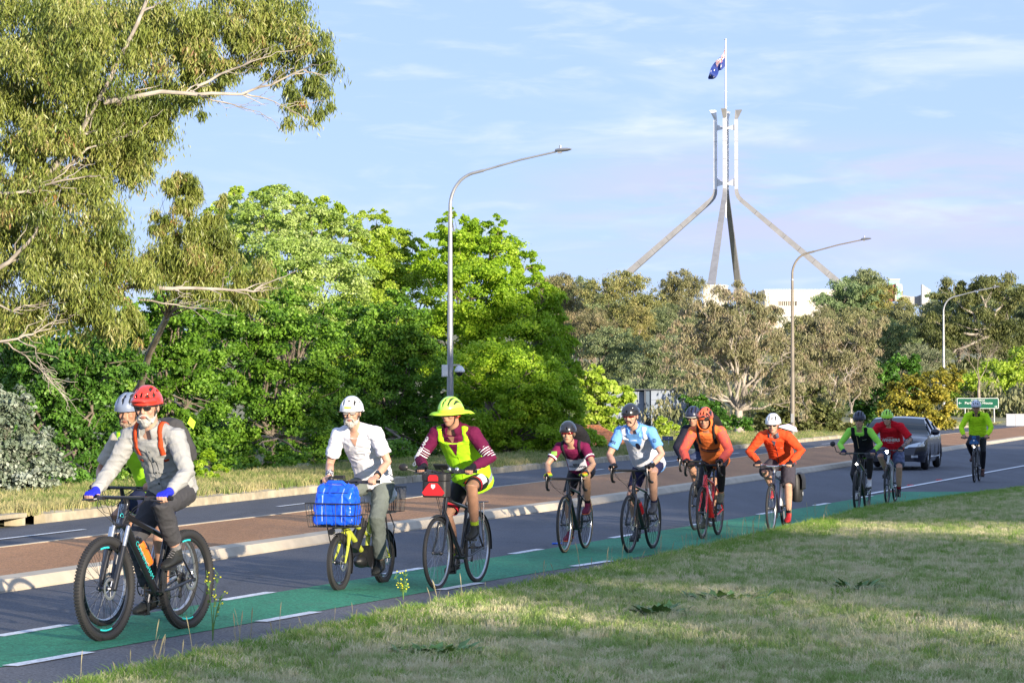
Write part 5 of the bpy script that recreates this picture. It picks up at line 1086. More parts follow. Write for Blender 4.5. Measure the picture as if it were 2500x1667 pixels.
    b = MB(); b.loft([(SD + V((.15, 0, -.012)), (0, .014, 0), (0, 0, .010)), (SD + V((.10, 0, -.008)), (0, .022, 0), (0, 0, .016)), (SD + V((.0, 0, -.006)), (0, .036, 0), (0, 0, .02)), (SD + V((-.08, 0, 0)), (0, .068, 0), (0, 0, .026)), (SD + V((-.125, 0, .002)), (0, .07, 0), (0, 0, .022)), (SD + V((-.14, 0, 0)), (0, .05, 0), (0, 0, .012))], 14); b.build('saddle', M_sad, bk)
    # drivetrain
    th = R(P['crank']); cl = .17; geo['ped'] = {}
    for s in (1, -1):
        a = th if s == 1 else th + math.pi; e = BB + V((cl * math.cos(a), 0, cl * math.sin(a)))
        b = MB(); b.tube([BB + V((0, s * .06, 0)), e + V((0, s * .075, 0))], [.014, .011], 8); b.tube([BB, BB + V((0, s * .065, 0))], .013, 8); b.build('crank_arm', M_dalu, bk)
        b = MB(); b.box(e + V((0, s * .125, 0)), (.085, .085, .018)); b.tube([e + V((0, s * .07, 0)), e + V((0, s * .10, 0))], .007, 6); b.build('pedal', M_dalu, bk); geo['ped'][s] = e + V((0, s * .125, .012))
    cr_ = P.get('ring', .085); b = MB(); b.ring(BB + V((0, -.05, 0)), cr_ - .006, .008, n=36, k=4, flat=.3)
    for i in range(5): a = i * 1.257; b.tube([BB + V((0, -.05, 0)), BB + V((math.cos(a) * cr_, -.05, math.sin(a) * cr_))], .006, 4)
    b.build('chainring', M_dalu, bk)
    b = MB(); b.ring(Re + V((0, -.045, 0)), .03, .02, n=28, k=6, flat=.5); b.ring(Re + V((0, -.036, 0)), .042, .012, n=28, k=4, flat=.3); b.build('cassette', M_chn, bk)
    rl = Re + V((.01, -.05, -.12)); rl2 = Re + V((.0, -.05, -.06))
    b = MB(); b.tube([BB + V((0, -.05, cr_)), Re + V((0, -.045, .04))], .004, 4); b.tube([BB + V((0, -.05, -cr_)), rl, rl2 + V((.02, 0, 0)), Re + V((0, -.045, -.04))], .004, 4); b.build('chain', M_chn, bk)
    b = MB(); b.tube([rl, rl2, Re + V((0, -.055, -.01))], [.012, .012, .014], 8); b.tube([rl + V((0, -.006, 0)), rl + V((0, .006, 0))], .022, 12); b.build('derailleur', M_dalu, bk)
    geo.update(A=A, F=F, Re=Re, Hb=Hb, Ht=Ht, ST=ST, h=h, pf=pf, st=st, rw=rw, L=Lb)
    return geo
def fenders(G, m, tt=.04, a0=0.2, front=True):
    bk = G['bk']
    for nm, c, s0, s1 in (('rear_mudguard', G['Re'], -.35, 2.9), ('front_mudguard', G['F'], .9, 3.3)):
        if nm[0] == 'f' and not front: continue
        a0_, a1_ = (R(5), R(185)) if nm[0] == 'r' else (R(70), R(205))
        b = MB(); n_ = 24; vs = []
        for i in range(n_ + 1):
            a = a0_ + (a1_ - a0_) * i / n_ 
            for yy, dr in ((-.5, -.010), (-.3, .003), (0, .008), (.3, .003), (.5, -.010)):
                q = G['rw'] + .014 + dr; vs.append((c.x + q * math.cos(a), yy * (tt + .018), c.z + q * math.sin(a)))
        b.add(vs, [(i * 5 + k, i * 5 + k + 1, (i + 1) * 5 + k + 1, (i + 1) * 5 + k) for i in range(n_) for k in range(4)])
        o = b.build(nm, m, bk); md = o.modifiers.new('s', 'SOLIDIFY'); md.thickness = .002
def rack(G, m, zt=None, ln=.36):
    z = zt or G['rw'] * 2 + .06; x0 = G['Re'].x + .18; b = MB(); bk = G['bk']
    for s in (1, -1):
        b.tube([(x0, s * .05, z), (x0 - ln, s * .05, z)], .006, 6); 
        for dx in (-.12, -.22): b.tube([(x0 + dx, s * .055, z), G['Re'] + V((0, s * .072, .01))], .005, 6)
    for k in range(5): b.tube([(x0 - k * ln / 4, -.05, z), (x0 - k * ln / 4, .05, z)], .005, 6)
    b.tube([(x0, .05, z), G['ST'] + V((-.01, .02, -.08))], .005, 6); b.tube([(x0, -.05, z), G['ST'] + V((-.01, -.02, -.08))], .005, 6)
    b.build('rack', m, bk); return V((x0, 0, z)), ln
def bottle(G, t, label, m, cap, on='down', ln=.19):
    bk = G['bk']; a, c = (G['Hb'] + G['h'] * .03, G['BB']) if on == 'down' else (G['ST'], G['BB'])
    d = (c - a).normalized(); up_ = V((-d.z, 0, d.x)); up_ = up_ if (up_.z > 0) == (on == 'down') else -up_
    if on != 'down': up_ = V((abs(up_.x), 0, up_.z * (1 if up_.x > 0 else -1)))
    o_ = a.lerp(c, t) + up_ * .062
    s = empty('water_bottle', (0, 0, 0), 0, label, 'bottle'); s.location = G['g'] + Matrix.Rotation(G['hd'], 3, 'Z') @ (o_ * G['sc']); s.rotation_euler = (0, 0, G['hd']); s.scale = (G['sc'],) * 3
    b = MB(); b.loft([(-d * k, V((0, 1, 0)) * r_, up_ * r_) for k, r_ in ((-ln * .5, .034), (-ln * .45, .037), (0, .037), (.02, .034), (.03, .037), (ln * .38, .036), (ln * .46, .028))], 14); b.build('body', m, s)
    b = MB(); b.loft([(-d * k, V((0, 1, 0)) * r_, up_ * r_) for k, r_ in ((ln * .46, .03), (ln * .56, .027), (ln * .58, .013), (ln * .68, .011))], 12); b.build('cap', cap, s)
    b = MB()
    for sy_ in (1, -1): b.tube([o_ - up_ * .045 - d * .06, o_ + V((0, sy_ * .041, 0)) - d * .04, o_ + V((0, sy_ * .03, 0)) + up_ * .03 + d * .01, o_ + d * .085 + V((0, sy_ * .02, 0)), o_ + d * .1 - up_ * .04], .004, 5)
    b.build('bottle_cage', M_dalu, bk)

# ------------------------------------------------------------------ people
def remesh(name, mb, voxel, mats, parent, smooth=3, wr=0.0, wf=9.0, stretch=None, seed=0.0):
    me0 = bpy.data.meshes.new(name); me0.from_pydata(mb.v, [], mb.f)
    o = bpy.data.objects.new(name, me0); TMP.collection.objects.link(o)
    m = o.modifiers.new('r', 'REMESH'); m.mode = 'VOXEL'; m.voxel_size = voxel; m.use_smooth_shade = True
    if smooth: s = o.modifiers.new('s', 'SMOOTH'); s.factor = .5; s.iterations = smooth
    dg = tmp_dg(); me = bpy.data.meshes.new_from_object(o.evaluated_get(dg)); bpy.data.objects.remove(o); bpy.data.meshes.remove(me0)
    me.name = name
    for mt in (mats if isinstance(mats, (list, tuple)) else [mats]): me.materials.append(mt)
    if wr:
        sq = V(stretch) if stretch else V((1, 1, 1))
        n_ = len(me.vertices); co = np.empty(n_ * 3, np.float32); me.vertices.foreach_get('co', co); co = co.reshape(-1, 3)
        no = np.empty(n_ * 3, np.float32); me.vertex_normals.foreach_get('vector', no); no = no.reshape(-1, 3)
        k_ = np.empty(n_)
        for i, p in enumerate(co.tolist()):
            q = V((p[0] * sq.x * wf + seed, p[1] * sq.y * wf, p[2] * sq.z * wf)); n1 = noise.noise(q); n2 = noise.noise(q * 2.3 + V((5, 3, 1)))
            k_[i] = (max(0, .55 - abs(n1) * 2.4) * 1.5 + n2 * .35 - .3)
        me.vertices.foreach_set('co', np.ascontiguousarray(co + no * (wr * k_)[:, None], dtype=np.float32).ravel())
    me.polygons.foreach_set('use_smooth', [True] * len(me.polygons)); me.update()
    o = obj(name, me, parent); return o
def ik(a, c, l1, l2, hint):
    a, c = V(a), V(c); d = c - a; D = min(d.length, (l1 + l2) * .999); dn = d.normalized(); x = (l1 * l1 - l2 * l2 + D * D) / (2 * D); hgt = math.sqrt(max(0, l1 * l1 - x * x)); hn = V(hint) - dn * V(hint).dot(dn); hn.normalize()
    return a + dn * x + hn * hgt, a + dn * D
def cloth(name, col, rough=.85, **k): return mat(name, col, rough, noise_amt=k.pop('noise_amt', .07), nscale=k.pop('nscale', 12), bump=k.pop('bump', .7), bscale=k.pop('bscale', 22), spec=.2, **k)
SKIN = {'fair': mat('skin_fair', (.52, .30, .215), .5, noise_amt=.10, nscale=18, spec=.35), 'tan': mat('skin_tanned', (.40, .215, .14), .5, noise_amt=.10, nscale=18, spec=.35), 'mid': mat('skin_mid', (.44, .26, .17), .5, noise_amt=.08, nscale=18, spec=.35)}
M_lensd = mat('sunglass_lens', (.012, .010, .012), .06, spec=.9, coat=.5); M_lensr = mat('red_mirror_lens', (.30, .02, .02), .08, spec=.9, metal=.5); M_gfr = mat('glasses_frame', (.02, .018, .018), .3); M_strap = mat('strap', (.02, .02, .022), .7)
M_eye = mat('eye_dark', (.03, .02, .018), .3); M_lip = mat('lip', (.33, .11, .09), .5); M_inner = mat('helmet_liner', (.02, .02, .022), .9)
def rider(G, label, Q):
    """Q: pose and clothes; G: the bicycle he or she sits on"""
    s = empty('person', G['g'], G['hd'], label, 'person'); s.scale = (G['sc'],) * 3
    vx = Q.get('vx', .009); k = Q.get('k', 1.0); fat = Q.get('fat', 1.0)
    H = V(Q['hip']) if 'hip' in Q else G['SD'] + V((.0, 0, .075)); S = V(Q['sh']); C = V(Q['head']); sy_ = Q.get('sway', 0)
    skin = SKIN[Q.get('skin', 'fair')]; up = (S - H).normalized(); bk_ = V((-up.z, 0, up.x)); tl_ = (S - H).length   # bk_: out of the back
    yaw = R(Q.get('yaw', 0)); pit = R(Q.get('pitch', 8)); fw = V((math.cos(yaw) * math.cos(pit), math.sin(yaw) * math.cos(pit), -math.sin(pit))); roll = R(Q.get('roll', 0))
    M = frame_m(fw) @ Matrix.Rotation(roll, 3, 'X'); hs = Q.get('hs', 1.0)
    hp = lambda x, y, z: C + M @ (V((x, y, z)) * hs)
    shw = .178 * k * Q.get('shw', 1)
    SH = {1: S + V((0, shw, -.015)), -1: S + V((0, -shw, -.015))}; tilt = Q.get('tilt', 0)
    SH[1].z += tilt; SH[-1].z -= tilt
    HJ = {1: H + V((0, .09 * k, -.02)), -1: H + V((0, -.09 * k, -.02))}
    la, lf, lt, ls = .29 * k * Q.get('ak', 1), .255 * k * Q.get('ak', 1), .44 * k, .43 * k
    WR = {}; EL = {}; KN = {}; AN = {}; hands = {}
    for q in (1, -1):
        A_, F_, U_ = G['frames'][q]; g_ = G['grip'][q]
        if G['kind'] == 'drop': w_ = g_ + V((-.085, q * .012, .035))
        else: w_ = g_ + V((-.062, q * .008, .045))
        EL[q], WR[q] = ik(SH[q], w_, la, lf, Q.get('elb', (-.15, q * .75, -.6)) if not isinstance(Q.get('elb'), (int, float)) else (-.2, q * Q['elb'], -.6)); hands[q] = (g_, A_.normalized(), F_.normalized(), U_.normalized())
        pd = G['ped'][q]; ang = Q.get('foot', {1: .15, -1: .15})[q]; fd = V((math.cos(ang), q * .06, -math.sin(ang))).normalized(); fu = V((math.sin(ang), 0, math.cos(ang)))
        AN[q] = pd - fd * .125 + fu * .105; KN[q], AN[q] = ik(HJ[q], AN[q], lt, ls, (1, q * Q.get('knee', .18), .35)); AN[q] = AN[q]; Q.setdefault('_f', {})[q] = (pd, fd, fu)
    b = MB()
    def torso(mb, off, t0=-.16, t1=1.12, hemz=0, n=20, fatm=1.0):
        prof = [(-.16, .135, .10), (0, .160, .118), (.2, .152, .120), (.4, .152, .118), (.6, .165, .118), (.8, .176, .112), (.93, .170, .098), (1.03, .12, .078), (1.12, .07, .06)]
        secs = []
        for t, a, d in prof:
            if t < t0 - .02 or t > t1 + .02: continue
            bell = fat * math.exp(-((t - .28) / .26) ** 2) if fat > 1 else 0
            d2 = d * (1 + (bell * .35 * (fat - 1) / .15 if fat > 1 else 0)); a2 = a * (1 + (.18 * (fat - 1) / .15 * math.exp(-((t - .25) / .3) ** 2)))
            c = H.lerp(S, t) + bk_ * (.045 * math.sin(math.pi * max(0, min(1, t))) * k - (d2 - d) * .6)
            secs.append((c, V((0, a2 * k + off, 0)), bk_ * (d2 * k + off)))
        if hemz: secs.insert(0, (secs[0][0] - up * hemz, secs[0][1] * 1.04, secs[0][2] * 1.06))
        mb.loft(secs, n)
        if t1 > .99: mb.tube([SH[1] + V((0, -.02, .0)), S.lerp(SH[1], .45) + up * (.028 + off * .3) + bk_ * .01, S + up * .05 + bk_ * .02, S.lerp(SH[-1], .45) + up * (.028 + off * .3) + bk_ * .01, SH[-1] + V((0, .02, .0))], [.050 * k + off * .8, .050 * k + off * .7, .052 * k + off * .5, .050 * k + off * .7, .050 * k + off * .8], 14)
    def arms(mb, rr, frac=2.0, end=None):
        for q in (1, -1):
            p0, p1, p2 = SH[q], EL[q], WR[q]
            if frac >= 2: mb.tube([p0 + (S - p0) * .25, p0, p0.lerp(p1, .5), p1, p1.lerp(p2, .45), p1.lerp(p2, end or .97)], [rr[0] * 1.05, rr[0], rr[1], rr[2], rr[3], rr[4]], 14)
            else: mb.tube([p0 + (S - p0) * .25, p0, p0.lerp(p1, frac * .6), p0.lerp(p1, frac)], [rr[0] * 1.05, rr[0], rr[1], rr[1] * 1.03], 14)
            mb.ell(p0, (rr[0] * 1.05,) * 3)
    def legs(mb, rr, t_end=1.95, pel=.02):
        for q in (1, -1):
            p0, p1, p2 = HJ[q], KN[q], AN[q]
            pts = [p0, p0.lerp(p1, .35), p0.lerp(p1, .75)]; rad = [rr[0], rr[1], rr[2]]
            if t_end <= 1: pts = [p0, p0.lerp(p1, .45 * t_end), p0.lerp(p1, t_end)]; rad = [rr[0], rr[1], rr[2]]
            else:
                pts += [p1 + (p1 - (p0 + p2) / 2).normalized() * .008, p1.lerp(p2, .3) - (p1 - (p0 + p2) / 2).normalized() * .012, p1.lerp(p2, max(.45, (t_end - 1) * .75)), p1.lerp(p2, t_end - 1)]; rad += [rr[3], rr[4], (rr[4] + rr[5]) / 2, rr[5]]
            mb.tube(pts, rad, 16); mb.ell(p0, (rr[0],) * 3)
        mb.ell(H + V((0, 0, -.01)), (.115 * k + pel, .145 * k + pel, .10 * k + pel))
    torso(b, -.012, t0=-.2); arms(b, [.052 * k, .046 * k, .038 * k, .040 * k, .027 * k]); legs(b, [.088 * k, .080 * k, .060 * k, .055 * k, .056 * k, .034 * k], 2.0, -.02)
    nb = S + up * .02 + bk_ * .005; b.limb([nb, nb.lerp(hp(-.03, 0, -.06), .6), hp(-.03, 0, -.03)], [.062 * k, .055 * k, .055], 14)
    # head
    b.ell(hp(-.015, 0, .035), (.095 * hs, .076 * hs, .088 * hs), M, 20, 14); b.ell(hp(.018, 0, -.035), (.070 * hs, .058 * hs, .082 * hs), M, 18, 12); b.ell(hp(.045, 0, -.088), (.036, .036, .028), M); b.ell(hp(.03, 0, .03), (.062, .064, .04), M)
    b.tube([hp(.078, 0, .022), hp(.098, 0, -.008), hp(.106, 0, -.026)], [.009, .012, .0145], 8); b.ell(hp(.098, 0, -.028), (.012, .018, .010), M); b.ell(hp(.086, 0, .034), (.012, .052, .010), M)
    for q in (1, -1): b.ell(hp(-.012, q * .077, -.002), (.022, .011, .032), M); b.ell(hp(.062, q * .040, -.018), (.024, .022, .024), M)
    b.ell(hp(.084, 0, -.055), (.014, .027, .009), M)
    # hands
    gl = MB(); rnd = random.Random(len(label))
    def hand(q):
        g_, A_, F_, U_ = hands[q]; dr = G['kind'] == 'drop'; hk = .95 * k if k < 1 else 1.0
        ki = g_ + F_ * .020 + U_ * .030; palm = g_ - F_ * .022 + U_ * .033
        Mh = Matrix((F_, A_, U_)).transposed()
        if dr: palm = g_ + U_ * .030 + F_ * .0 - A_ * .012; 
        b.ell(palm, (.046, .044, .019), Mh, 14, 8); b.limb([WR[q], palm - (palm - WR[q]) * .4, palm], [.027 * k, .026, .021], 12)
        gl.ell(palm, (.052, .049, .0235), Mh, 14, 8); gl.tube([WR[q].lerp(palm, -.25), WR[q].lerp(palm, .2), palm], [.034 * k, .033, .026], 12)
        for i in range(4):
            a = A_ * (.033 - .022 * i); ln = (.95, 1.05, 1.0, .82)[i]
            p = [palm + a * 1.0 + F_ * .02, ki + a, g_ + F_ * .047 * ln + U_ * .008 + a, g_ + F_ * .040 * ln - U_ * .022 * ln + a, g_ + F_ * .012 - U_ * .031 * ln + a]
            b.tube(p, [.010, .0102, .0095, .0088, .0075], 8); gl.tube(p[:3], [.0135, .0135, .0125], 8)
        t = [WR[q].lerp(palm, .5) + A_ * .022, g_ - F_ * .016 + U_ * .014 + A_ * .046, g_ + F_ * .006 - U_ * .016 + A_ * .048, g_ + F_ * .022 - U_ * .026 + A_ * .030]
        b.tube(t, [.013, .0125, .011, .0085], 8); gl.tube(t[:2], [.016, .015], 8)
    hand(1); hand(-1)
    body = remesh('body', b, vx, skin, s, smooth=2)
    # clothes
    lo = Q.get('loose', .02); top = Q.get('top'); vx2 = vx * 1.15; wr = Q.get('wr', .006)
    sl = Q.get('sleeve', 'long'); g2 = MB(); hem = Q.get('hem', .06)
    torso(g2, lo, t0=-.05 if hem < .1 else -.16, t1=1.03, hemz=hem)
    la_ = min(lo, .022); ar = [.057 * k + la_ * .8, .049 * k + la_ * .85, .041 * k + la_ * .8, .043 * k + la_ * .6, .029 * k + la_ * .5]
    if sl == 'long': arms(g2, ar)
    elif sl == 'short': arms(g2, [ar[0], ar[1] * 1.03], Q.get('slf', .72))
    shirt = remesh(Q.get('topname', 'shirt'), g2, vx2, top, s, smooth=3, wr=wr, wf=10 if lo > .018 else 14, seed=len(label), stretch=(1, .8, 1.6))
    # collar
    if Q.get('collar'):
        c0 = S + up * .045 + bk_ * .0; b = MB(); vs = []; n_ = 22; cr_ = .072 * k
        for i in range(n_ + 1):
            a = R(-150) + R(300) * i / n_; d = -bk_ * 1 * math.cos(a) * -1
            o_ = bk_ * math.cos(a) * cr_ + V((0, 1, 0)) * math.sin(a) * cr_
            vs += [c0 + o_ * 1.0 + up * .045, c0 + o_ * 1.12 + up * .055, c0 + o_ * 1.42 - up * .008 - (bk_ * .01 if abs(a) > 2 else V())]
        b.add(vs, [(i * 3 + j, i * 3 + j + 1, (i + 1) * 3 + j + 1, (i + 1) * 3 + j) for i in range(n_) for j in range(2)]); o = b.build('collar', Q['collar'], s); md = o.modifiers.new('s', 'SOLIDIFY'); md.thickness = .004
    bt = Q.get('bottom', 'trousers'); g3 = MB(); bm_ = Q['bot']
    if bt == 'trousers': legs(g3, [.100 * k, .094 * k, .080 * k, .074 * k, .070 * k, Q.get('cuff', .058) * k], Q.get('lend', 1.88), .016)
    elif bt == 'tights': legs(g3, [.096 * k, .086 * k, .066 * k, .061 * k, .061 * k, .040 * k], 1.92, .006)
    elif bt == 'baggy': legs(g3, [.108 * k, .105 * k, .098 * k], Q.get('lend', .95), .02)
    else: legs(g3, [.096 * k, .088 * k, .075 * k], Q.get('lend', .80), .006)
    pants = remesh({'trousers': 'trousers', 'tights': 'tights'}.get(bt, 'shorts'), g3, vx2, bm_, s, smooth=2, wr=.007 if bt in ('trousers', 'baggy') else .0025, wf=9, stretch=(1, 1, 1.3), seed=3)
    if Q.get('sock'):
        for q in (1, -1):
            b = MB(); sk = Q.get('sockh', .22); b.tube([AN[q].lerp(KN[q], sk), AN[q].lerp(KN[q], sk * .5), AN[q], AN[q] - Q['_f'][q][2] * .03], [.045 * k if sk > .3 else .040 * k, .040 * k, .039 * k, .042 * k], 14); b.build('sock', Q['sock'], s)
    for q in (1, -1):
        pd, fd, fu = Q['_f'][q]; an = AN[q]; sd = V((0, 1, 0)); kf = Q.get('fk', 1.0)
        hl = pd - fd * .185 * kf; toe = pd + fd * .095 * kf; b = MB()
        b.loft([(hl + fu * .045, sd * .024, fu * .034), (hl + fd * .025 + fu * .045, sd * .034, fu * .042), (hl + fd * .09 + fu * .048, sd * .036, fu * .044), (pd - fd * .05 + fu * .042, sd * .040, fu * .036), (pd + fu * .034, sd * .049, fu * .028), (pd + fd * .055 + fu * .028, sd * .045, fu * .022), (toe + fu * .022, sd * .022, fu * .014)], 16)
        b.tube([an + (KN[q] - an).normalized() * .015, an - fu * .03, hl + fd * .06 + fu * .05], [.041 * k, .043 * k, .036], 14); b.limb([an - fu * .02, pd - fd * .04 + fu * .045], [.038, .03])
        sh_ = remesh('shoe', b, vx * .8, Q['shoe'], s, smooth=1)
        b = MB(); b.loft([(hl + fu * .004, sd * .022, fu * .008), (hl + fd * .04 + fu * .003, sd * .038, fu * .010), (hl + fd * .12 + fu * .003, sd * .036, fu * .009), (pd + fu * .004, sd * .052, fu * .009), (pd + fd * .06 + fu * .006, sd * .046, fu * .008), (toe + fd * .004 + fu * .010, sd * .02, fu * .006)], 16); b.build('sole', Q.get('sole', MATS['black_plastic']), sh_)
        if Q.get('lace'):
            b = MB()
            for i in range(4): c = pd.lerp(an, .2 + .17 * i) + fu * (.046 - .006 * i) + fd * .012; b.tube([c + sd * .022, c + fu * .008, c - sd * .022], .0035, 5)
            b.build('laces', Q['lace'], sh_)
    if Q.get('glove'): remesh('gloves', gl, vx * .8, Q['glove'], s, smooth=1)
    # hair, beard
    if Q.get('hair'):
        b = MB(); b.ell(hp(-.03, 0, .02), (.092, .083, .085), M, 18, 12); b.ell(hp(-.05, 0, -.02), (.065, .078, .05), M); remesh('hair', b, vx, Q['hair'], s, smooth=1, wr=.004, wf=40)
    if Q.get('beard'):
        b = MB(); L_ = Q.get('bl', 1.0); b.ell(hp(.038, 0, -.090), (.048, .051, .034 * L_), M, 16, 10); b.ell(hp(.044, 0, -.110), (.036, .034, .028 * L_), M)
        for q in (1, -1): b.limb([hp(.005, q * .072, -.02), hp(.022, q * .064, -.06), hp(.04, q * .045, -.09)], [.007, .013, .022], 10); b.limb([hp(.096, q * .006, -.042), hp(.088, q * .028, -.052), hp(.074, q * .042, -.075)], [.008, .008, .010], 8)
        remesh('beard', b, .0065, Q['beard'], s, smooth=1, wr=.006, wf=55, stretch=(1, 1, .45))
    elif Q.get('tache'):
        b = MB()
        for q in (1, -1): b.limb([hp(.100, q * .004, -.041), hp(.092, q * .026, -.047), hp(.082, q * .036, -.066)], [.008, .009, .007], 8)
        b.build('moustache', Q['tache'], s)
    b = MB(); b.ell(hp(.1000, 0, -.0575), (.006, .022, .0055), M); b.build('mouth', M_lip, s)
    gt = Q.get('glasses', 'wrap')
    if gt == 'wrap':
        b = MB(); n_ = 16; vs = []
        for i in range(n_ + 1):
            y = -.073 + .146 * i / n_; x = .104 - 4.6 * y * y - .6 * abs(y) * abs(y); dip = .016 - .010 * math.exp(-(y / .014) ** 2) - .006 * (abs(y) / .07) ** 3
            vs += [hp(x, y, .032 - .008 * (abs(y) / .07) ** 2), hp(x + .002, y, .016), hp(x - .003, y, .016 - dip * 1.25)]
        b.add(vs, [(i * 3 + j, i * 3 + j + 1, (i + 1) * 3 + j + 1, (i + 1) * 3 + j) for i in range(n_) for j in range(2)]); o = b.build('sunglasses', Q.get('lens', M_lensd), s); md = o.modifiers.new('s', 'SOLIDIFY'); md.thickness = .003
        b = MB(); b.tube([hp(.104 - 5.2 * y * y, y, .034 - .008 * (abs(y) / .07) ** 2) for y in [-.074 + .148 * i / 12 for i in range(13)]], .0032, 5)
        for q in (1, -1): b.tube([hp(.076, q * .074, .026), hp(.02, q * .083, .020), hp(-.02, q * .083, .012)], .003, 5)
        b.build('glasses_frame', Q.get('gfr', M_gfr), o)
    elif gt:
        o = None
        for q in (1, -1):
            pts = []
            for i in range(14):
                a = 2 * math.pi * i / 14; ca, sa = math.cos(a), math.sin(a); yy = .026 * (abs(ca) ** .7) * (1 if ca > 0 else -1); zz = .019 * (abs(sa) ** .7) * (1 if sa > 0 else -1); y = q * .034 + yy; pts.append(hp(.100 - 3.2 * y * y, y, .012 + zz))
            b = MB(); b.prism(pts, M @ V((.003, 0, 0))); ln_ = b.build('sunglasses' if q == 1 else 'lens', Q.get('lens', M_lensd), s if o is None else o, smooth=False); o = o or ln_
            b = MB(); b.tube([p + M @ V((.002, 0, 0)) for p in pts] + [pts[0]], .0026, 5); b.tube([hp(.087, q * .060, .022), hp(.03, q * .081, .018), hp(-.02, q * .083, .012)], .003, 5)
            if q == 1: b.tube([hp(.099, -.009, .018), hp(.103, 0, .021), hp(.099, .009, .018)], .003, 5)
            b.build('glasses_frame', Q.get('gfr', M_gfr), o)
    else:
        for q in (1, -1): b = MB(); b.ell(hp(.083, q * .032, .018), (.010, .014, .007), M); b.build('eye', M_eye, s); b = MB(); b.tube([hp(.088, q * .014, .036), hp(.092, q * .034, .041), hp(.082, q * .05, .034)], .004, 5); b.build('eyebrow', Q.get('beard') or M_eye, s)
    # helmet
    hc = Q['helmet']; st = Q.get('hstyle', 'vent'); ha, hb, hh = (.148, .112, .122) if st != 'aero' else (.145, .108, .116)
    HZ = .048; n1, n2 = 44, 40
    def hpt(i, j, f=1.0):
        la_ = math.pi * (.02 + .96 * i / n1); lo_ = R(-10) + R(200) * j / n2
        x = math.cos(lo_) * math.sin(la_); y = math.cos(la_); z = math.sin(lo_) * math.sin(la_)
        rb = 1 + (.035 if st == 'vent' else .02 if st != 'aero' else 0) * abs(math.sin(i / n1 * math.pi * 4)) * max(0, z)
        return hp(-.008 + x * ha * f * rb, y * hb * f * rb, HZ + z * hh * f * rb - .012 * (abs(y) ** 3) - (.02 * (-x) if x < 0 else 0))
    b = MB(); vs = [hpt(i, j) for i in range(n1 + 1) for j in range(n2 + 1)]; fs = []
    VB = Q.get('vents') or {'vent': [(8, 11, 11, 31), (14, 17, 6, 33), (20.5, 23.5, 5, 16), (20.5, 23.5, 19, 34), (27, 30, 6, 33), (33, 36, 11, 31)], 'mtb': [(9, 12, 8, 14), (9, 12, 17, 26), (14, 18, 5, 9), (14, 17, 12, 19), (15, 18, 22, 30), (20.5, 23.5, 6, 10), (20.5, 23.5, 22, 30), (26, 30, 5, 9), (27, 30, 12, 19), (26, 29, 22, 30), (32, 35, 8, 14), (32, 35, 17, 26)],
        'aero': [(12, 14, 6, 11), (30, 32, 6, 11), (9, 11, 20, 26), (33, 35, 20, 26), (20.5, 23.5, 3, 6)], 'urban': [(13, 16, 6, 13), (28, 31, 6, 13), (20, 24, 9, 11), (8, 10, 14, 22), (34, 36, 14, 22), (15, 18, 20, 30), (26, 29, 20, 30)]}[st]
    for i in range(n1):
        for j in range(n2):
            hole = False
            for a, c, d, e in VB:
                sk_ = (j - (d + e) / 2) * Q.get('skew', .05) * (1 if (a + c) / 2 < n1 / 2 else -1); mj = abs(j + .5 - (d + e) / 2) / ((e - d) / 2)
                wd_ = (c - a) / 2 * math.sqrt(max(0, 1 - mj ** 2.5)) if mj < 1 else 0
                if abs(i + .5 - (a + c) / 2 - sk_) < wd_: hole = True
            if not hole: fs.append((i * (n2 + 1) + j, i * (n2 + 1) + j + 1, (i + 1) * (n2 + 1) + j + 1, (i + 1) * (n2 + 1) + j))
    b.add(vs, fs); hl_ = b.build('helmet', hc, s, ang=80); md = hl_.modifiers.new('s', 'SOLIDIFY'); md.thickness = .012; md.offset = 1 if False else -1
    b = MB(); b.add([hpt(i, j, .90) for i in range(n1 + 1) for j in range(n2 + 1)], [(i * (n2 + 1) + j, i * (n2 + 1) + j + 1, (i + 1) * (n2 + 1) + j + 1, (i + 1) * (n2 + 1) + j) for i in range(n1) for j in range(n2)]); b.build('liner', M_inner, hl_)
    b = MB(); b.tube([hpt(i, 0, .99) for i in range(3, n1 - 2)], .006, 6); b.tube([hpt(i, n2, .99) for i in range(3, n1 - 2)], .007, 6); b.build('rim', Q.get('hrim', hc), hl_)
    if Q.get('visor'):
        b = MB(); n_ = 16; vs = []
        for i in range(n_ + 1):
            t = -1 + 2 * i / n_; y = t * .098; x0 = math.sqrt(max(0, 1 - (y / .118) ** 2)) * .140 - .010; ext = .052 * (1 - t * t) ** .5 + .006; z0 = HZ + .034 - .010 * t * t
            vs += [hp(x0 - .012, y, z0 + .012), hp(x0 + ext, y * 1.03, z0 - .012 - .010 * t * t)]
        b.add(vs, [(i * 2, i * 2 + 1, i * 2 + 3, i * 2 + 2) for i in range(n_)]); o = b.build('visor', Q['visor'], hl_); md = o.modifiers.new('s', 'SOLIDIFY'); md.thickness = .005
    b = MB()
    for q in (1, -1): b.tube([hp(.035, q * .094, .035), hp(.030, q * .076, -.03), hp(.030, q * .054, -.085), hp(.036, 0, -.120 - (.02 if Q.get('beard') else 0))], .0042, 5); b.tube([hp(-.06, q * .09, .03), hp(.03, q * .077, -.035)], .0038, 5)
    b.build('chin_strap', M_strap, s)
    return dict(s=s, S=S, H=H, up=up, bk=bk_, hp=hp, M=M, SH=SH, EL=EL, WR=WR, KN=KN, AN=AN, HJ=HJ, shirt=shirt, pants=pants, torso=torso, arms=arms, G=G, k=k, hl=hl_, hpt=hpt, HZ=HZ, hands=hands, legs=legs, C=C, body=body, vx=vx)
def at(G, o): o.location = G['g']; o.rotation_euler = (0, 0, G['hd']); o.scale = (G['sc'],) * 3; return o
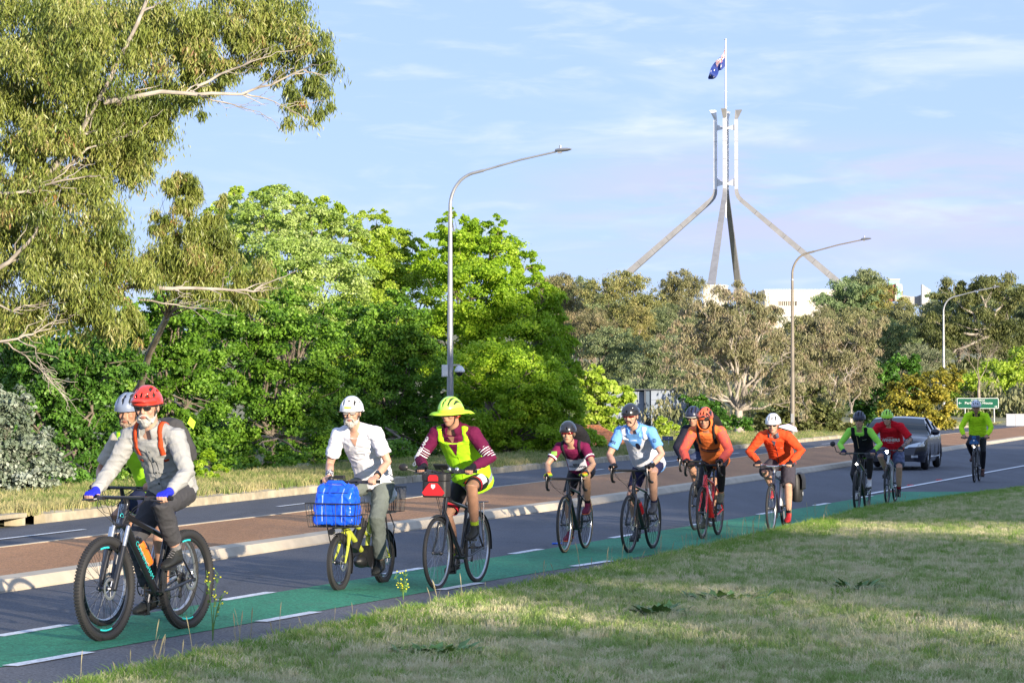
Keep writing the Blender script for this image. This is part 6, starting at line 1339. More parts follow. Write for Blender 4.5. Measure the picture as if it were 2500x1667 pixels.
def thing_on(G, name, label, cat, group=None): return at(G, empty(name, (0, 0, 0), 0, label, cat, group))
def backpack(r, m, m2, label, w_=.145, hgt=.40, dep=.15, straps=True, chest=False, t0=.32):
    s = thing_on(r['G'], 'backpack', label, 'backpack'); H, S, up, bk_ = r['H'], r['S'], r['up'], r['bk']; o_ = H.lerp(S, t0) + bk_ * (.16 + dep * .45)
    b = MB(); b.loft([(o_ + up * z, V((0, w_ * a, 0)), bk_ * dep * d) for z, a, d in ((-.03, .6, .35), (0, .95, .5), (.1, 1.05, .62), (hgt * .6, 1, .6), (hgt * .9, .85, .5), (hgt, .5, .3))], 18); remesh('bag', b, .012, m, s, smooth=3, wr=.006, wf=9)
    b = MB(); b.loft([(o_ + bk_ * dep * .5 + up * z, V((0, w_ * .7 * a, 0)), bk_ * dep * .28) for z, a in ((.02, .7), (.05, 1), (.18, 1), (.22, .7))], 14); b.build('pocket', m2, s)
    if straps:
        tree = BVHTree.FromPolygons([v.co for v in r['shirt'].data.vertices], [p.vertices for p in r['shirt'].data.polygons])
        for q in (1, -1):
            b = MB(); vs = []; n_ = 22
            for i in range(n_ + 1):
                a = math.pi * (-.05 + 1.15 * i / n_); c = r['S'] - up * .14 + V((0, q * .105, 0)); d = (bk_ * math.cos(a) + up * math.sin(a) * 1.0)
                if a > math.pi * .8: d = (-bk_ - up * ((a - math.pi * .8) * 2.0)).normalized() if False else d
                row = []
                for e in (-.017, .017):
                    c2 = c + V((0, e, 0)); h = tree.ray_cast(c2 + d * .45, -d, .6)[0]; row.append((h if h is not None else c2 + d * .12) + d * .006)
                vs += row
            b.add(vs, [(i * 2, i * 2 + 1, i * 2 + 3, i * 2 + 2) for i in range(n_)]); o = b.build('shoulder_strap', m2 if not isinstance(straps, bpy.types.Material) else straps, s); md = o.modifiers.new('s', 'SOLIDIFY'); md.thickness = .005; md.offset = 1
        if chest:
            b = MB(); vs = []; n_ = 14
            for i in range(n_ + 1):
                y = -.12 + .24 * i / n_; c = r['S'] - up * .20 + V((0, y, 0)); row = []
                for e in (-.018, .018):
                    h = tree.ray_cast(c + up * e - bk_ * .5, bk_, .8)[0]; row.append((h if h is not None else c) - bk_ * .008)
                vs += row
            b.add(vs, [(i * 2, i * 2 + 1, i * 2 + 3, i * 2 + 2) for i in range(n_)]); b.build('chest_strap', m2, s)
    return s
# ------------------------------------------------------------------ the riders
M_teal = mat('turquoise_print', (.03, .55, .55), .4); M_wp = mat('white_print', (.78, .78, .80), .6); M_kp = mat('dark_print', (.01, .01, .03), .6)
# 1: older man in grey shirt on the black mountain bike
g1 = bicycle(258, 1563, 24, 'black mountain bike with turquoise lettering, nearest to the camera', dict(kind='flat', rw=.372, tt=.060, L=1.12, bar=(-.27, 1.01), barw=.74, saddle=(-.93, .985), frame=M_fblk, sus=1, tube=.022, dt=1.35, ha=68, crank=85, head=.11, st=.44, spoke=M_bspoke, rimd=.03, bbz=.31, sweep=.03), 1.045)
M_gs = cloth('grey_field_shirt', (.34, .34, .335), noise_amt=.05); M_trs = cloth('charcoal_trousers', (.055, .055, .062)); M_blue = cloth('blue_glove', (.02, .03, .55), bump=.2)
M_redh = mat('red_helmet_shell', (.72, .045, .025), .3, coat=.5); M_gray = mat('white_beard', (.42, .40, .375), .95, noise_amt=.15, nscale=60, bump=.6, bscale=80); M_bshoe = cloth('black_shoe', (.028, .030, .030), .6)
M_gsock = cloth('grey_sock', (.20, .20, .21), bump=.8, bscale=90)
r1 = rider(g1, 'older man with white beard, red helmet and pale grey long sleeved shirt, leading the group', dict(vx=.0072, hip=(-.92, 0, 1.05), sh=(-.64, 0, 1.455), head=(-.535, .015, 1.655), yaw=12, pitch=6, top=M_gs, loose=.024, wr=.010, hem=.03, fat=1.04, ak=.97, collar=M_gs, bottom='trousers', bot=M_trs, cuff=.062, lend=1.80, sock=M_gsock, sockh=.3, shoe=M_bshoe, lace=M_gsock, glove=M_blue, beard=M_gray, bl=1.05, glasses='frame', helmet=M_redh, hstyle='mtb', visor=M_redh, hrim=M_fblk, elb=.45, k=1.03, shw=1.08, hs=1.0))
def buttons(r, n_, col, t0=.3, t1=.95, dy=0.0, step=None):
    tree = BVHTree.FromPolygons([v.co for v in r['shirt'].data.vertices], [p.vertices for p in r['shirt'].data.polygons])
    for i in range(n_):
        c = r['H'].lerp(r['S'], t0 + (t1 - t0) * i / (n_ - 1)) + V((0, dy, 0)); h = tree.ray_cast(c - r['bk'] * .6, r['bk'], .8)[0]
        if h is not None: b = MB(); b.tube([h - r['bk'] * .006, h + r['bk'] * .002], .008, 10); b.build('button', col, r['shirt'])
def front_frame(r): return V((0, 1, 0)), r['up']          # right and up for print on the chest (faces -bk)
def chest(r, t, y=0.0): return r['H'].lerp(r['S'], t) + V((0, y, 0)) - r['bk'] * .1
buttons(r1, 5, M_fblk, .12, .86)
for q in (1, -1):
    patch_on('pocket', .115, .12, chest(r1, .60, q * .085), (0, 1, 0), r1['up'], M_gs, r1['shirt'], r1['shirt'], off=.007)
    patch_on('pocket_flap', .125, .045, chest(r1, .745, q * .085), (0, 1, 0), r1['up'], M_gs, r1['shirt'], r1['shirt'], off=.012)
patch_on('placket', .034, .40, chest(r1, .5), (0, 1, 0), r1['up'], M_gs, r1['shirt'], r1['shirt'], off=.005, nx=2, ny=14)
backpack(r1, cloth('dark_backpack', (.06, .06, .065)), cloth('red_pack_trim', (.50, .06, .02)), 'dark backpack with orange-red straps on the back of the man with the red helmet', straps=cloth('orange_strap', (.55, .07, .02)), w_=.15, hgt=.36, dep=.13, t0=.25)
s = thing_on(g1, 'flag_tab', 'small bright yellow-green reflective tab sticking out behind the dark backpack', 'reflector'); b = MB(); c = r1['S'] + r1['bk'] * .27 - r1['up'] * .08 + V((0, .13, .0)); b.prism([c, c + V((-.01, .02, .05)), c + V((-.03, .055, .01)), c + V((-.02, .04, -.045))], (-.015, -.01, 0)); b.build('tab', cloth('hi_vis_tab', (.45, .85, .05)), s)
M_orb = mat('orange_bottle', (.85, .17, .02), .35, coat=.3)
bottle(g1, .52, 'orange water bottle in the cage of the nearest mountain bike', M_orb, M_fblk, ln=.22)
def frame_text(G, txt, size, t0, m, rad, bold=.0, side=1, a=None, c=None, name='lettering'):
    a = a or G['Hb'] + G['h'] * .03; c = c or G['BB']; d = (c - a).normalized(); o_ = a.lerp(c, t0); u = V((-d.z, 0, d.x)); u = u if u.z > 0 else -u
    r_ = d if side == 1 else -d
    if r_.cross(u).y < 0: u = -u
    return text_on(name, txt, size, o_ + V((0, rad * .93, 0)), r_, u, m, G['bk'], off=.002, bold=bold)
frame_text(g1, 'CUNNINGHAM', .052, .55, M_teal, .031, .0)
for x in (0, -1.12):
    b = MB(); b.ring((x, .012, .372), .372 - .078, .006, n=10, k=4, a0=R(255), a1=R(285), flat=.3); b.build('rim_decal', M_teal, g1['bk']); b = MB(); b.ring((x, .012, .372), .372 - .078, .006, n=10, k=4, a0=R(75), a1=R(97), flat=.3); b.build('rim_decal', M_teal, g1['bk'])
b = MB(); b.ring(g1['Hb'] + g1['pf'] * .033 + g1['h'] * .06, .013, .003, 'x', n=16, k=4); b.build('head_badge', M_teal, g1['bk'])

# 1b: man behind in green vest
M_chrf = mat('silver_frame', (.42, .43, .46), .25, metal=.8)
g1b = bicycle(257, 1527, 24, 'silver and dark touring bike half hidden behind the nearest mountain bike', dict(kind='flat', rw=.35, tt=.045, L=1.08, bar=(-.24, 1.09), barw=.62, saddle=(-.86, .98), frame=M_chrf, forkm=M_dalu, sus=1, tube=.016, crank=-80, head=.18, st=.5, rim=M_alu, spoke=M_spoke, rimd=.02), 1.0)
M_bshirt = cloth('beige_shirt', (.40, .37, .31)); M_hv = cloth('hi_vis_green', (.42, .86, .03), noise_amt=.03); M_hve = cloth('vest_edge', (.22, .24, .24)); M_navy = cloth('navy_cloth', (.015, .02, .06))
M_greyh = mat('grey_blue_helmet', (.19, .23, .32), .35, coat=.3); M_gbeard = mat('greying_beard', (.27, .20, .15), .95, noise_amt=.35, nscale=60, bump=.6)
rb = rider(g1b, 'bearded man in grey-blue helmet and yellow-green vest behind the leading rider', dict(vx=.0085, hip=(-.86, -.02, 1.05), sh=(-.56, -.06, 1.475), head=(-.455, -.065, 1.685), yaw=10, pitch=5, top=M_bshirt, loose=.022, sleeve='short', slf=.78, bottom='shorts', bot=M_navy, shoe=M_bshoe, sock=M_gsock, skin='tan', beard=M_gbeard, bl=.8, glasses=None, helmet=M_greyh, hstyle='vent', elb=.6, k=1.0, fk=.95))
def vest(r, m, edge, loose=.03, hem=.06, bands=None, strip_m=None):
    b = MB(); r['torso'](b, loose, t0=-.05 if hem < .1 else -.16, t1=.93, hemz=hem, n=28)
    for q in (1, -1): b.tube([r['SH'][q] + V((0, -q * .062, .012)) - r['bk'] * .075 - r['up'] * .05, r['SH'][q] + V((0, -q * .066, .012)) + r['up'] * .068 - r['bk'] * .02, r['SH'][q] + V((0, -q * .062, .0)) + r['bk'] * .08 - r['up'] * .02], .038, 12)
    v = remesh('vest', b, r['vx'] * 1.2, m, r['s'], smooth=3, wr=.006, wf=8, seed=9); return v
vb = vest(rb, M_hv, M_hve, .035)

# 2: white T-shirt, lime cargo bike
M_lime = mat('lime_frame_paint', (.50, .55, .06), .3, coat=.6)
g2 = bicycle(829, 1440, 19, 'lime green small wheeled cargo e-bike with front and rear baskets', dict(kind='flat', rw=.262, tt=.052, L=1.12, bar=(-.22, 1.02), barw=.60, saddle=(-.88, .93), frame=M_lime, tube=.024, dt=1.15, ha=70, fork=.33, head=.20, st=.42, crank=-85, bbz=.28, bbx=-.66, rimd=.025, fkr=.022, step=True, spoke=M_bspoke, sweep=.05, ssd=.12), 1.0)
bk = g2['bk']
b = MB(); b.tube([(g2['Ht'] + g2['h'] * .0), (-.22, 0, 1.0)], .018, 10); b.build('steerer_post', M_fblk, bk)
b = MB(); b.tube([(-.62, -.075, .29), (-.62, .075, .29)], .105, 22); b.ell((-.56, 0, .25), (.13, .07, .07)); b.build('motor', M_blk, bk)
b = MB(); b.loft([((-.36, 0, .36), (.0, .045, 0), (.05, 0, .03)), ((-.60, 0, .62), (0, .045, 0), (.05, 0, .03))], 10); b.build('battery', M_blk, bk)
M_wire = mat('black_wire', (.02, .02, .02), .5)
def wire_basket(G, c, sx_, sy2, h_, name, label=None, nx=5, m=M_wire, r_=.0042, flare=1.12):
    b = MB(); x, y = sx_ / 2, sy2 / 2; c = V(c)
    lv = [(0, 1.0), (.5, 1 + (flare - 1) * .5), (1, flare)]
    for t, f in lv: p = [c + V((a * x * f, d * y * f, h_ * t)) for a, d in ((1, 1), (1, -1), (-1, -1), (-1, 1), (1, 1))]; b.tube(p, r_ * (1.5 if t == 1 else 1), 5, up=(0, 0, 1))
    for i in range(nx + 1):
        v = -1 + 2 * i / nx
        for q in (1, -1):
            b.tube([c + V((q * x, v * y, 0)), c + V((q * x * flare, v * y * flare, h_))], r_ * .8, 4); b.tube([c + V((v * x, q * y, 0)), c + V((v * x * flare, q * y * flare, h_))], r_ * .8, 4)
        b.tube([c + V((-x, v * y, 0)), c + V((x, v * y, 0))], r_ * .7, 4); b.tube([c + V((v * x, -y, 0)), c + V((v * x, y, 0))], r_ * .7, 4)
    return b.build(name, m, G['bk'])
wire_basket(g2, (.05, 0, .605), .30, .46, .22, 'front_basket')
b = MB(); b.tube([g2['Hb'] + V((.03, 0, .03)), V((.0, 0, .60)), V((.15, 0, .60))], [.02, .016, .014], 8); b.tube([g2['F'] + V((0, .05, 0)), V((.1, .08, .60))], .006, 6); b.tube([g2['F'] + V((0, -.05, 0)), V((.1, -.08, .60))], .006, 6); b.build('basket_mount', M_fblk, bk)
b = MB(); b.tube([(.16, 0, .565), (.20, 0, .56)], [.028, .03], 14); b.build('headlamp', M_fblk, bk)
M_bag = mat('glossy_blue_bag', (.008, .09, .78), .28, noise_amt=.15, nscale=8, bump=.9, bscale=9, coat=.3)
s = thing_on(g2, 'shopping_bag', 'shiny blue insulated shopping bag standing in the wire front basket', 'bag')
b = MB(); z0 = .625
for zz, sx_, sy2 in ():
    pass
secs = [(z0, .125, .20), (z0 + .01, .13, .205), (z0 + .15, .13, .20), (z0 + .28, .115, .19), (z0 + .36, .05, .18), (z0 + .385, .012, .178)]
vs = []
for z, a, d in secs: vs += [V((.05 + a * math.copysign(abs(math.cos(t)) ** .25, math.cos(t)), d * math.copysign(abs(math.sin(t)) ** .25, math.sin(t)), z)) for t in [2 * math.pi * i / 28 for i in range(28)]]
b.add(vs, [(i * 28 + j, i * 28 + (j + 1) % 28, (i + 1) * 28 + (j + 1) % 28, (i + 1) * 28 + j) for i in range(5) for j in range(28)] + [tuple(range(27, -1, -1)), tuple(5 * 28 + j for j in range(28))])
bag = remesh('bag', b, .011, M_bag, s, smooth=1, wr=.016, wf=11, seed=2)
for y in (-.10, .10):
    patch_on('strap', .012, .34, (.2, y, z0 + .17), (0, 1, 0), (0, 0, 1), mat('pale_strap', (.25, .38, .75), .6), bag, bag, off=.004, nx=1, ny=10)
patch_on('zip_seam', .30, .007, (.2, 0, z0 + .30), (0, 1, 0), (0, 0, 1), M_kp, bag, bag, off=.004, nx=12, ny=1)
b = MB(); b.tube([(.09, -.10, z0 + .37), (.10, -.07, z0 + .40), (.10, .07, z0 + .40), (.09, .10, z0 + .37)], .008, 6, flat=2); b.build('handle', M_bag, s)
wire_basket(g2, (-1.16, 0, .70), .36, .27, .24, 'rear_basket', nx=14, r_=.003, flare=1.1)
b = MB()
for q in (1, -1): b.tube([(-1.02, q * .06, .69), g2['Re'] + V((0, q * .075, 0))], .008, 6); b.tube([(-1.30, q * .06, .69), (-.92, q * .06, .69)], .007, 6)
b.tube([(-1.28, 0, .69), (-1.36, .02, .55), (-1.30, .03, .38)], .006, 6); b.build('rear_rack', M_fblk, bk)
fenders(g2, M_blk, .052)
b = MB(); b.box((-.24, -.10, 1.06), (.05, .10, .035)); b.ell((-.20, -.17, 1.045), (.03, .03, .03)); b.build('bell_and_display', M_blk, bk)
M_wt = cloth('white_tshirt', (.74, .73, .78), noise_amt=.02); M_gtr = cloth('grey_green_trousers', (.135, .155, .145)); M_whh = mat('white_helmet_shell', (.76, .77, .80), .3, coat=.5); M_tl = mat('lime_helmet_accent', (.55, .85, .02), .5)
r2 = rider(g2, 'white bearded man in white T-shirt and white helmet on the lime cargo bike', dict(vx=.0078, hip=(-.90, 0, 1.00), sh=(-.52, -.035, 1.475), head=(-.375, -.03, 1.665), yaw=8, pitch=3, top=M_wt, loose=.024, wr=.009, sleeve='short', slf=.74, hem=.10, fat=1.04, ak=.97, bottom='trousers', bot=M_gtr, cuff=.066, lend=1.92, shoe=M_bshoe, beard=M_gray, bl=1.0, glasses='clear', lens=mat('clear_lens', (.30, .27, .26), .1, spec=.8), helmet=M_whh, hstyle='urban', hrim=M_whh, elb=.3, k=1.04, shw=1.05, skin='fair', tilt=.01))
patch_on('helmet_band', .075, .016, r2['hp'](.15, 0, .062), r2['M'] @ V((0, 1, 0)), r2['M'] @ V((.2, 0, 1)), M_tl, r2['hl'], r2['hl'], off=.003, nx=8, ny=2)
vn = lambda u, v: (u * (.5 - v), v)          # V neck
patch_on('neckline', .085, .10, chest(r2, .96), (0, 1, 0), r2['up'], SKIN['fair'], r2['shirt'], r2['shirt'], off=.004, shape=lambda u, v: (u * (.5 + v), v), ny=8)
def watch(r, q, col, strap):
    p = r['WR'][q].lerp(r['EL'][q], .10); d = (r['EL'][q] - r['WR'][q]).normalized(); b = MB(); b.tube([p - d * .014, p + d * .014], .036 * r['k'], 16); w_ = b.build('watch', strap, r['s']); n_ = (V((.5, .2, .8)) - d * V((.5, .2, .8)).dot(d)).normalized(); b = MB(); b.tube([p + n_ * .034, p + n_ * .044], .019, 16); b.build('watch_face', col, w_)
watch(r2, 1, M_lensd, M_cable)
b = MB(); p = r2['WR'][-1].lerp(r2['EL'][-1], .10); d = (r2['EL'][-1] - r2['WR'][-1]).normalized(); b.tube([p - d * .035, p, p + d * .04], [.036, .038, .040], 16); b.build('wristband', mat('patterned_band', (.70, .70, .72), .8, col2=(.02, .02, .05), nscale=70, lo=.45, hi=.5), r2['s'])

# 3: high visibility vest over maroon jersey, black touring bike
g3 = bicycle(1068, 1438, 20, 'black touring bicycle with mudguards, rear rack and red and black handlebar bag', dict(kind='flat', rw=.345, tt=.040, L=1.06, bar=(-.16, 1.10), barw=.62, saddle=(-.86, 1.0), frame=M_fblk, tube=.0165, crank=75, head=.19, st=.52, rim=M_alu, spoke=M_spoke, rimd=.018, sweep=.07, rise=.015, disc=False, stemm=M_alu, postm=M_alu), 1.0)
fenders(g3, M_blk, .04); rack(g3, M_dalu, .79)
M_mar = cloth('maroon_jersey', (.115, .008, .045)); M_bib = cloth('black_lycra', (.012, .012, .016), .6, bump=.1); M_ysock = cloth('lime_sock', (.40, .55, .03), bump=.8, bscale=90); M_hiviz_h = mat('lime_helmet_shell', (.42, .80, .10), .35, coat=.3)
r3 = rider(g3, 'man in wide brimmed lime helmet, reflective vest and maroon striped sleeves', dict(vx=.0078, hip=(-.92, 0, 1.03), sh=(-.53, -.03, 1.485), head=(-.395, -.02, 1.66), yaw=-14, pitch=6, top=M_mar, loose=.018, wr=.006, hem=.08, fat=1.06, collar=M_mar, bottom='shorts', bot=M_bib, lend=.82, shoe=M_bshoe, sock=M_ysock, sockh=.22, glove=M_bib, glasses='wrap', gfr=M_alu, helmet=M_hiviz_h, hstyle='vent', hrim=M_hiviz_h, elb=.6, k=1.03, shw=1.05, skin='tan'))
upv = r3['up']; gv = -r3['bk']
M_hvv = mat('hi_vis_vest', (.40, .84, .02), .85, noise_amt=.04, nscale=12, bump=.35, bscale=30, spec=.2)
v3 = vest(r3, M_hvv, M_hve, .034, .07)
M_refl = mat('reflective_tape', (.36, .38, .42), .35, metal=.3)
for t in (.36, .02):
    o = MB(); bb3 = MB(); tree = BVHTree.FromPolygons([v.co for v in v3.data.vertices], [p.vertices for p in v3.data.polygons]); vs = []; n_ = 48
    for i in range(n_ + 1):
        a = 2 * math.pi * i / n_; d = r3['bk'] * math.cos(a) + V((0, 1, 0)) * math.sin(a)
        for e in (-.026, .026):
            c = r3['H'].lerp(r3['S'], t) + upv * e; h = tree.ray_cast(c + d * .6, -d, .7)[0]; vs.append((h if h is not None else c + d * .2) + d * .003)
    o.add(vs, [(i * 2, i * 2 + 1, i * 2 + 3, i * 2 + 2) for i in range(n_)]); o.build('reflective_band', M_refl, v3)
patch_on('vest_opening', .13, .21, chest(r3, .84), (0, 1, 0), upv, M_mar, v3, v3, off=.003, shape=lambda u, v: (u * (.5 + v), v), ny=10)
patch_on('zip', .008, .44, chest(r3, .30), (0, 1, 0), upv, M_tl, v3, v3, off=.004, nx=1, ny=16)
patch_on('neck_skin', .07, .09, chest(r3, .98), (0, 1, 0), upv, SKIN['tan'], v3, v3, off=.006, shape=lambda u, v: (u * (.5 + v), v), ny=6)
for q in (1, -1):     # white stripes round the sleeves
    ax = (r3['EL'][q] - r3['SH'][q]); ln = ax.length; ax.normalize()
    for t, w_ in ((.50, .007), (.58, .004), (.66, .009), (.74, .004), (.82, .009), (.90, .005), (.98, .008)):
        b = MB(); p = r3['SH'][q] + ax * ln * t; b.tube([p - ax * w_ / 2, p + ax * w_ / 2], .0625 * r3['k'] - .006 * t, 18, cap=False); b.build('sleeve_stripe', M_wp, r3['shirt'])
ax = (r3['EL'][-1] - r3['SH'][-1]).normalized(); side = V((.35, -1, .15)); side = (side - ax * side.dot(ax)).normalized()
fr_ = V((.9, -.35, .2)); fr_ = (fr_ - ax * fr_.dot(ax)).normalized()
text_on('sleeve_lettering', 'QUEENSLAND', .050, r3['SH'][-1].lerp(r3['EL'][-1], .75) + fr_ * .02, -ax, ax.cross(fr_) * -1 if False else fr_.cross(-ax), M_wp, r3['shirt'], r3['shirt'], off=.006, bold=.002)
for q in (1, -1):     # red and white panels on the shorts
    ax = (r3['KN'][q] - r3['HJ'][q]); L_ = ax.length; ax.normalize(); b = MB(); p = r3['HJ'][q] + ax * L_ * .80; b.tube([p - ax * .018, p + ax * .014], .082 * r3['k'], 20, cap=False); b.build('leg_band', cloth('red_band', (.60, .02, .04)), r3['pants'])
ax = (r3['KN'][1] - r3['HJ'][1]).normalized(); up2 = V((0, .8, .6)); up2 = (up2 - ax * up2.dot(ax)).normalized()
patch_on('side_panel', .17, .10, r3['HJ'][1].lerp(r3['KN'][1], .50) + up2 * .03, ax, ax.cross(up2) * -1, M_wp, r3['pants'], r3['pants'], off=.004)
# brim of the helmet
b = MB(); n_ = 48; vs = []; hp = r3['hp']
for i in range(n_):
    a = 2 * math.pi * i / n_; ca, sa = math.cos(a), math.sin(a); dn = .018 * (1 if ca > 0 else 1.6) + (.035 * max(0, -ca) ** 2)
    vs += [hp(-.008 + ca * .146, sa * .112, .062), hp(-.008 + ca * .152, sa * .118, .030), hp(-.01 + ca * .218, sa * .175, .030 - dn * .3), hp(-.02 + ca * (.245 + .02 * (ca < 0)), sa * .200, .028 - dn)]
b.add(vs, [(i * 4 + j, i * 4 + j + 1, ((i + 1) % n_) * 4 + j + 1, ((i + 1) % n_) * 4 + j) for i in range(n_) for j in range(3)])
o = b.build('brim', mat('lime_brim_fabric', (.50, .85, .04), .8), r3['hl']); md = o.modifiers.new('s', 'SOLIDIFY'); md.thickness = .004
b = MB(); b.ell(hp(-.03, 0, .0), (.095, .086, .06), r3['M']); remesh('bandana', b, .009, cloth('red_bandana', (.50, .03, .02)), r3['s'], smooth=1)
M_rb = mat('red_bag_fabric', (.55, .015, .02), .5, bump=.2); M_bb = mat('black_bag_fabric', (.018, .018, .02), .55, bump=.2)
def bar_bag(G, x, z, wd, hg, dp, m1, m2, label, badge=True):
    s = thing_on(G, 'handlebar_bag', label, 'bag')
    def blk(mb, cx, cz, sx_, sy2, sz, e=.35):
        secs = []
        for t, f in ((-1, .86), (-.9, .97), (0, 1), (.9, .99), (1, .9)):
            secs.append([V((cx + sx_ / 2 * f * math.copysign(abs(math.cos(a)) ** e, math.cos(a)), sy2 / 2 * f * math.copysign(abs(math.sin(a)) ** e, math.sin(a)), cz + sz / 2 * t)) for a in [2 * math.pi * i / 24 for i in range(24)]])
        n_ = 24; mb.add([p for r_ in secs for p in r_], [(i * n_ + j, i * n_ + (j + 1) % n_, (i + 1) * n_ + (j + 1) % n_, (i + 1) * n_ + j) for i in range(4) for j in range(n_)] + [tuple(range(n_ - 1, -1, -1)), tuple(4 * n_ + j for j in range(n_))]); return mb
    body = blk(MB(), x, z - hg * .14, dp, wd, hg * .72).build('body', m2, s); lid = blk(MB(), x, z + hg * .36, dp * 1.06, wd * 1.04, hg * .30).build('lid', m2, s)
    xf = x + dp / 2 + .003
    b = MB(); b.prism([V((xf, y * wd, z + k * hg)) for y, k in ((-.36, -.42), (-.46, -.30), (-.30, -.05), (-.16, .12), (.16, .12), (.30, -.05), (.46, -.30), (.36, -.42))], (.006, 0, 0)); b.build('front_panel', m1, s)
    b = MB(); b.prism([V((xf + .005, y * wd, z + k * hg)) for y, k in ((-.20, .20), (-.20, .38), (-.13, .47), (.13, .47), (.20, .38), (.20, .20))], (.008, 0, 0)); b.build('lid_panel', m1, s)
    b = MB(); b.prism([V((xf + .006, y * wd, z + k * hg)) for y, k in ((-.075, .06), (.075, .06), (.075, -.06), (0, -.14), (-.075, -.06))], (.006, 0, 0)); b.build('badge', M_wp, s)
    b = MB()
    b.tube([(x - dp / 2, 0, z + hg * .2), (G['B'].x, 0, G['B'].z)], .02, 8); b.build('mount', M_blk, s)
    return s
bar_bag(g3, .02, .985, .25, .22, .16, M_rb, M_bb, 'red and black handlebar bag on the touring bicycle')
b = MB(); b.box((-.10, 0, 1.16), (.08, .14, .012), Matrix.Rotation(R(-35), 3, 'Y')); b.tube([(-.16, 0, 1.10), (-.10, 0, 1.15)], .01, 6); b.build('phone_holder', M_blk, g3['bk'])
b = MB()
for y in (-.36,): b.tube([(-.22, -.31, 1.11), (-.16, -.40, 1.14)], .006, 6); b.ell((-.15, -.41, 1.15), (.02, .05, .035))
b.build('mirror', M_blk, g3['bk'])
b = MB()
for y in (.07, .15): b.ell((-.13, y, 1.135), (.02, .022, .022))
b.build('bell', M_alu, g3['bk'])

# 4: maroon jersey, gravel bike
M_tl2 = M_tan
def road_bike(cx, cy, phi, label, frame, sc_=1.0, **k):
    P = dict(kind='drop', rw=.342, tt=.034, L=1.0, bar=(-.20, .93), barw=.42, saddle=(-.80, .95), frame=frame, tube=.0175, dt=1.5, crank=75, head=.13, st=.47, ha=72, rimd=.026, bbz=.275, fkr=.019, bbx=-.585); P.update(k); return bicycle(cx, cy, phi, label, P, sc_)
g4 = road_bike(1378, 1349, 16, 'black gravel bicycle with tan tyre walls', M_fblk, .98, tan=True, bar=(-.12, .885), saddle=(-.79, .93), crank=78, rim=M_alu)
M_mar4 = cloth('maroon_black_jersey', (.15, .010, .055)); M_dhel = mat('black_helmet_shell', (.018, .018, .022), .28, coat=.7); M_msh = cloth('maroon_shoe', (.16, .02, .05), .6); M_osole = mat('orange_sole', (.65, .12, .03), .6)
M_rain = mat('rainbow_glove', (.1, .4, .1), .7)
_t = M_rain.node_tree; _n = _t.nodes; _c = _n.new('ShaderNodeTexCoord'); _v = _n.new('ShaderNodeSeparateXYZ'); _t.links.new(_c.outputs['Object'], _v.inputs[0]); _m = _n.new('ShaderNodeMath'); _m.operation = 'MULTIPLY'; _m.inputs[1].default_value = 9; _t.links.new(_v.outputs['Z'], _m.inputs[0]); _f = _n.new('ShaderNodeMath'); _f.operation = 'FRACT'; _t.links.new(_m.outputs[0], _f.inputs[0])
_r = _n.new('ShaderNodeValToRGB'); _e = _r.color_ramp.elements; _e[0].color = (.02, .15, .6, 1); _e[1].color = (.3, .02, .5, 1)
for p_, c_ in ((.2, (.0, .4, .25, 1)), (.4, (.35, .6, .02, 1)), (.55, (.85, .6, .02, 1)), (.7, (.8, .12, .02, 1)), (.85, (.6, .02, .25, 1))): q_ = _e.new(p_); q_.color = c_
_t.links.new(_f.outputs[0], _r.inputs[0]); _t.links.new(_r.outputs[0], _n['Principled BSDF'].inputs['Base Color'])
r4 = rider(g4, 'rider in maroon jersey with white paper sign and rainbow gloves', dict(vx=.009, hip=(-.84, 0, .985), sh=(-.44, -.02, 1.275), head=(-.285, -.03, 1.425), yaw=6, pitch=2, top=M_mar4, loose=.012, wr=.003, sleeve='short', slf=.66, hem=.03, fat=1.05, bottom='shorts', bot=M_bib, lend=.80, shoe=M_msh, sole=M_osole, sock=M_bib, sockh=.18, glove=M_rain, glasses='wrap', lens=M_lensr, helmet=M_dhel, hstyle='aero', elb=.9, k=.93, hair=M_bib, skin='mid', hs=.98, shw=.98))
for q in (1, -1):
    ax = (r4['EL'][q] - r4['SH'][q]); L_ = ax.length; ax.normalize(); b = MB(); p = r4['SH'][q] + ax * L_ * .58; b.tube([p - ax * .009, p + ax * .009], .0625, 18, cap=False); b.build('sleeve_stripe', M_wp, r4['shirt'])
M_pap = mat('white_paper', (.68, .69, .80), .7)
s4 = thing_on(g4, 'paper_sign', 'white paper sign with writing pinned to the front of the maroon jersey', 'sign')
pp = patch_on('sheet', .24, .13, chest(r4, .46), (0, 1, 0), (0, 0, 1), M_pap, s4, r4['shirt'], off=.012, nx=12, ny=6, shape=lambda u, v: (u, v + (.9 * u * u if v > 0 else 0)))
text_on('lettering', 'MAKE', .032, chest(r4, .485, .0), (0, 1, 0), (0, 0, 1), M_kp, s4, pp, off=.004, bold=.001); text_on('lettering', 'WODEN SAFER', .032, chest(r4, .40, .0), (0, 1, 0), (0, 0, 1), M_kp, s4, pp, off=.004, bold=.001)
text_on('logo', 'CHIVE', .020, chest(r4, .72, .075), (0, 1, 0), (0, 0, 1), M_wp, r4['shirt'], r4['shirt'], bold=.001); text_on('logo', 'NECK 8', .020, chest(r4, .66, .075), (0, 1, 0), (0, 0, 1), M_wp, r4['shirt'], r4['shirt'], bold=.001)
patch_on('sleeve_patch', .07, .05, r4['SH'][-1].lerp(r4['EL'][-1], .35) + V((.05, 0, 0)), (0, 1, 0), (0, 0, 1), mat('green_patch', (.18, .45, .05), .6), r4['shirt'], r4['shirt'], nx=5, ny=4)
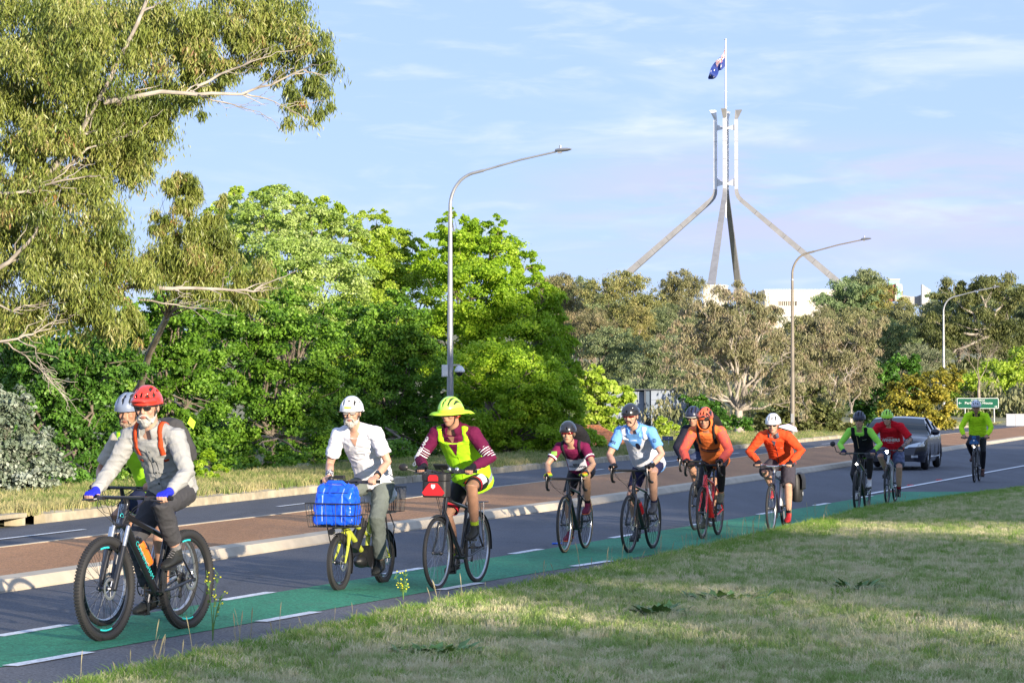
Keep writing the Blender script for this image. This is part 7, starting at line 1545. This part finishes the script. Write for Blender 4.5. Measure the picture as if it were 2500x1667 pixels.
backpack(r4, cloth('black_backpack', (.016, .016, .02)), cloth('black_strap', (.02, .02, .024)), 'black backpack worn over the maroon jersey', w_=.14, hgt=.36, dep=.15, t0=.45)
watch(r4, 1, M_lensd, M_cable)

# 5: light blue and white jersey
g5 = road_bike(1536, 1349, 19, 'black road bicycle with red bottle', M_fblk, 1.0, bar=(-.14, .965), saddle=(-.80, .97), crank=76)
M_lb = cloth('pale_blue_jersey', (.16, .38, .80), noise_amt=.03); M_wj = cloth('white_bib_vest', (.72, .73, .80), noise_amt=.02); M_nsh = cloth('navy_shorts', (.018, .018, .06), .7, bump=.15); M_gshoe = cloth('grey_shoe', (.07, .075, .085), .5); M_tch = mat('dark_moustache', (.05, .03, .022), .9)
r5 = rider(g5, 'man in pale blue and white jersey with black helmet and red mirrored glasses', dict(vx=.009, hip=(-.84, 0, 1.04), sh=(-.40, -.04, 1.43), head=(-.235, -.05, 1.60), yaw=-4, pitch=6, top=M_lb, loose=.016, wr=.004, sleeve='short', slf=.70, hem=.06, fat=1.12, collar=M_lb, bottom='shorts', bot=M_nsh, lend=.78, shoe=M_gshoe, sock=M_navy, sockh=.12, glove=M_bib, glasses='wrap', lens=M_lensr, gfr=M_redh, tache=M_tch, helmet=M_dhel, hstyle='aero', elb=.6, k=1.03, skin='fair', shw=1.05))
v5 = vest(r5, M_wj, M_hve, .024, .03)
patch_on('neck_scoop', .17, .24, chest(r5, .90), (0, 1, 0), r5['up'], M_lb, v5, v5, off=.003, shape=lambda u, v: (u * min(1, (.55 + v) * 1.8) ** .6 if v > -.5 else 0, v), ny=10)
b5 = patch_on('chest_emblem', .055, .075, chest(r5, .72, .01), (0, 1, 0), (0, 0, 1), M_kp, v5, v5, off=.006, shape=lambda u, v: (u * math.sqrt(max(0, 1 - 3.8 * v * v)), v), nx=8, ny=10)
text_on('chest_lettering', 'POLOCO', .05, chest(r5, .52), (0, 1, 0), (0, 0, 1), mat('pale_print', (.40, .46, .60), .7), v5, v5, off=.003)
for t in (.44, .38, .32): patch_on('chest_stripe', .17 - (.44 - t) * .3, .008, chest(r5, t), (0, 1, 0), (0, 0, 1), MATS['pale_print'], v5, v5, off=.003, nx=10, ny=1)
ax = (r5['EL'][-1] - r5['SH'][-1]).normalized(); f_ = V((.95, -.25, .1)); f_ = (f_ - ax * f_.dot(ax)).normalized(); rt = -ax.cross(f_)
rt = rt if rt.y > 0 else -rt
text_on('sleeve_number', '2022', .042, r5['SH'][-1].lerp(r5['EL'][-1], .50) + f_ * .02, rt, -ax, M_kp, r5['shirt'], r5['shirt'], off=.003, bold=.002)
b = MB(); c_ = r5['SH'][1].lerp(r5['EL'][1], .38) + V((.075, .012, 0)); b.ring(c_, .022, .0025, 'x', n=20, k=4); b.tube([c_ + V((.002, 0, .016)), c_ + V((.002, 0, -.016))], .003, 4); b.build('sleeve_logo', M_kp, r5['shirt'])
watch(r5, 1, M_alu, M_cable); bottle(g5, .55, 'dark red bottle on the road bicycle of the man in pale blue', mat('red_bottle', (.35, .01, .02), .4), M_fblk)

# 6b: rider hidden behind the orange one, then 6: orange jacket on red bicycle
g6b = road_bike(1696, 1294, 17, 'black road bicycle mostly hidden behind the red bicycle', M_fblk, 1.0, bar=(-.16, .95), saddle=(-.80, .96), crank=-95)
M_bj = cloth('black_jacket', (.015, .016, .03)); M_den = cloth('blue_grey_shorts', (.055, .075, .15)); M_crh = mat('navy_cream_helmet', (.02, .025, .06), .35, coat=.4)
r6b = rider(g6b, 'rider in black long sleeves and blue shorts mostly hidden behind the orange jacket', dict(vx=.011, hip=(-.84, 0, 1.03), sh=(-.44, -.05, 1.40), head=(-.30, -.09, 1.55), yaw=0, top=M_bj, loose=.014, sleeve='long', hem=.05, bottom='baggy', bot=M_den, lend=.9, shoe=M_bshoe, glove=M_bib, sock=M_bib, helmet=M_crh, hstyle='vent', hrim=mat('cream_trim', (.65, .60, .48), .5), elb=.9, k=1.0, skin='tan'))
M_red = mat('red_frame_paint', (.72, .012, .015), .25, coat=.8)
g6 = road_bike(1714, 1315, 16, 'bright red road bicycle with white bottle', M_red, 1.0, bar=(-.10, .955), saddle=(-.80, .95), crank=74, tube=.021, dt=1.55, forkm=M_red, fkr=.021, rimd=.034)
M_or = cloth('orange_jacket', (.85, .20, .05), noise_amt=.03); M_cor = cloth('coral_sleeve', (.88, .13, .09), noise_amt=.03); M_ohel = mat('orange_black_helmet', (.70, .13, .05), .35, coat=.3, col2=(.02, .02, .025), nscale=14, lo=.50, hi=.53); M_olsh = cloth('olive_shoe', (.11, .11, .075), .6)
r6 = rider(g6, 'rider in orange hooded jacket and orange helmet on the red road bicycle', dict(vx=.009, hip=(-.84, 0, 1.03), sh=(-.40, -.02, 1.40), head=(-.235, -.015, 1.545), yaw=4, pitch=10, top=M_or, loose=.020, wr=.006, sleeve='long', hem=.07, fat=1.06, bottom='tights', bot=M_bib, shoe=M_olsh, glove=M_bib, glasses='wrap', helmet=M_ohel, hstyle='mtb', visor=M_ohel, elb=.7, k=1.0, skin='tan', shw=1.03))
b = MB(); r6['arms'](b, [.073, .069, .061, .058, .045]); sv = remesh('sleeves', b, .011, M_cor, r6['s'], smooth=3, wr=.004, wf=14)
# hood framing the face
b = MB(); n_ = 26; vs = []; hp = r6['hp']
for i in range(n_ + 1):
    a = R(-38) + R(256) * i / n_
    a = R(-215) + R(250) * i / n_ 
    ca, sa = math.cos(a), math.sin(a)
    for x, f in ((.060, .95), (.045, 1.06), (-.02, 1.12), (-.09, .95)): vs.append(hp(x, ca * .094 * f, -.03 + sa * (.085 if sa > 0 else .105) * f))
b.add(vs, [(i * 4 + j, i * 4 + j + 1, (i + 1) * 4 + j + 1, (i + 1) * 4 + j) for i in range(n_) for j in range(3)])
o = b.build('hood', M_or, r6['s']); md = o.modifiers.new('s', 'SOLIDIFY'); md.thickness = .008
patch_on('chest_band', .26, .05, chest(r6, .50), (0, 1, 0), r6['up'], cloth('dark_orange_band', (.10, .03, .02)), r6['shirt'], r6['shirt'], off=.004, nx=14, ny=3)
patch_on('grey_band', .26, .02, chest(r6, .50), (0, 1, 0), r6['up'], cloth('grey_band', (.30, .12, .08)), r6['shirt'], r6['shirt'], off=.008, nx=14, ny=2)
backpack(r6, cloth('black_daypack', (.016, .016, .018)), cloth('black_webbing', (.02, .02, .022)), 'black backpack with chest straps worn over the orange jacket', w_=.15, hgt=.38, dep=.14, t0=.4)
bottle(g6, .50, 'white bottle with red print on the red bicycle', mat('white_red_bottle', (.75, .75, .76), .4, col2=(.6, .03, .03), nscale=22, lo=.56, hi=.58), M_wp, ln=.2)
b = MB(); b.box((-.06, 0, .985), (.07, .045, .02)); b.build('bike_computer', M_blk, g6['bk'])

# 7: red-orange jacket
M_dbl = mat('dark_blue_frame', (.015, .02, .05), .3, coat=.5)
g7 = bicycle(1882, 1299, 17, 'dark hybrid bicycle with silver seat tube and pannier', dict(kind='flat', rw=.342, tt=.036, L=1.04, bar=(-.12, .935), barw=.58, barm=M_alu, saddle=(-.80, .92), frame=M_dbl, tube=.017, dt=1.3, crank=-80, head=.15, st=.48, rim=M_alu, spoke=M_spoke, rimd=.02, sweep=.06, rise=.015, disc=False, stemm=M_alu), .96)
fenders(g7, M_blk, .036); rk, _ = rack(g7, M_dalu, .77)
b = MB(); b.tube([g7['BB'] + g7['st'] * .08 + V((0, .012, 0)), g7['BB'] + g7['st'] * .40 + V((0, .012, 0))], .022, 10); b.build('pump', M_wp, g7['bk'])
M_rj = cloth('red_orange_jacket', (.78, .075, .02), noise_amt=.03); M_gsh = cloth('dark_grey_shorts', (.055, .05, .065)); M_rsh = cloth('red_shoe', (.42, .02, .025), .6)
r7 = rider(g7, 'man in red-orange zipped jacket, white helmet and dark shorts', dict(vx=.0095, hip=(-.82, 0, 1.0), sh=(-.40, -.03, 1.37), head=(-.25, -.02, 1.52), yaw=4, pitch=8, top=M_rj, loose=.026, wr=.010, sleeve='long', hem=.06, fat=1.05, collar=cloth('slate_collar', (.09, .12, .17)), bottom='baggy', bot=M_gsh, lend=1.0, shoe=M_rsh, sock=M_bib, sockh=.2, glove=M_bib, glasses='frame', helmet=M_whh, hstyle='vent', vents=[(14, 17, 5, 14), (20.5, 23.5, 6, 11), (27, 30, 5, 14), (9, 11, 14, 26), (33, 35, 14, 26), (15, 18, 20, 32), (26, 29, 20, 32)], elb=1.0, k=1.0, skin='fair', shw=1.05))
patch_on('zip', .010, .34, chest(r7, .52), (0, 1, 0), r7['up'], M_kp, r7['shirt'], r7['shirt'], nx=1, ny=14)
patch_on('shirt_front', .05, .12, chest(r7, .93), (0, 1, 0), r7['up'], MATS['slate_collar'], r7['shirt'], r7['shirt'], shape=lambda u, v: (u * (.5 + v) * 1.5, v), ny=6)
text_on('logo', 'RAB', .018, chest(r7, .72, .085), (0, 1, 0), r7['up'], M_wp, r7['shirt'], r7['shirt'])
s = thing_on(g7, 'cloth_flap', 'lilac and white cloth behind the left shoulder of the red-orange jacket', 'cloth'); b = MB(); c = r7['S'] + r7['bk'] * .10 + V((0, .03, .05)); b.prism([c, c + V((-.10, .14, .03)), c + V((-.10, .25, -.02)), c + V((-.08, .27, -.075)), c + V((-.05, .16, -.05))], (-.02, 0, .01)); b.build('flap', mat('lilac_cloth', (.62, .50, .72), .8), s)
s = thing_on(g7, 'pannier', 'black roll-top pannier hanging on the left of the hybrid bicycle rack', 'pannier'); b = MB()
x0, z0 = g7['Re'].x - .02, .40
b.loft([((x0, .17, z), (a, 0, 0), (0, d, 0)) for z, a, d in ((z0, .10, .05), (z0 + .02, .12, .075), (z0 + .2, .145, .085), (z0 + .33, .15, .08), (z0 + .40, .13, .05))], 20); b.build('body', M_bb, s)
b = MB(); b.loft([((x0, .19 + dy, z0 + .27 + dz), (.14, 0, 0), (0, .012, .012)) for dy, dz in ((.0, .15), (.055, .13), (.08, .05), (.078, -.08))], 12); b.build('flap', M_bb, s); b = MB(); b.tube([(x0 + .03, .255, z0 + .12), (x0 + .03, .264, z0 + .12)], .032, 14); b.build('reflector', M_refl, s)

# 8: black vest with lime sleeves
g8 = bicycle(2091, 1250, 16.5, 'black hybrid bicycle with bar mirror and small white headlight', dict(kind='flat', rw=.348, tt=.042, L=1.06, bar=(-.10, .975), barw=.62, saddle=(-.78, .93), frame=M_fblk, tube=.02, dt=1.6, crank=40, head=.16, st=.44, rimd=.02, sweep=.06), .97)
M_bv = cloth('black_vest', (.014, .014, .02)); M_ls = cloth('lime_sleeves', (.34, .80, .10), noise_amt=.03); M_tg = cloth('dark_tights', (.028, .026, .03), .7, bump=.15); M_wsh = cloth('white_shoe', (.62, .60, .58), .6); M_dbh = mat('dark_navy_helmet', (.025, .03, .06), .35, coat=.3)
r8 = rider(g8, 'rider in black vest with bright lime sleeves, navy helmet and pink topped glasses', dict(vx=.0095, hip=(-.80, 0, 1.0), sh=(-.46, -.02, 1.35), head=(-.33, -.01, 1.515), yaw=3, pitch=4, top=M_ls, loose=.010, wr=.002, sleeve='long', hem=.06, bottom='tights', bot=M_tg, shoe=M_wsh, glove=M_navy, glasses='wrap', gfr=mat('pink_frame', (.85, .05, .35), .5), helmet=M_dbh, hstyle='vent', elb=.7, k=.96, skin='fair', hair=M_gray, hs=.97))
v8 = vest(r8, M_bv, M_hve, .020, .03)
for dy, t0_, h_ in ((-.055, .62, .28),): patch_on('lanyard', .010, h_, chest(r8, t0_, dy), (0, 1, 0), r8['up'], cloth('cream_lanyard', (.62, .45, .28)), v8, v8, off=.006, nx=1, ny=10)
patch_on('zip_collar', .03, .08, chest(r8, .95), (0, 1, 0), r8['up'], M_ls, v8, v8, shape=lambda u, v: (u * (.5 + v) * 1.6, v)); patch_on('chest_logo', .07, .008, chest(r8, .74, .07), (0, 1, 0), r8['up'], M_wp, v8, v8, nx=4, ny=1)
b = MB(); b.tube([(-.16, -.30, .98), (-.13, -.36, 1.0), (-.12, -.39, 1.09)], .007, 6); b.ell((-.12, -.42, 1.13), (.02, .045, .045)); b.build('mirror', M_blk, g8['bk'])
def headlight(G, p, r_, e):
    p = V(p); b = MB(); b.tube([p - V((.05, 0, 0)), p], [r_ * .8, r_], 12); h = b.build('headlight', M_blk, G['bk']); b = MB(); b.tube([p, p + V((.006, 0, 0))], r_ * .85, 12); b.build('lit_lens', mat('lit_lamp_%d' % int(e), (1, .97, .88), .3, emit=e), h)
headlight(g8, (.02, 0, .80), .022, 30)

# 9: red WINNERS T-shirt
M_bwf = mat('white_black_frame', (.60, .60, .62), .3, coat=.5)
g9 = bicycle(2165, 1229, 16, 'black and white flat bar bicycle with shining headlight', dict(kind='flat', rw=.345, tt=.038, L=1.03, bar=(-.10, .96), barw=.58, saddle=(-.80, .93), frame=M_bwf, forkm=M_fblk, tube=.020, dt=1.5, crank=-82, head=.17, st=.47, rimd=.024), .97)
M_rt = cloth('red_tshirt', (.60, .008, .02), noise_amt=.03); M_cam = mat('blue_patterned_shorts', (.05, .07, .15), .8, col2=(.13, .16, .27), nscale=16); M_limeh = mat('lime_helmet_ribs', (.45, .85, .06), .35, coat=.3); M_tat = mat('tattooed_skin', (.40, .26, .20), .6, col2=(.10, .10, .12), nscale=28, lo=.5, hi=.56)
r9 = rider(g9, 'man in red T-shirt reading WINNERS with lime helmet and tattooed arm', dict(vx=.0095, hip=(-.80, 0, .98), sh=(-.38, -.01, 1.39), head=(-.24, -.03, 1.525), yaw=2, pitch=6, top=M_rt, loose=.026, wr=.010, sleeve='short', slf=.82, hem=.10, fat=1.14, bottom='baggy', bot=M_cam, lend=.88, shoe=M_bshoe, sock=cloth('red_black_sock', (.3, .01, .02)), sockh=.16, glove=M_bib, glasses='frame', gfr=M_wp, helmet=M_limeh, hstyle='vent', elb=1.0, k=1.03, skin='fair', shw=1.1))
text_on('lettering', 'WINNERS', .074, chest(r9, .55, .0), (0, 1, 0), (0, 0, 1), M_wp, r9['shirt'], r9['shirt'], bold=.003, off=.005)
for t in (.67, .44): patch_on('print_line', .12, .006, chest(r9, t, .0), (0, 1, 0), (0, 0, 1), M_wp, r9['shirt'], r9['shirt'], nx=6, ny=1, off=.004)
b = MB(); p0, p1 = r9['EL'][1], r9['WR'][1]; b.tube([r9['SH'][1].lerp(p0, .75), p0, p0.lerp(p1, .45), p0.lerp(p1, .9)], [.0475, .0415, .043, .031], 14); b.build('tattooed_forearm', M_tat, r9['s'])
headlight(g9, (.0, 0, .93), .03, 60)
b = MB(); b.tube([(g9['Ht'] + g9['pf'] * .03 - g9['h'] * .01), (g9['Hb'] + g9['pf'] * .03 + g9['h'] * .01)], .02, 10); b.build('head_tube_cover', M_wp, g9['bk'])

# 10: lime jersey, last rider
g10 = bicycle(2378, 1177, 15.5, 'black hybrid bicycle of the last rider, with blue handlebar bag', dict(kind='flat', rw=.35, tt=.045, L=1.06, bar=(-.16, .985), barw=.62, saddle=(-.82, .96), frame=M_fblk, tube=.019, dt=1.4, crank=-75, head=.17, st=.48, rimd=.02, sweep=.04), 1.0)
M_lj = cloth('fluoro_yellow_jersey', (.55, .92, .02), noise_amt=.03); M_wht2 = mat('pale_grey_helmet', (.62, .64, .70), .35, coat=.3); M_brsh = cloth('brown_shoe', (.08, .04, .035), .6)
r10 = rider(g10, 'last rider in fluorescent yellow jersey riding in front of the green road sign', dict(vx=.010, hip=(-.84, 0, 1.03), sh=(-.52, 0, 1.47), head=(-.41, 0, 1.65), yaw=2, pitch=6, top=M_lj, loose=.024, wr=.010, sleeve='long', hem=.07, fat=1.13, collar=M_bib, bottom='tights', bot=M_bib, shoe=M_brsh, glasses='wrap', helmet=M_wht2, hstyle='mtb', hrim=M_wht2, elb=.8, k=1.02, skin='tan', shw=1.12))
M_bbg = mat('blue_bag_fabric', (.02, .12, .30), .5)
bar_bag(g10, .0, .93, .23, .20, .15, M_bbg, mat('navy_bag_fabric', (.02, .03, .07), .55), 'blue handlebar bag on the last rider\'s bicycle')
headlight(g10, (.03, 0, .78), .02, 6)
bpy.data.scenes.remove(TMP)
